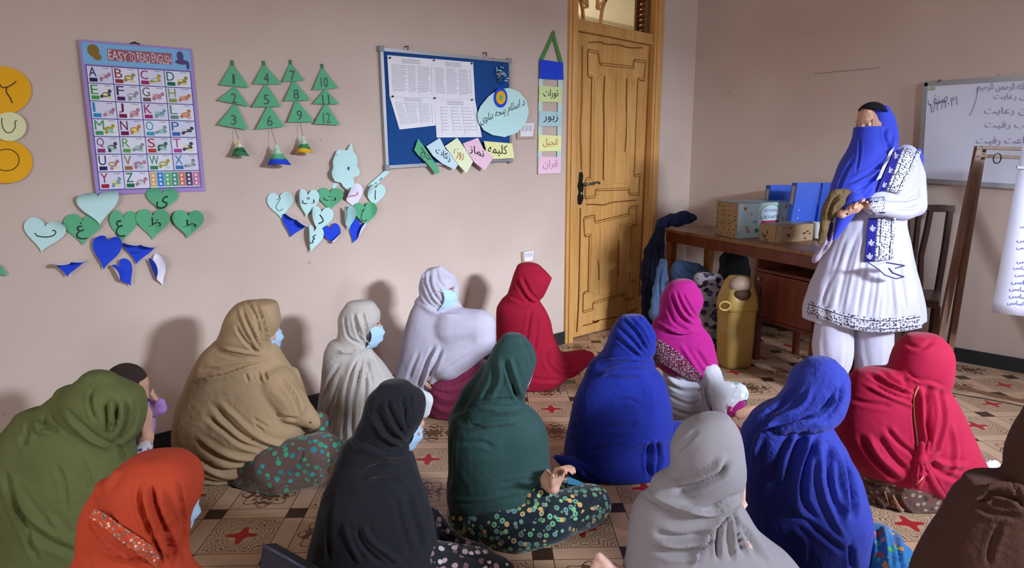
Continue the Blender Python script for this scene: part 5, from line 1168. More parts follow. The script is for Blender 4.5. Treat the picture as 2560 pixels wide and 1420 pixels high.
# scarf: hood, face veil, hanging front
b = MB(); loft(b, [(274, 2176, 2222, .03), (290, 2178, 2232, .03), (309, 2177, 2237, .03), (340, 2172, 2241, .02), (375, 2160, 2236, .02), (400, 2150, 2228, .02)], D, .95, n=40, k=24, top=(2198, 260))
loft(b, [(317, 2138, 2212, -.02), (340, 2136, 2228, -.02), (368, 2127, 2238, -.02), (408, 2104, 2230, -.04), (440, 2092, 2212, -.06), (477, 2080, 2186, -.09), (500, 2098, 2160, -.12), (512, 2110, 2146, -.12)], D, .85, n=40, k=30)
cap(b, [(2135, 500, -.2, 22), (2110, 545, -.2, 17), (2094, 580, -.2, 10), (2084, 600, -.2, 4)], D)
me = remesh(b, .006, 4); folds(me, [('s', 4, 10, 2240, 345, 2212, 320, 2180, 317, 2140, 318), ('g', 4, 9, 2210, 320, 2212, 345, 2225, 372), ('r', 4, 8, 2235, 330, 2232, 360, 2222, 380), ('g', 4, 9, 2235, 375, 2190, 420, 2130, 455), ('r', 4, 8, 2232, 385, 2190, 432, 2125, 465), ('g', 4, 9, 2215, 410, 2180, 450, 2140, 475), ('g', 4, 7, 2130, 400, 2110, 440, 2095, 475), ('r', 4, 6, 2195, 440, 2170, 470, 2150, 495), ('g', 4, 7, 2180, 465, 2160, 490, 2145, 500), ('g', 3, 6, 2150, 345, 2148, 390, 2140, 430)], 44, .0015, 22)
hij = meshobj('headscarf', me, C_hj, tc_)
b = MB(); b.ell(g(0, -.012, .034), (.0745, .0945, .077), M); me = remesh(b, .005, 1); V = getV(me); cc = Vector(g(0, 0, .048)); bm = bmesh.new(); bm.from_mesh(me); fu = M @ Vector((0, 1, 0)); uu = M @ Vector((0, 0, 1)); bmesh.ops.delete(bm, geom=[v for v in bm.verts if (v.co - cc).dot(uu) < .03 - .25 * (.06 - (v.co - cc).dot(fu))], context='VERTS'); bm.to_mesh(me); bm.free(); meshobj('under_cap', me, cloth('black_cap', '#15141c', .9, .2), tc_)
def beadmat(nm, bg_, fg, sc, th=.5):
    if nm in MC: return MC[nm]
    m, T, bb = base(nm, bg_, .75, .2); uv = T.new('ShaderNodeTexCoord'); mp = T.new('ShaderNodeMapping'); T.link(uv.outputs['UV'], mp.inputs[0]); mp.inputs['Scale'].default_value = sc
    vo = T.new('ShaderNodeTexVoronoi'); vo.inputs['Scale'].default_value = 1; vo.inputs['Randomness'].default_value = .55; T.link(mp.outputs[0], vo.inputs[0]); d_ = X(vo.outputs['Distance'])
    sp = T.new('ShaderNodeSeparateXYZ'); T.link(uv.outputs['UV'], sp.inputs[0]); e = (X(sp.outputs[0]) - .5).abs(); rail = ((e - .28).abs()).lt(.03)
    f = (((d_ - .28).abs()).lt(.13)).mx(rail) * X(noise(T, 90, 2, objvec(T))).gt(.40)
    T.link(mixc(T, f, lin(bg_), lin(fg)), bb.inputs['Base Color']); bump(T, bb, d_, .3, .002); MC[nm] = m; return m
M_emb = beadmat('black_white_embroidery', '#bdbccb', '#1d1f3c', (7, 26, 1)); M_embh = beadmat('hem_embroidery', '#b9b6c4', '#23243c', (6, 40, 1)); M_vel = cloth('navy_velvet', '#1a1a78', .8, .1, .5)
# hem border: u across the band, v along the hem
patch('hem_border', M_embh, tc_, [dress], [(2022, 752, 2015, 786), (2050, 762, 2044, 797), (2080, 772, 2076, 808), (2112, 782, 2108, 819), (2150, 790, 2148, 826), (2190, 795, 2190, 831), (2230, 795, 2232, 830), (2270, 790, 2273, 826), (2300, 784, 2305, 820)], D, .008, nu=5)
patch('cuff', M_emb, tc_, [dress], [(2166, 494, 2166, 545), (2180, 493, 2180, 545), (2196, 492, 2196, 544), (2213, 490, 2213, 543)], D, .006, nu=6)
up = [(2236, 381, 2258, 368), (2226, 400, 2250, 389), (2214, 425, 2240, 416), (2202, 452, 2228, 444), (2190, 482, 2216, 476)]; lo = [(2172, 546, 2193, 546), (2167, 580, 2191, 580), (2164, 615, 2188, 616), (2161, 654, 2186, 653)]
dup1 = patch('velvet_band', M_vel, tc_, [dress, hij], up, D, .016); dup2 = patch('velvet_band', M_vel, tc_, [dress], lo, D, .02)
patch('embroidered_band', M_emb, tc_, [dress, hij], [(2258, 367, 2303, 379), (2250, 389, 2292, 404), (2240, 416, 2280, 428), (2228, 444, 2266, 452), (2216, 476, 2250, 484)], D, .016); patch('embroidered_band', M_emb, tc_, [dress], [(2193, 546, 2240, 545), (2191, 580, 2238, 580), (2188, 616, 2236, 615), (2186, 653, 2233, 649)], D, .02)
patch('white_edging', C_wd, tc_, [dress, hij], [(2224, 378, 2237, 366), (2214, 400, 2226, 392), (2202, 425, 2214, 418), (2190, 452, 2202, 446)], D, .014)
lp = [(0, -1), (.35, -.5), (.25, 0), (.9, -.35), (1, .1), (.4, .35), (.9, .9), (.35, .75), (0, 1.1), (-.35, .6), (-.9, .75), (-.5, .25), (-1, .1), (-.8, -.3), (-.3, 0), (-.35, -.5)]
for tgt, pts, tg in ((dup1, [(2238, 388), (2224, 424), (2209, 460)], 0), (dup2, [(2181, 570), (2178, 606), (2174, 640)], 0)):
    t = BVHTree.FromPolygons([v.co + tgt.location + tc_.location for v in tgt.data.vertices], [tuple(p.vertices) for p in tgt.data.polygons])
    for x, y in pts:
        b = MB(); P = []
        h = t.ray_cast(Vector((0, 0, HC)), ray(x, y)[0].normalized())
        if h[0] is None: continue
        dep = h[3] - .004; P = [Vector((0, 0, HC)) + ray(x + 9 * u, y + 9 * v)[0].normalized() * dep for u, v in lp]; n = len(P); b.add(P + [h[0] - ray(x, y)[0].normalized() * .004], [(i, (i + 1) % n, n) for i in range(n)]); b.obj('leaf_motif', C_wd, tc_, fix=False)
b = MB(); cap(b, [(2296, 376, .0, 7), (2303, 400, .02, 7), (2300, 425, .02, 4)], D); meshobj('scarf_tip', remesh(b, .005, 3), cloth('blue_organza', '#4a55b8', .6, .1), tc_)
b = MB(); b.prism([TD(x, y, -.26) for x, y in [(2170, 656), (2190, 662), (2216, 656), (2262, 664), (2238, 671), (2222, 670), (2232, 682), (2258, 692), (2240, 697), (2212, 688), (2196, 673)]], FH * .004); b.obj('scarf_tail', C_wd, tc_)
b = MB()
for a_, c_ in (((2170, 656), (2196, 673)), ((2196, 673), (2212, 688)), ((2212, 688), (2240, 697)), ((2240, 697), (2260, 692)), ((2216, 656), (2262, 664)), ((2262, 664), (2238, 671)), ((2222, 670), (2232, 682)), ((2232, 682), (2260, 692))): b.tube([TD(*a_, -.262), TD(*c_, -.262)], .003, 5)
b.obj('scarf_tail_edge', plain('navy_thread', '#34366e'), tc_)
C_bz = cloth('bronze_brocade', '#6a5638', .6, .6, .3, csc=60)
b = MB(); cap(b, [(2112, 486, -.18, 16), (2088, 490, -.18, 17), (2070, 520, -.18, 13), (2060, 560, -.17, 12), (2056, 598, -.16, 9), (2050, 604, -.16, 6)], D); cap(b, [(2100, 500, -.2, 14), (2085, 530, -.2, 12)], D); me = remesh(b, .006, 3); folds(me, [('g', 3, 8, 2105, 480, 2080, 505, 2068, 560), ('r', 3, 7, 2110, 492, 2088, 515, 2076, 560)], 45, .003, 36); meshobj('brocade_scarf', me, C_bz, tc_)
b = MB(); cap(b, [(2084, 540, -.14, 11), (2078, 580, -.12, 12), (2064, 612, -.1, 10), (2040, 645, -.06, 9), (2034, 652, -.05, 6)], D); me = remesh(b, .006, 3); folds(me, [('g', 3, 8, 2084, 545, 2074, 595, 2050, 640)], 46, .003, 30); meshobj('scarf_end', me, cloth('mauve_white', '#a89ab0', .8, .3), tc_)
b = MB(); cap(b, [(2076, 560, -.165, 5), (2072, 600, -.155, 4)], D); meshobj('scarf_trim', remesh(b, .004, 2), cloth('purple_satin', '#2d1b66', .5, .2), tc_)
b = MB(); b.ell(TD(2118, 535, -.30), (.006, .006, .006), n=8, m=6); b.obj('ring_jewel', plain('jewel', '#1c2250', .2, .6), tc_, True)
tuck(tc_, [(2156, 296, 26), (2120, 515, 52)])
for i in range(1): pass

for o in list(bpy.data.objects):
    if o.type == 'MESH' and o.parent and o.name.split('.')[0] in ('lettering', 'picture', 'caption', 'rule', 'letter', 'printed_table', 'stamped_print', 'printed_picture', 'title', 'title_band', 'crack', 'grid_lines', 'scarf_tail_edge'): o['kind'] = 'stuff'

# ================================================================== PEOPLE ON THE FLOOR
TE = Vector((3.75, 1.45, 0))                              # where the teacher stands
def toward(p, z=.0): d = TE - Vector((p.x, p.y, 0)); d.z = z; return d.normalized()
def seat(root, D, hx, hy, bx, face, fwd, dh=0, db=0, **kw):
    hc = on_D(hx, hy, D + dh); q = on_D(bx, 900, D + db); return seated_body(root, hc, face, (q.x, q.y, 0), fwd, **kw)

# --- olive woman, bottom left, holding a baby
D = 1.95; C_ol = cloth('olive_cotton', '#636a40', .85, .3, csc=30)
P_ = person(D, 200, 'person in an olive green shawl leaning over a baby at the left edge'); fw = (RT * .8 + FH * .4).normalized()
def arm(b):
    hand(b, on_D(366, 1090, D + .12), on_D(366, 1035, D + .12) - on_D(366, 1090, D + .12), RT * -1, .85, .5)
    b.capsule(on_D(352, 1140, D + .12), on_D(366, 1090, D + .12), .03, .024)
seat(P_, D, 255, 1030, 190, RT * .8 + FH * .3 + Vector((0, 0, -.5)), fw, dh=0, db=0.05, extra=arm, voxel=.005, look=False, knee=.2)
shawl('shawl', C_ol, P_, [([(943, 205, 288), (964, 181, 323), (990, 160, 350), (1030, 160, 355), (1060, 170, 352), (1085, 185, 342), (1116, 215, 306)], dict(top=(243, 929), ratio=.85)),
      ([(1040, 50, 300), (1055, 35, 312), (1085, 5, 318), (1110, -15, 322), (1142, -32, 326), (1200, -55, 338), (1300, -75, 350), (1420, -95, 355), (1500, -100, 350)], dict(top=(150, 1018), ratio=.62, floor=True)),
      ([(985, 140, 260), (1020, 90, 270), (1060, 50, 290)], dict(top=(190, 965), ratio=.6))], D, seed=1, amp=.003,
      strokes=[('g', 5, 9, 228, 975, 226, 1010, 240, 1050), ('g', 7, 8, 262, 1000, 270, 1050, 268, 1095), ('g', 7, 8, 290, 1000, 288, 1050, 276, 1105), ('r', 7, 12, 276, 1000, 280, 1050, 272, 1100), ('g', 8, 9, 318, 1005, 312, 1060, 285, 1112), ('r', 7, 10, 302, 1005, 298, 1060, 278, 1108),
               ('g', 6, 7, 338, 1010, 328, 1070, 292, 1116), ('s', 10, 12, 285, 1118, 240, 1095, 200, 1060, 165, 1030), ('g', 8, 7, 60, 1085, 62, 1105, 70, 1060), ('r', 7, 8, 90, 1050, 100, 1080, 125, 1075), ('g', 7, 9, 105, 1040, 120, 1065, 145, 1078), ('g', 9, 8, 30, 1240, 60, 1300, 110, 1350, 190, 1385),
               ('r', 9, 8, 50, 1240, 90, 1300, 150, 1340, 200, 1370), ('g', 8, 9, 10, 1180, 40, 1260, 70, 1340, 95, 1400), ('g', 7, 6, 205, 1150, 220, 1190, 232, 1230), ('g', 7, 5, 140, 1160, 160, 1210, 165, 1270), ('g', 6, 8, 310, 1145, 300, 1120, 318, 1160), ('r', 8, 7, 120, 1290, 170, 1340, 220, 1360)])
b = MB(); cap(b, [(345, 1150, .05, 22), (362, 1118, .1, 21)], D); meshobj('sleeve', remesh(b, .006, 3), prt('blue_orange_print', '#c9bfc0', ['#2f4a8c', '#b4653c', '#dfe2ea', '#6d86b5'], 'x', 55), P_)
tuck(P_, [(366, 1065, 62)])
# baby
BD = 2.17; by = thing('baby', on_D(350, 1050, BD), 'baby in a lilac sleeved top with shaved dark hair, held over a shoulder', 'baby')
b = MB(); b.ell(on_D(318, 962, BD), (.066, .066, .066)); b.ell(on_D(330, 985, BD), (.052, .05, .05)); b.ell(on_D(352, 975, BD - .03), (.008, .012, .015)); b.ell(on_D(350, 966, BD - .045), (.01, .01, .006))
b.capsule(on_D(330, 990, BD), on_D(340, 1020, BD), .03, .04); b.capsule(on_D(340, 1020, BD), on_D(345, 1075, BD), .042, .042); b.capsule(on_D(350, 1015, BD - .05), on_D(398, 1025, BD - .05), .015, .013); b.capsule(on_D(398, 1025, BD - .05), on_D(398, 1003, BD - .06), .013, .011)
hand(b, on_D(398, 1003, BD - .06), on_D(378, 982, BD - .06) - on_D(398, 1003, BD - .06), Vector((0, 0, 1)), .34, .6)
meshobj('body', remesh(b, .004, 2), SK1, by)
b = MB(); cap(b, [(338, 1020, 0, 42), (342, 1070, 0, 44)], BD); cap(b, [(352, 1013, -.05, 26), (385, 1024, -.05, 21), (399, 1021, -.055, 19), (399, 1008, -.06, 15)], BD); me = remesh(b, .006, 4); folds(me, [], 3, .002, 40); meshobj('top', me, cloth('lilac_knit', '#a87fc0', .9, .2), by)
b = MB(); c = on_D(315, 958, BD); b.ell(c, (.0675, .0685, .068)); me = remesh(b, .005, 1); V = getV(me)
bm = bmesh.new(); bm.from_mesh(me); bmesh.ops.delete(bm, geom=[v for v in bm.verts if v.co.z < c.z - .004 and (v.co - c).dot(RT) > -.03], context='VERTS'); bm.to_mesh(me); bm.free(); meshobj('hair', me, cloth('shaved_hair', '#3a2c2a', .95, .2), by)

# --- orange
D = 1.42; C_or = cloth('orange_chiffon', '#b8452c', .8, .28, csc=34)
P_ = person(D, 330, 'person in a bright orange headscarf with a blue mask, bottom left'); fw = (RT * .75 + FH * .6).normalized()
g, M = seat(P_, D, 388, 1232, 330, RT * .80 + FH * .42 + Vector((0, 0, -.28)), fw, dh=.02, db=.12, look=False, knee=.18)
mask(P_, g, M, .92)
o = shawl('headscarf', C_or, P_, [([(1146, 325, 466), (1165, 300, 487), (1185, 283, 495), (1210, 272, 498), (1240, 268, 494), (1290, 258, 472), (1340, 255, 464)], dict(top=(396, 1133), ratio=.88)),
      ([(1215, 245, 380), (1234, 232, 420), (1262, 214, 455), (1300, 203, 466), (1374, 200, 464), (1420, 172, 474), (1480, 130, 520), (1560, 100, 560), (1650, 90, 560)], dict(top=(290, 1195), ratio=.62, floor=True))], D, seed=2, amp=.0025,
      strokes=[('g', 6, 11, 378, 1205, 392, 1270, 420, 1340, 432, 1410), ('r', 7, 9, 362, 1210, 372, 1270, 400, 1340, 425, 1410), ('r', 7, 8, 400, 1215, 412, 1270, 435, 1330, 450, 1400), ('g', 6, 9, 350, 1215, 358, 1280, 385, 1350, 410, 1410), ('g', 5, 8, 446, 1200, 455, 1260, 460, 1330, 466, 1400),
               ('s', 9, 12, 400, 1410, 350, 1370, 300, 1320, 262, 1270, 240, 1236), ('g', 6, 9, 262, 1300, 300, 1345, 350, 1385, 390, 1415), ('r', 6, 7, 225, 1290, 260, 1340, 320, 1390, 350, 1415), ('g', 6, 7, 215, 1285, 240, 1330, 290, 1380), ('r', 8, 6, 300, 1170, 280, 1200, 262, 1226)])
emb = prt('orange_embroidery', '#c8482a', ['#8a8f86', '#d8cfae', '#4d6a5c', '#a44a30'], 'x', 150)
patch('embroidered_border', emb, P_, [o], [(222, 1292, 240, 1270), (262, 1322, 282, 1298), (300, 1352, 322, 1326), (345, 1385, 362, 1352), (392, 1420, 405, 1385)], D, .003)

tuck(P_, [(488, 1275, 30)])

# --- beige
D = 2.66; C_be = cloth('beige_cotton', '#a88e6e', .9, .3, csc=30)
P_ = person(D, 610, 'person in a sand beige shawl and teal dotted skirt, masked, near the wall'); fw = (RT * .85 + FH * .35).normalized()
g, M = seat(P_, D, 642, 818, 590, RT * .86 + FH * .35 + Vector((0, 0, -.12)), fw, dh=0, db=.0, look=False, knee=.26)
mask(P_, g, M, .92)
SB = [(858, 535, 690), (884, 506, 700), (930, 480, 728), (968, 465, 745), (1006, 450, 760), (1052, 441, 775), (1074, 439, 770), (1105, 440, 745), (1130, 443, 715), (1173, 460, 668), (1215, 482, 628)]
o = shawl('shawl', C_be, P_, [([(763, 590, 693), (778, 577, 696), (800, 565, 697), (824, 558, 692), (850, 549, 685), (886, 560, 672)], dict(top=(648, 750), ratio=.9)),
      (SB, dict(top=(620, 835), ratio=.62, floor=True))], D, caps=[[(690, 960, -.05, 50), (735, 1020, -.08, 42), (785, 1055, -.06, 22)], [(730, 935, .12, 20), (755, 1000, .14, 16), (768, 1040, .12, 14)]], seed=3, amp=.003,
      strokes=[('g', 4, 8, 615, 752, 640, 790, 655, 850, 668, 880), ('g', 4, 9, 605, 775, 630, 830, 660, 885), ('r', 4, 7, 598, 770, 622, 830, 652, 882), ('g', 4, 8, 590, 815, 615, 855, 655, 888), ('g', 4, 8, 640, 760, 662, 820, 668, 880), ('r', 4, 6, 650, 762, 670, 820, 671, 875),
               ('s', 6, 12, 670, 900, 620, 915, 560, 935, 490, 948), ('g', 4, 7, 665, 895, 600, 895, 550, 885), ('r', 4, 7, 660, 885, 610, 880, 555, 870), ('g', 4, 7, 505, 925, 560, 920, 640, 905), ('r', 6, 8, 545, 1000, 580, 1035, 630, 1080, 680, 1105, 740, 1112), ('g', 6, 11, 530, 1010, 565, 1050, 610, 1090, 660, 1115, 720, 1122),
               ('g', 6, 10, 515, 1040, 560, 1075, 610, 1110, 680, 1130), ('r', 6, 8, 495, 1090, 560, 1130, 620, 1145, 690, 1130), ('g', 6, 10, 490, 1105, 550, 1145, 610, 1158, 680, 1145), ('g', 6, 8, 485, 1140, 550, 1175, 620, 1170), ('r', 6, 6, 490, 1155, 560, 1190, 615, 1185), ('g', 6, 8, 495, 1195, 550, 1210, 590, 1205), ('r', 5, 6, 500, 1215, 560, 1235, 590, 1222),
               ('g', 4, 7, 690, 1038, 720, 1045, 745, 1048), ('g', 4, 8, 632, 1045, 655, 1060, 670, 1068), ('g', 4, 8, 636, 1060, 660, 1078), ('g', 4, 8, 660, 928, 668, 950), ('g', 4, 7, 645, 930, 655, 955), ('g', 4, 7, 615, 935, 622, 955), ('g', 5, 9, 705, 950, 740, 1000, 752, 1040), ('s', 5, 9, 700, 940, 735, 990, 752, 1045)])
trees_b = o
b = MB()
for x, y in ((633, 1099), (528, 1155), (595, 1214), (776, 1056)):
    t = BVHTree.FromPolygons([v.co + o.location + o.parent.location for v in o.data.vertices], [tuple(p.vertices) for p in o.data.polygons]) if x == 633 else t
    h = t.ray_cast(Vector((0, 0, HC)), ray(x, y)[0].normalized())
    if h[0] is not None: b.ell(h[0], (.004,) * 3, n=8, m=5)
b.obj('sequin', plain('dark_bead', '#2b1d18', .3), P_, True)['kind'] = 'stuff'
SKT = prt('teal_dot_print', '#5d4a44', ['#2f8f8c', '#3a9a78', '#2a7d86', '#3d8c66'], 'dots', 32)
shawl('skirt', SKT, P_, [], D, caps=[[(590, 1185, 0, 50), (680, 1160, -.1, 58), (790, 1132, -.12, 52), (815, 1125, -.10, 46)], [(600, 1228, -.08, 22), (700, 1215, -.16, 24), (800, 1190, -.16, 22)], [(800, 1050, -.04, 22), (808, 1075, -.04, 16)]], seed=4, amp=.004, voxel=.009,
      strokes=[('g', 5, 10, 640, 1235, 720, 1215, 800, 1195, 845, 1180), ('g', 4, 6, 760, 1120, 745, 1160, 700, 1200), ('g', 4, 6, 820, 1110, 830, 1150, 815, 1185)])

tuck(P_, [(700, 835, 22)])

# --- white, left
D = 3.0; C_w1 = cloth('cream_white_cotton', '#b9b2ae', .85, .25, csc=30)
P_ = person(D, 900, 'person in a white shawl and blue mask, second along the poster wall'); fw = (RT * .9 + FH * .2).normalized()
g, M = seat(P_, D, 903, 812, 900, RT * .95 + FH * .2 + Vector((0, 0, -.02)), fw, dh=0, db=.0, look=True, knee=.2)
mask(P_, g, M, .92)
shawl('shawl', C_w1, P_, [([(763, 865, 938), (782, 851, 949), (800, 847, 947), (826, 846, 932), (850, 843, 924), (875, 842, 922)], dict(top=(902, 750), ratio=.9)),
      ([(858, 822, 922), (880, 812, 932), (910, 808, 955), (948, 806, 982), (985, 801, 1000), (1022, 797, 1008), (1080, 798, 1010), (1115, 802, 1005)], dict(top=(880, 842), ratio=.7, floor=True))], D, seed=5, amp=.003,
      strokes=[('s', 5, 12, 918, 862, 880, 878, 845, 872), ('g', 3.5, 8, 884, 785, 893, 830, 912, 858), ('g', 3.5, 8, 905, 780, 915, 820, 918, 855), ('r', 3.5, 7, 893, 782, 905, 825, 916, 855), ('g', 3.5, 7, 862, 790, 870, 840, 905, 862), ('s', 6, 14, 850, 1115, 862, 1050, 868, 960, 900, 880), ('g', 5, 10, 880, 1100, 885, 1000, 905, 900), ('r', 5, 10, 868, 1100, 876, 1000, 898, 890),
               ('g', 5, 10, 905, 1100, 912, 1000, 918, 890), ('g', 4, 8, 930, 960, 922, 920, 915, 880), ('g', 4, 8, 960, 960, 940, 920, 918, 875), ('g', 4, 6, 812, 900, 840, 890, 880, 885), ('g', 5, 7, 810, 1000, 825, 950, 850, 910), ('g', 5, 7, 812, 1060, 832, 1000, 850, 940), ('g', 5, 7, 830, 1100, 842, 1030, 856, 950)])

tuck(P_, [(955, 800, 24)])

# --- lilac white, middle of the wall
D = 3.38; C_w2 = cloth('lilac_white_jersey', '#b9b4c6', .8, .12, csc=24)
P_ = person(D, 1100, 'person in a lilac white shawl with maroon skirt, arm raised under the cloth'); fw = (RT * .9 + FH * .15).normalized()
g, M = seat(P_, D, 1093, 722, 1085, RT * .9 - FH * .02 + Vector((0, 0, -.05)), fw, dh=-.02, db=.0, look=True, knee=.22)
mask(P_, g, M, .92)
shawl('shawl', C_w2, P_, [([(680, 1064, 1118), (697, 1051, 1136), (715, 1048, 1137), (735, 1049, 1130), (755, 1050, 1128), (785, 1055, 1145)], dict(top=(1091, 668), ratio=.88)),
      ([(757, 1037, 1150), (775, 1026, 1160), (800, 1017, 1195), (843, 1006, 1215), (893, 996, 1200), (930, 986, 1150), (955, 984, 1110), (985, 990, 1070), (1010, 1000, 1050)], dict(top=(1080, 738), ratio=.5))],
      D, caps=[[(1130, 820, -.03, 55), (1195, 816, -.05, 46), (1196, 850, -.05, 46), (1120, 900, -.03, 56)], [(1060, 690, -.04, 8), (1100, 668, -.02, 6), (1132, 690, .0, 7), (1143, 720, .02, 6), (1140, 745, .0, 6)]], voxel=.009, seed=6, amp=.002,
      strokes=[('g', 3.5, 6, 1062, 680, 1066, 715, 1090, 760, 1128, 778), ('g', 3.5, 6, 1072, 675, 1074, 715, 1098, 755, 1135, 772), ('r', 3.5, 6, 1067, 678, 1070, 715, 1094, 757, 1130, 775), ('g', 3.5, 6, 1052, 700, 1062, 745, 1095, 775, 1120, 782), ('r', 3.5, 5, 1082, 675, 1084, 712, 1105, 748, 1135, 765), ('g', 3.5, 6, 1090, 672, 1096, 700, 1112, 720),
               ('s', 5, 8, 1142, 786, 1100, 782, 1050, 756), ('g', 5, 10, 1060, 975, 1085, 920, 1105, 870), ('g', 5, 10, 1045, 965, 1065, 915, 1085, 865), ('r', 5, 9, 1052, 970, 1075, 915, 1095, 868), ('g', 5, 7, 1020, 950, 1035, 910, 1048, 880), ('g', 4, 5, 1180, 880, 1120, 920, 1070, 950)])
SKM = cloth('maroon_satin', '#7d2b4c', .45, .35, .4, csc=26)
shawl('skirt', SKM, P_, [([(905, 1120, 1225), (930, 1100, 1235), (960, 1070, 1240), (1000, 1065, 1245), (1040, 1070, 1245), (1050, 1072, 1240)], dict(ratio=.7, floor=True))], D, voxel=.01, seed=7, amp=.003,
      strokes=[('g', 4, 9, 1085, 975, 1130, 985, 1180, 960, 1220, 930), ('r', 4, 8, 1080, 985, 1130, 1000, 1180, 975, 1220, 950), ('g', 4, 9, 1080, 1005, 1130, 1015, 1180, 990), ('r', 4, 8, 1085, 1020, 1130, 1030, 1180, 1005), ('g', 4, 8, 1085, 1040, 1130, 1045, 1180, 1030), ('g', 4, 7, 1110, 960, 1150, 950, 1200, 915)])

tuck(P_, [(1140, 718, 13)])

# --- crimson, by the door
D = 3.82; C_cr = cloth('crimson_jersey', '#96152f', .85, .12, csc=24)
P_ = person(D, 1310, 'person wrapped in crimson from head to knee, nearest the door'); fw = (RT * .95 + FH * .1).normalized()
seat(P_, D, 1328, 705, 1300, RT * .95 + FH * .2 + Vector((0, 0, -.35)), fw, look=False, knee=.2)
shawl('shawl', C_cr, P_, [([(668, 1292, 1352), (681, 1286, 1368), (696, 1281, 1375), (710, 1277, 1371), (731, 1270, 1360), (752, 1262, 1347)], dict(top=(1320, 656), ratio=.85)),
      ([(752, 1252, 1348), (772, 1241, 1363), (802, 1240, 1376), (836, 1241, 1384), (870, 1243, 1398), (905, 1245, 1415), (940, 1250, 1420), (958, 1256, 1400)], dict(top=(1310, 728), ratio=.75, floor=True))],
      D, caps=[[(1360, 925, 0, 38), (1420, 912, .02, 36), (1455, 898, .05, 26), (1472, 892, .07, 16)], [(1345, 668, 0, 8), (1376, 696, -.02, 5), (1352, 740, -.02, 8)]], voxel=.0095, seed=8, amp=.0015,
      strokes=[('g', 4, 7, 1305, 690, 1325, 730, 1345, 750), ('g', 4, 7, 1290, 700, 1315, 745, 1340, 762), ('r', 4, 6, 1298, 695, 1320, 738, 1342, 756), ('s', 5, 9, 1350, 755, 1310, 760, 1265, 735), ('g', 4, 7, 1330, 770, 1320, 820, 1312, 880), ('g', 4, 6, 1345, 790, 1340, 840, 1335, 880), ('g', 5, 10, 1365, 870, 1370, 910, 1400, 935, 1440, 935), ('r', 5, 8, 1378, 860, 1385, 895, 1410, 912, 1445, 905), ('g', 4, 7, 1315, 940, 1360, 950, 1400, 948), ('g', 4, 5, 1400, 925, 1430, 925, 1465, 905)])
tuck(P_)

# --- black, centre foreground
D = 1.85; C_bk = cloth('black_cotton', '#1b1c24', .75, .35, .5, csc=30)
P_ = person(D, 960, 'person in a black shawl bending over a sheet, centre foreground'); fw = (RT * .6 + FH * .7).normalized()
g, M = seat(P_, D, 990, 1040, 940, RT * .78 + FH * .5 + Vector((0, 0, -.45)), fw, dh=.03, db=.1, look=False, knee=.22)
mask(P_, g, M, .92)
shawl('shawl', C_bk, P_, [([(965, 946, 1028), (985, 926, 1056), (1008, 915, 1063), (1038, 906, 1059), (1070, 893, 1044), (1095, 885, 1026), (1130, 880, 1020)], dict(top=(985, 950), ratio=.9)),
      ([(1118, 857, 1018), (1150, 845, 1028), (1193, 829, 1045), (1244, 806, 1068), (1305, 791, 1083), (1362, 774, 1092), (1410, 766, 1118), (1470, 755, 1150), (1540, 750, 1160)], dict(top=(950, 1080), ratio=.66, floor=True))],
      D, caps=[[(1000, 1130, .02, 30), (1040, 1250, .1, 30), (1080, 1370, .1, 36)]], seed=9, amp=.0035,
      strokes=[('g', 5, 9, 935, 1060, 955, 1095, 1000, 1120), ('r', 5, 9, 928, 1030, 955, 1080, 1005, 1112), ('g', 5, 8, 945, 1020, 972, 1070, 1010, 1102), ('g', 5, 8, 968, 1000, 990, 1050, 1015, 1092), ('r', 5, 7, 958, 1005, 980, 1060, 1012, 1098), ('g', 5, 8, 1005, 990, 1015, 1040, 1020, 1080), ('g', 4, 7, 1025, 985, 1030, 1030, 1026, 1070),
               ('s', 7, 12, 1015, 1132, 960, 1128, 905, 1105, 880, 1088), ('g', 6, 8, 900, 1180, 950, 1165, 1010, 1165), ('r', 6, 8, 910, 1195, 960, 1180, 1020, 1190), ('g', 6, 9, 925, 1205, 970, 1200, 1010, 1215), ('r', 6, 8, 905, 1310, 930, 1350, 980, 1390, 1010, 1415), ('g', 6, 9, 890, 1320, 915, 1370, 960, 1410), ('r', 6, 7, 860, 1310, 880, 1360, 905, 1410), ('g', 7, 8, 1020, 1230, 1040, 1300, 1060, 1380), ('r', 7, 7, 1000, 1240, 1015, 1310, 1040, 1390), ('g', 6, 6, 830, 1240, 822, 1320, 825, 1400)])
b = MB(); cap(b, [(1040, 985, .05, 16), (1062, 1000, .06, 22), (1058, 1030, .06, 18)], D); me = remesh(b, .006, 3); folds(me, [], 3, .002, 30); meshobj('inner_scarf', me, cloth('white_cotton', '#cfd3da', .85, .2), P_)
SKB = prt('dark_floral', '#191a20', ['#8c6a74', '#a08a94', '#6f5560', '#b8a8ac'], 'x', 46)
shawl('skirt', SKB, P_, [], D, caps=[[(1030, 1400, -.02, 60), (1120, 1395, .0, 42), (1200, 1405, .0, 38), (1262, 1428, .0, 30)], [(1080, 1290, .12, 24), (1110, 1330, .12, 24), (1150, 1372, .08, 26), (1210, 1390, .06, 24)]], seed=10, amp=.005,
      strokes=[('g', 5, 8, 1110, 1370, 1160, 1385, 1230, 1410), ('g', 5, 8, 1090, 1300, 1120, 1340, 1160, 1370)])
tuck(P_, [(1055, 1065, 26)])

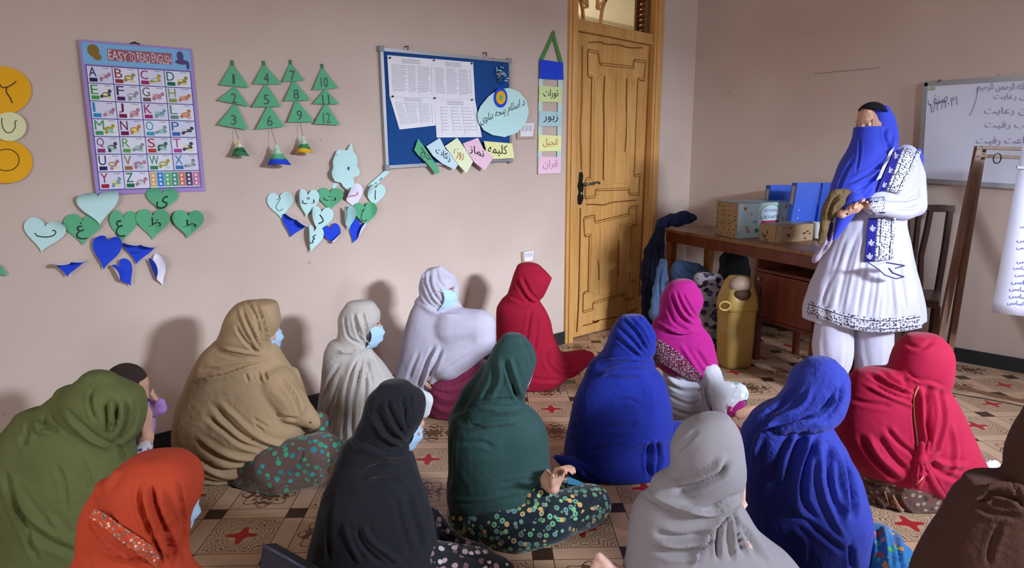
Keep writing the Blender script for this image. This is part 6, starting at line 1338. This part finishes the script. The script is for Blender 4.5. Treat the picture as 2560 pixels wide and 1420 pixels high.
# --- dark green, centre
D = 2.24; C_gn = cloth('bottle_green_viscose', '#294645', .7, .32, .5, csc=30)
P_ = person(D, 1250, 'person in a dark green headscarf, cross-legged in an oval-print skirt'); fw = (RT * .6 + FH * .7).normalized()
hands = {1: (on_D(1345, 1170, D - .0), on_D(1384, 1222, D - .12), on_D(1402, 1172, D - .12) - on_D(1384, 1222, D - .12), RT * .6 - FH * .6, .9, .9)}
g, M = seat(P_, D, 1278, 905, 1240, RT * .62 + FH * .75 + Vector((0, 0, -.2)), fw, dh=.04, db=.1, look=False, knee=.22, hands=hands, voxel=.0055)
mask(P_, g, M, .92)
shawl('shawl', C_gn, P_, [([(845, 1254, 1318), (866, 1236, 1335), (896, 1221, 1340), (934, 1205, 1331), (968, 1185, 1318), (1005, 1165, 1313), (1035, 1150, 1318)], dict(top=(1284, 832), ratio=.9)),
      ([(1010, 1165, 1312), (1044, 1128, 1350), (1069, 1122, 1365), (1099, 1119, 1371), (1141, 1119, 1372), (1179, 1119, 1378), (1213, 1117, 1381), (1240, 1116, 1372), (1262, 1118, 1330)], dict(top=(1250, 975), ratio=.6))],
      D, caps=[[(1225, 930, .02, 28), (1185, 985, .02, 34), (1150, 1050, .02, 30)]], seed=11, amp=.0025,
      strokes=[('g', 5, 7, 1300, 850, 1325, 880, 1330, 920), ('g', 5, 9, 1262, 900, 1280, 960, 1300, 1000), ('r', 5, 8, 1275, 895, 1292, 950, 1308, 1000), ('g', 5, 8, 1235, 900, 1232, 950, 1205, 1000), ('r', 5, 7, 1248, 895, 1250, 950, 1225, 1000), ('s', 8, 12, 1318, 1008, 1270, 1020, 1200, 1015, 1150, 1035), ('g', 5, 9, 1290, 1000, 1250, 1000, 1190, 1010), ('g', 5, 7, 1310, 1012, 1290, 985, 1285, 960),
               ('g', 6, 6, 1180, 1060, 1240, 1045, 1300, 1040), ('r', 6, 5, 1170, 1075, 1230, 1060, 1290, 1055), ('g', 6, 5, 1150, 1110, 1200, 1105, 1235, 1120), ('g', 4, 4, 1240, 1210, 1300, 1200, 1370, 1195), ('g', 4, 4, 1240, 1230, 1300, 1218, 1372, 1210), ('r', 5, 5, 1130, 1250, 1200, 1250, 1290, 1232, 1372, 1222), ('g', 6, 6, 1130, 1090, 1125, 1150, 1122, 1220)])
SKG = prt('oval_ring_print', '#12202a', ['#2f8f6a', '#2a7f8c', '#4fae7a', '#1f5f6a', '#c9985a'], 'rings', 46)
shawl('skirt', SKG, P_, [], D, caps=[[(1180, 1290, 0, 66), (1260, 1310, -.06, 74), (1360, 1300, -.08, 66), (1450, 1270, -.02, 60), (1480, 1258, .02, 52)], [(1190, 1320, -.04, 40), (1290, 1345, -.12, 44), (1390, 1318, -.12, 44)], [(1370, 1240, .05, 40), (1440, 1240, .1, 40), (1480, 1250, .1, 34)], [(1375, 1215, -.06, 22), (1340, 1240, -.08, 30)]], seed=12, amp=.004, voxel=.0075,
      strokes=[('g', 5, 8, 1310, 1290, 1350, 1300, 1380, 1240), ('g', 5, 7, 1400, 1310, 1450, 1290, 1500, 1250)])
tuck(P_, [(1410, 1195, 52), (1333, 920, 14)], .012)
b = MB(); b.prism([on_D(1418, 1192, D - .02), on_D(1440, 1200, D + .02), on_D(1462, 1211, D + .06), on_D(1440, 1213, D - .02), on_D(1420, 1210, D - .07)], Vector((0, 0, .002))); tag(b.obj('folded_paper', pm('#2f6f8c', 'teal')), 'teal folded paper held by the person in dark green', 'paper')

# --- royal blue, centre right
D = 2.72; C_rb = cloth('royal_blue_cotton', '#12227f', .8, .3, .5, csc=30)
P_ = person(D, 1560, 'person wrapped in a royal blue shawl, seen from behind at centre right'); fw = (RT * .35 + FH * .9).normalized()
seat(P_, D, 1580, 850, 1550, RT * .5 + FH * .85 + Vector((0, 0, -.15)), fw, dh=0, db=.0, look=False, knee=.16)
shawl('shawl', C_rb, P_, [([(798, 1548, 1614), (818, 1533, 1630), (842, 1523, 1638), (870, 1512, 1638), (892, 1498, 1628), (920, 1475, 1625)], dict(top=(1582, 786), ratio=.9)),
      ([(917, 1472, 1635), (944, 1459, 1658), (976, 1445, 1668), (1015, 1432, 1675), (1055, 1424, 1680), (1094, 1416, 1680), (1130, 1411, 1679), (1165, 1408, 1679), (1195, 1425, 1675)], dict(top=(1565, 872), ratio=.66, floor=True))],
      D, caps=[[(1450, 1170, -.1, 26), (1412, 1155, -.12, 14), (1390, 1143, -.12, 7)], [(1670, 1080, .1, 28), (1700, 1068, .16, 18), (1716, 1060, .18, 10)]], seed=13, amp=.003,
      strokes=[('g', 4, 7, 1560, 800, 1590, 830, 1620, 880), ('g', 4, 7, 1575, 795, 1605, 830, 1630, 875), ('r', 4, 6, 1567, 797, 1598, 830, 1625, 878), ('g', 4, 7, 1545, 815, 1580, 850, 1612, 888), ('g', 4, 7, 1540, 840, 1570, 870, 1605, 895), ('r', 4, 6, 1540, 827, 1575, 860, 1608, 892), ('g', 4, 6, 1590, 790, 1618, 820, 1634, 860), ('s', 6, 12, 1625, 898, 1570, 893, 1510, 900, 1465, 925), ('g', 5, 8, 1620, 905, 1560, 905, 1490, 925), ('r', 5, 7, 1625, 915, 1560, 918, 1480, 945),
               ('g', 7, 9, 1520, 1072, 1560, 1068, 1590, 1060), ('s', 6, 11, 1675, 1092, 1610, 1102, 1550, 1110), ('g', 5, 12, 1625, 1105, 1618, 1150, 1625, 1190), ('g', 5, 14, 1640, 1100, 1650, 1150, 1640, 1195), ('r', 5, 10, 1632, 1102, 1634, 1150, 1630, 1195), ('g', 5, 6, 1470, 1130, 1520, 1120, 1600, 1108), ('g', 5, 6, 1440, 1160, 1490, 1200, 1540, 1222), ('g', 5, 5, 1540, 1005, 1570, 1000, 1600, 1010)])
tuck(P_)

# --- magenta
D = 3.3; C_mg = cloth('magenta_crepe', '#a01674', .8, .22, .4, csc=28)
P_ = person(D, 1720, 'person in a magenta scarf over a white tunic, sitting by the yellow bin'); fw = (RT * .85 + FH * .45).normalized()
def foot(b):
    b.capsule(on_D(1828, 1035, D - .1), on_D(1880, 1028, D - .12), .036, .028); b.capsule(on_D(1880, 1028, D - .12), on_D(1900, 1018, D - .08), .026, .018)
    for k in range(5): b.capsule(on_D(1893 + k * 1.5, 1012 + k * 4, D - .08), on_D(1903 + k * .6, 1012 + k * 4, D - .07), .009, .008, 8, 3)
g, M = seat(P_, D, 1706, 755, 1705, RT * .72 + FH * .65 + Vector((0, 0, -.05)), fw, dh=0, db=.05, look=False, knee=.2, extra=foot)
mask(P_, g, M, .92)
shawl('headscarf', C_mg, P_, [([(712, 1672, 1738), (725, 1663, 1750), (750, 1653, 1756), (775, 1650, 1748), (794, 1646, 1741), (818, 1636, 1745)], dict(top=(1707, 697), ratio=.9)),
      ([(812, 1632, 1752), (830, 1622, 1768), (857, 1616, 1782), (893, 1625, 1791), (925, 1655, 1798), (948, 1705, 1801), (962, 1740, 1800)], dict(top=(1700, 775), ratio=.62))], D, seed=14, amp=.002,
      strokes=[('g', 4, 7, 1680, 735, 1700, 790, 1735, 818), ('g', 4, 7, 1690, 728, 1712, 775, 1740, 805), ('r', 4, 7, 1685, 732, 1706, 782, 1738, 812), ('g', 4, 6, 1705, 735, 1725, 770, 1742, 795), ('g', 4, 6, 1668, 760, 1685, 805, 1725, 830), ('s', 5, 9, 1745, 822, 1700, 828, 1650, 805), ('g', 5, 7, 1755, 832, 1715, 838, 1660, 830), ('g', 5, 7, 1740, 875, 1770, 920, 1790, 950), ('r', 5, 6, 1700, 860, 1740, 920, 1765, 955), ('g', 4, 8, 1755, 950, 1775, 940, 1795, 945)])
o = bpy.data.objects[[q.name for q in bpy.data.objects if q.parent == P_ and q.name.startswith('headscarf')][0]]
patch('beaded_border', prt('magenta_beading', '#5e1236', ['#b9b3bd', '#8f8a98', '#d0c8c8'], 'dots', 140), P_, [o], [(1628, 905, 1640, 845), (1660, 915, 1672, 862), (1690, 932, 1700, 885), (1718, 950, 1726, 910), (1745, 962, 1752, 935)], D, .003)
C_tw = cloth('white_tunic_cotton', '#bcbcc8', .85, .25, csc=26)
shawl('tunic', C_tw, P_, [([(900, 1655, 1760), (940, 1658, 1775), (980, 1662, 1785), (1020, 1664, 1795), (1055, 1666, 1800)], dict(ratio=.62, floor=True))], D, caps=[[(1775, 935, -.06, 30), (1798, 985, -.1, 22), (1796, 1018, -.12, 17)]], seed=15, amp=.003,
      strokes=[('g', 4, 8, 1665, 930, 1700, 950, 1745, 955), ('g', 4, 8, 1670, 960, 1710, 980, 1760, 975), ('r', 4, 7, 1668, 945, 1705, 965, 1755, 965), ('g', 4, 7, 1672, 990, 1720, 1010, 1760, 1000), ('g', 4, 7, 1675, 1020, 1720, 1035, 1760, 1030), ('g', 4, 10, 1765, 960, 1770, 1000, 1790, 1040), ('g', 4, 6, 1780, 1000, 1790, 1030, 1810, 1050)])
b = MB(); cap(b, [(1812, 985, -.04, 34), (1842, 984, -.06, 30), (1815, 1012, -.08, 28)], D); me = remesh(b, .008, 4); folds(me, [('g', 4, 6, 1805, 990, 1815, 1020, 1830, 1040)], 5, .003, 24); meshobj('tunic_skirt', me, prt('white_floral', '#c4c6ce', ['#b0306f', '#4f9f9a', '#e2e4ea', '#8fb8c0', '#e2e4ea'], 'x', 38), P_)
b = MB(); cap(b, [(1760, 1050, -.05, 22), (1825, 1020, -.09, 24), (1845, 1010, -.09, 20)], D); meshobj('trousers', remesh(b, .008, 4), cloth('magenta_trouser', '#9c1d6f', .8, .2), P_)
b = MB(); cap(b, [(1852, 1006, -.085, 17), (1846, 1022, -.1, 15)], D); meshobj('trouser_cuff', remesh(b, .007, 3), prt('dark_cuff_print', '#2d1d28', ['#8a7a88', '#5a4a58'], 'x', 90), P_)
tuck(P_, [(1890, 1025, 52)])

# --- grey white, foreground right
D = 1.6; C_gw = cloth('grey_white_voile', '#8d888d', .85, .12, .3, csc=22)
P_ = person(D, 1750, 'person in a thin greyish white headscarf, right of centre foreground, hand at the chin'); fw = (RT * .5 + FH * .8).normalized()
hands = {1: (on_D(1870, 1350, D + .12), on_D(1852, 1268, D + .06), on_D(1858, 1180, D + .06) - on_D(1852, 1268, D + .06), RT * -.9 + FH * .3, .85, .6)}
def toes(b):
    b.capsule(on_D(1600, 1470, D - .02), on_D(1530, 1432, D - .02), .034, .026); b.capsule(on_D(1530, 1432, D - .02), on_D(1514, 1415, D - .02), .026, .018)
    b.capsule(on_D(1516, 1408, D - .02), on_D(1498, 1391, D - .02), .014, .012, 8, 3)
    for k in range(4): b.capsule(on_D(1505 - k * 5, 1412 + k * 6, D - .02), on_D(1490 - k * 3, 1405 + k * 7, D - .02), .011, .009, 8, 3)
seat(P_, D, 1778, 1140, 1770, RT * .62 + FH * .72 + Vector((0, 0, -.35)), fw, dh=.02, db=.1, look=False, knee=.2, hands=hands, voxel=.005, skin=SK3, extra=toes)
shawl('headscarf', C_gw, P_, [([(1045, 1742, 1825), (1065, 1710, 1842), (1090, 1692, 1850), (1130, 1680, 1857), (1161, 1679, 1861), (1190, 1680, 1859), (1223, 1683, 1849), (1255, 1700, 1840)], dict(top=(1792, 1034), ratio=.92)),
      ([(1225, 1625, 1845), (1252, 1592, 1850), (1288, 1580, 1872), (1330, 1573, 1900), (1370, 1569, 1948), (1400, 1564, 1983), (1440, 1555, 2010), (1520, 1545, 2020)], dict(top=(1720, 1170), ratio=.58, floor=True))], D, seed=16, amp=.0018,
      strokes=[('s', 9, 14, 1855, 1235, 1800, 1262, 1760, 1275, 1700, 1260), ('r', 9, 12, 1682, 1212, 1740, 1195, 1790, 1170, 1808, 1145), ('g', 9, 12, 1690, 1228, 1750, 1212, 1800, 1185, 1815, 1160), ('g', 6, 8, 1695, 1125, 1720, 1100, 1740, 1080), ('s', 10, 14, 1610, 1232, 1660, 1262, 1720, 1285, 1780, 1290), ('g', 9, 9, 1640, 1330, 1700, 1345, 1780, 1330), ('r', 9, 8, 1630, 1350, 1700, 1362, 1790, 1342), ('g', 9, 8, 1640, 1375, 1700, 1385, 1760, 1375),
               ('s', 8, 14, 1735, 1420, 1760, 1360, 1800, 1300, 1838, 1265), ('g', 6, 12, 1795, 1400, 1795, 1340, 1812, 1285), ('r', 6, 10, 1840, 1400, 1830, 1340, 1825, 1280), ('g', 6, 10, 1862, 1390, 1845, 1330, 1832, 1278), ('r', 7, 7, 1930, 1410, 1890, 1350, 1850, 1300), ('g', 7, 7, 1900, 1400, 1870, 1345, 1842, 1295)])
tuck(P_, [(1884, 1222, 44), (1500, 1420, 85)], .014)

# --- blue, right foreground
D = 2.04; C_b2 = cloth('indigo_blue_crinkle', '#2a3592', .8, .45, .4, csc=46)
P_ = person(D, 2010, 'person in a crinkled blue shawl with a blue floral skirt, below the teacher'); fw = (RT * .3 + FH * .9).normalized()
seat(P_, D, 2050, 965, 2010, RT * .5 + FH * .8 + Vector((0, 0, -.3)), fw, dh=.03, db=.08, look=False, knee=.18)
shawl('shawl', C_b2, P_, [([(905, 2014, 2090), (923, 1992, 2110), (947, 1976, 2118), (974, 1968, 2118), (1000, 1950, 2112), (1026, 1920, 2100), (1050, 1895, 2080)], dict(top=(2052, 893), ratio=.9)),
      ([(1052, 1872, 2060), (1069, 1859, 2080), (1097, 1853, 2097), (1136, 1853, 2118), (1175, 1855, 2139), (1223, 1860, 2155), (1278, 1866, 2171), (1313, 1868, 2174), (1353, 1872, 2167), (1420, 1880, 2157), (1480, 1885, 2150)], dict(top=(1990, 990), ratio=.62, floor=True))], D, seed=17, amp=.003, freq=30,
      strokes=[('g', 6, 11, 2000, 960, 1960, 1010, 1900, 1040), ('r', 6, 9, 2030, 970, 2000, 1020, 1930, 1050), ('g', 6, 11, 2085, 980, 2060, 1020, 2000, 1045, 1930, 1060), ('g', 6, 9, 2105, 960, 2090, 1010, 2060, 1045), ('r', 6, 9, 2095, 985, 2075, 1020, 2020, 1045), ('s', 8, 16, 2068, 1052, 2010, 1052, 1950, 1068, 1890, 1090), ('r', 7, 14, 1990, 1080, 1960, 1140, 1950, 1200), ('g', 7, 16, 2010, 1085, 1985, 1140, 1965, 1210), ('r', 8, 14, 2030, 1080, 1995, 1170, 1990, 1260, 2030, 1320), ('g', 8, 14, 2045, 1085, 2015, 1170, 2010, 1250, 2050, 1310),
               ('r', 7, 12, 2050, 1110, 2050, 1200, 2075, 1280, 2115, 1350), ('g', 7, 14, 2075, 1110, 2075, 1200, 2100, 1290), ('r', 7, 12, 2090, 1120, 2110, 1210, 2115, 1300), ('g', 7, 12, 2115, 1150, 2130, 1230, 2135, 1300), ('g', 8, 16, 1990, 1280, 2050, 1330, 2110, 1380), ('g', 8, 12, 2125, 1360, 2130, 1420, 2130, 1430), ('r', 7, 9, 1980, 1320, 2010, 1350, 2010, 1400), ('r', 8, 8, 1945, 1040, 1900, 1090, 1880, 1150)])
SKF = prt('blue_floral', '#225f94', ['#a8343f', '#3a8f94', '#1c4a88', '#b8803a', '#3f8050', '#c06a7a'], 'x', 40)
shawl('skirt', SKF, P_, [], D, caps=[[(2120, 1400, .1, 60), (2195, 1365, .06, 62), (2225, 1400, -.02, 62)], [(2190, 1450, -.02, 60), (2240, 1440, 0, 50)]], seed=18, amp=.005, strokes=[('g', 5, 8, 2190, 1320, 2200, 1370, 2190, 1420), ('g', 5, 8, 2225, 1315, 2245, 1370, 2250, 1420), ('r', 5, 8, 2208, 1312, 2220, 1370, 2222, 1420)])
tuck(P_)

# --- red, right
D = 2.46; C_rd = cloth('scarlet_jersey', '#a01038', .75, .12, .4, csc=22)
P_ = person(D, 2290, 'person in a scarlet shawl with a gold-edged knotted end, right side'); fw = (RT * .3 + FH * .9).normalized()
seat(P_, D, 2308, 895, 2270, RT * .35 + FH * .9 + Vector((0, 0, -.3)), fw, dh=.02, db=.08, look=False, knee=.16)
o = shawl('shawl', C_rd, P_, [([(845, 2265, 2352), (862, 2250, 2368), (888, 2238, 2376), (921, 2230, 2375), (950, 2235, 2372), (980, 2250, 2362)], dict(top=(2309, 833), ratio=.88)),
      ([(930, 2142, 2300), (951, 2122, 2350), (981, 2110, 2372), (1020, 2098, 2395), (1057, 2092, 2411), (1091, 2092, 2426), (1133, 2105, 2444), (1167, 2128, 2463), (1200, 2180, 2475), (1235, 2230, 2470), (1268, 2280, 2450), (1298, 2325, 2400)], dict(top=(2230, 918), ratio=.56))], D, seed=19, amp=.0015,
      strokes=[('g', 5, 8, 2170, 935, 2210, 960, 2280, 990), ('r', 5, 7, 2190, 932, 2225, 958, 2285, 982), ('g', 5, 8, 2205, 930, 2240, 955, 2288, 975), ('g', 5, 7, 2180, 955, 2230, 985, 2290, 1005), ('r', 5, 6, 2160, 960, 2220, 990, 2290, 1018), ('g', 5, 7, 2255, 945, 2270, 960, 2292, 962), ('s', 7, 10, 2362, 970, 2330, 955, 2290, 950, 2265, 930), ('r', 8, 16, 2300, 968, 2300, 1040, 2310, 1120), ('g', 5, 10, 2318, 965, 2322, 1040, 2315, 1120), ('r', 5, 8, 2332, 965, 2340, 1040, 2325, 1130), ('g', 5, 9, 2348, 970, 2360, 1050, 2335, 1140), ('g', 5, 8, 2290, 975, 2288, 1050, 2296, 1130),
               ('g', 7, 9, 2150, 1090, 2180, 1140, 2240, 1200), ('r', 7, 8, 2170, 1085, 2200, 1140, 2260, 1195), ('g', 7, 8, 2195, 1090, 2230, 1140, 2270, 1180), ('g', 6, 8, 2215, 1070, 2250, 1110, 2290, 1140), ('g', 7, 9, 2330, 1150, 2350, 1180, 2400, 1200), ('r', 7, 9, 2320, 1140, 2360, 1160, 2420, 1165), ('g', 6, 8, 2330, 1195, 2350, 1230, 2375, 1258), ('r', 7, 7, 2380, 1060, 2390, 1130, 2380, 1190), ('g', 6, 6, 2130, 1000, 2180, 1010, 2230, 1015), ('g', 6, 6, 2265, 860, 2300, 870, 2330, 855)])
t = BVHTree.FromPolygons([v.co + o.location + P_.location for v in o.data.vertices], [tuple(p.vertices) for p in o.data.polygons]); M_gold = plain('gold_thread', '#c9975f', .4, .5, .3)
KD = {}
def kdep(x, y):
    h = t.ray_cast(Vector((0, 0, HC)), ray(x, y)[0].normalized()); return (h[0].dot(FH) if h[0] is not None else D - .12) - .006
K = kdep(2302, 1155)
b = MB(); cap(b, [(2302, 1150, 0, 15)], K); cap(b, [(2302, 1160, 0, 13), (2296, 1190, 0, 17), (2294, 1212, 0, 12)], K); cap(b, [(2310, 1155, 0, 11), (2335, 1140, 0, 9), (2350, 1130, .01, 5)], K); cap(b, [(2312, 1165, 0, 9), (2335, 1210, .01, 10), (2368, 1252, .03, 8)], K); cap(b, [(2300, 1145, 0, 10), (2304, 1110, 0, 8)], K); cap(b, [(2312, 1145, .01, 8), (2322, 1108, .01, 6)], K)
me = remesh(b, .005, 3); folds(me, [('g', 3, 5, 2302, 1160, 2298, 1205), ('g', 3, 5, 2308, 1158, 2320, 1185)], 4, .002, 40); meshobj('knot', me, C_rd, P_)
b = MB()
for pts in ([(2296, 967), (2288, 985), (2286, 1020), (2290, 1060), (2295, 1100), (2297, 1135)], [(2345, 1308), (2358, 1292), (2368, 1272), (2376, 1256)]):
    Q = []
    for p in smoothline(pts, 5):
        h = t.ray_cast(Vector((0, 0, HC)), ray(*p)[0].normalized())
        if h[0] is not None: Q.append(h[0] + h[1] * .002)
    if len(Q) > 2: b.tube(Q, .0028, 6)
b.tube([on_D(2290, 1212, K - .03), on_D(2300, 1202, K - .038), on_D(2308, 1192, K - .03)], .0025, 6)
b.obj('gold_trim', M_gold, P_, True)
SKR = prt('brown_red_print', '#5a4038', ['#7a2a34', '#8a7a6a', '#2f2420', '#9a8a78'], 'x', 55)
sk = shawl('skirt', SKR, P_, [([(1120, 2110, 2400), (1170, 2135, 2440), (1222, 2155, 2445), (1262, 2168, 2430), (1290, 2185, 2400)], dict(ratio=.55, floor=True))], D, seed=20, amp=.004,
      strokes=[('r', 4, 8, 2228, 1235, 2250, 1275, 2300, 1300), ('g', 4, 8, 2240, 1235, 2265, 1275, 2310, 1300), ('r', 4, 8, 2200, 1240, 2225, 1285, 2280, 1312), ('g', 4, 8, 2185, 1240, 2210, 1290, 2260, 1315), ('g', 4, 7, 2160, 1200, 2200, 1215, 2240, 1220)])
b = MB()
for pts in ([(2212, 1228), (2225, 1265), (2250, 1298), (2278, 1310)], [(2232, 1238), (2250, 1270), (2275, 1292), (2305, 1308)]):
    ts = BVHTree.FromPolygons([v.co + sk.location + P_.location for v in sk.data.vertices], [tuple(p.vertices) for p in sk.data.polygons]); Q = []
    for p in smoothline(pts, 4):
        h = ts.ray_cast(Vector((0, 0, HC)), ray(*p)[0].normalized())
        if h[0] is not None: Q.append(h[0] + h[1] * .001)
    if len(Q) > 2: b.tube(Q, .0022, 6)
b.obj('skirt_piping', M_gold, P_, True)
b = MB(); cap(b, [(2425, 1190, .05, 26), (2455, 1178, .1, 22), (2485, 1167, .12, 16), (2498, 1174, .12, 10)], D); me = remesh(b, .007, 2); folds(me, [], 8, .004, 45); meshobj('lace_hem', me, prt('white_lace', '#d8d4dc', ['#8f8a90', '#6a5a60', '#e4e0e6'], 'x', 90), P_)
tuck(P_)

# --- brown, bottom right corner
D = 1.5; C_br = cloth('brown_speckled_wool', '#4a3026', .95, .3, .1, csc=60)
P_ = person(D, 2440, 'person in a brown woollen shawl cut off by the right edge'); fw = (RT * .1 + FH * .95).normalized()
seat(P_, D, 2640, 1080, 2520, FH + Vector((0, 0, -.2)), fw, dh=.05, db=.1, look=False, knee=.14)
shawl('shawl', C_br, P_, [([(1040, 2570, 2700), (1075, 2553, 2715), (1116, 2540, 2725), (1158, 2531, 2728), (1195, 2528, 2725), (1225, 2520, 2725)], dict(top=(2635, 1000), ratio=.9)),
      ([(1212, 2428, 2760), (1226, 2406, 2800), (1260, 2383, 2830), (1319, 2354, 2850), (1361, 2326, 2860), (1420, 2298, 2870), (1480, 2280, 2870)], dict(top=(2520, 1190), ratio=.5, floor=True))], D, seed=21, amp=.003,
      strokes=[('g', 7, 12, 2450, 1255, 2480, 1235, 2530, 1245, 2560, 1260), ('r', 8, 12, 2455, 1268, 2490, 1250, 2540, 1262), ('g', 7, 12, 2448, 1270, 2490, 1285, 2550, 1290), ('r', 8, 10, 2440, 1240, 2480, 1218, 2540, 1222), ('g', 8, 8, 2500, 1310, 2480, 1360, 2470, 1410), ('g', 6, 8, 2530, 1210, 2545, 1240, 2560, 1270)])
b = MB(); cap(b, [(2345, 1365, .12, 38), (2350, 1420, .08, 44)], D); me = remesh(b, .007, 4); folds(me, [], 9, .003, 30); meshobj('skirt', me, prt('lavender_floral', '#3c5fa8', ['#8a7ab0', '#c9a8c0', '#3c5fa8', '#b05a7a'], 'x', 40), P_)
b = MB(); cap(b, [(2503, 1184, .1, 12), (2528, 1158, .1, 18), (2562, 1130, .08, 26)], D); me = remesh(b, .008, 3); meshobj('inner_scarf', me, cloth('vermilion_cotton', '#a8201e', .85, .2), P_)
tuck(P_)

# black bag at the lower left of centre
D = 1.5; Q = lambda x, y, d=0: on_D(x, y, D + d)
hb = thing('handbag', on_D(700, 1420, D), 'open black leather handbag beside the person in black', 'bag')
M_lea = plain('black_leather', '#20202a', .45, .4, 0, .05, 6, .2, 120)
b = MB(); b.hexa([Q(656, 1362), Q(765, 1424), Q(775, 1560), Q(622, 1560), Q(692, 1358, .10), Q(800, 1418, .10), Q(810, 1540, .10), Q(660, 1540, .10)]); b.obj('bag_body', M_lea, hb, bevel=.006)
b = MB(); b.tube([Q(656, 1361, -.002), Q(710, 1391, -.002), Q(765, 1423, -.002)], .004, 6); b.obj('seam_piping', plain('leather_edge', '#3a3a4c', .4), hb, True)
b = MB(); b.hexa([Q(664, 1360, .01), Q(770, 1420, .01), Q(770, 1428, .01), Q(664, 1366, .01), Q(690, 1358, .09), Q(795, 1417, .09), Q(795, 1424, .09), Q(690, 1364, .09)]); b.obj('bag_flap', plain('bag_lining', '#0e0e12', .8), hb)
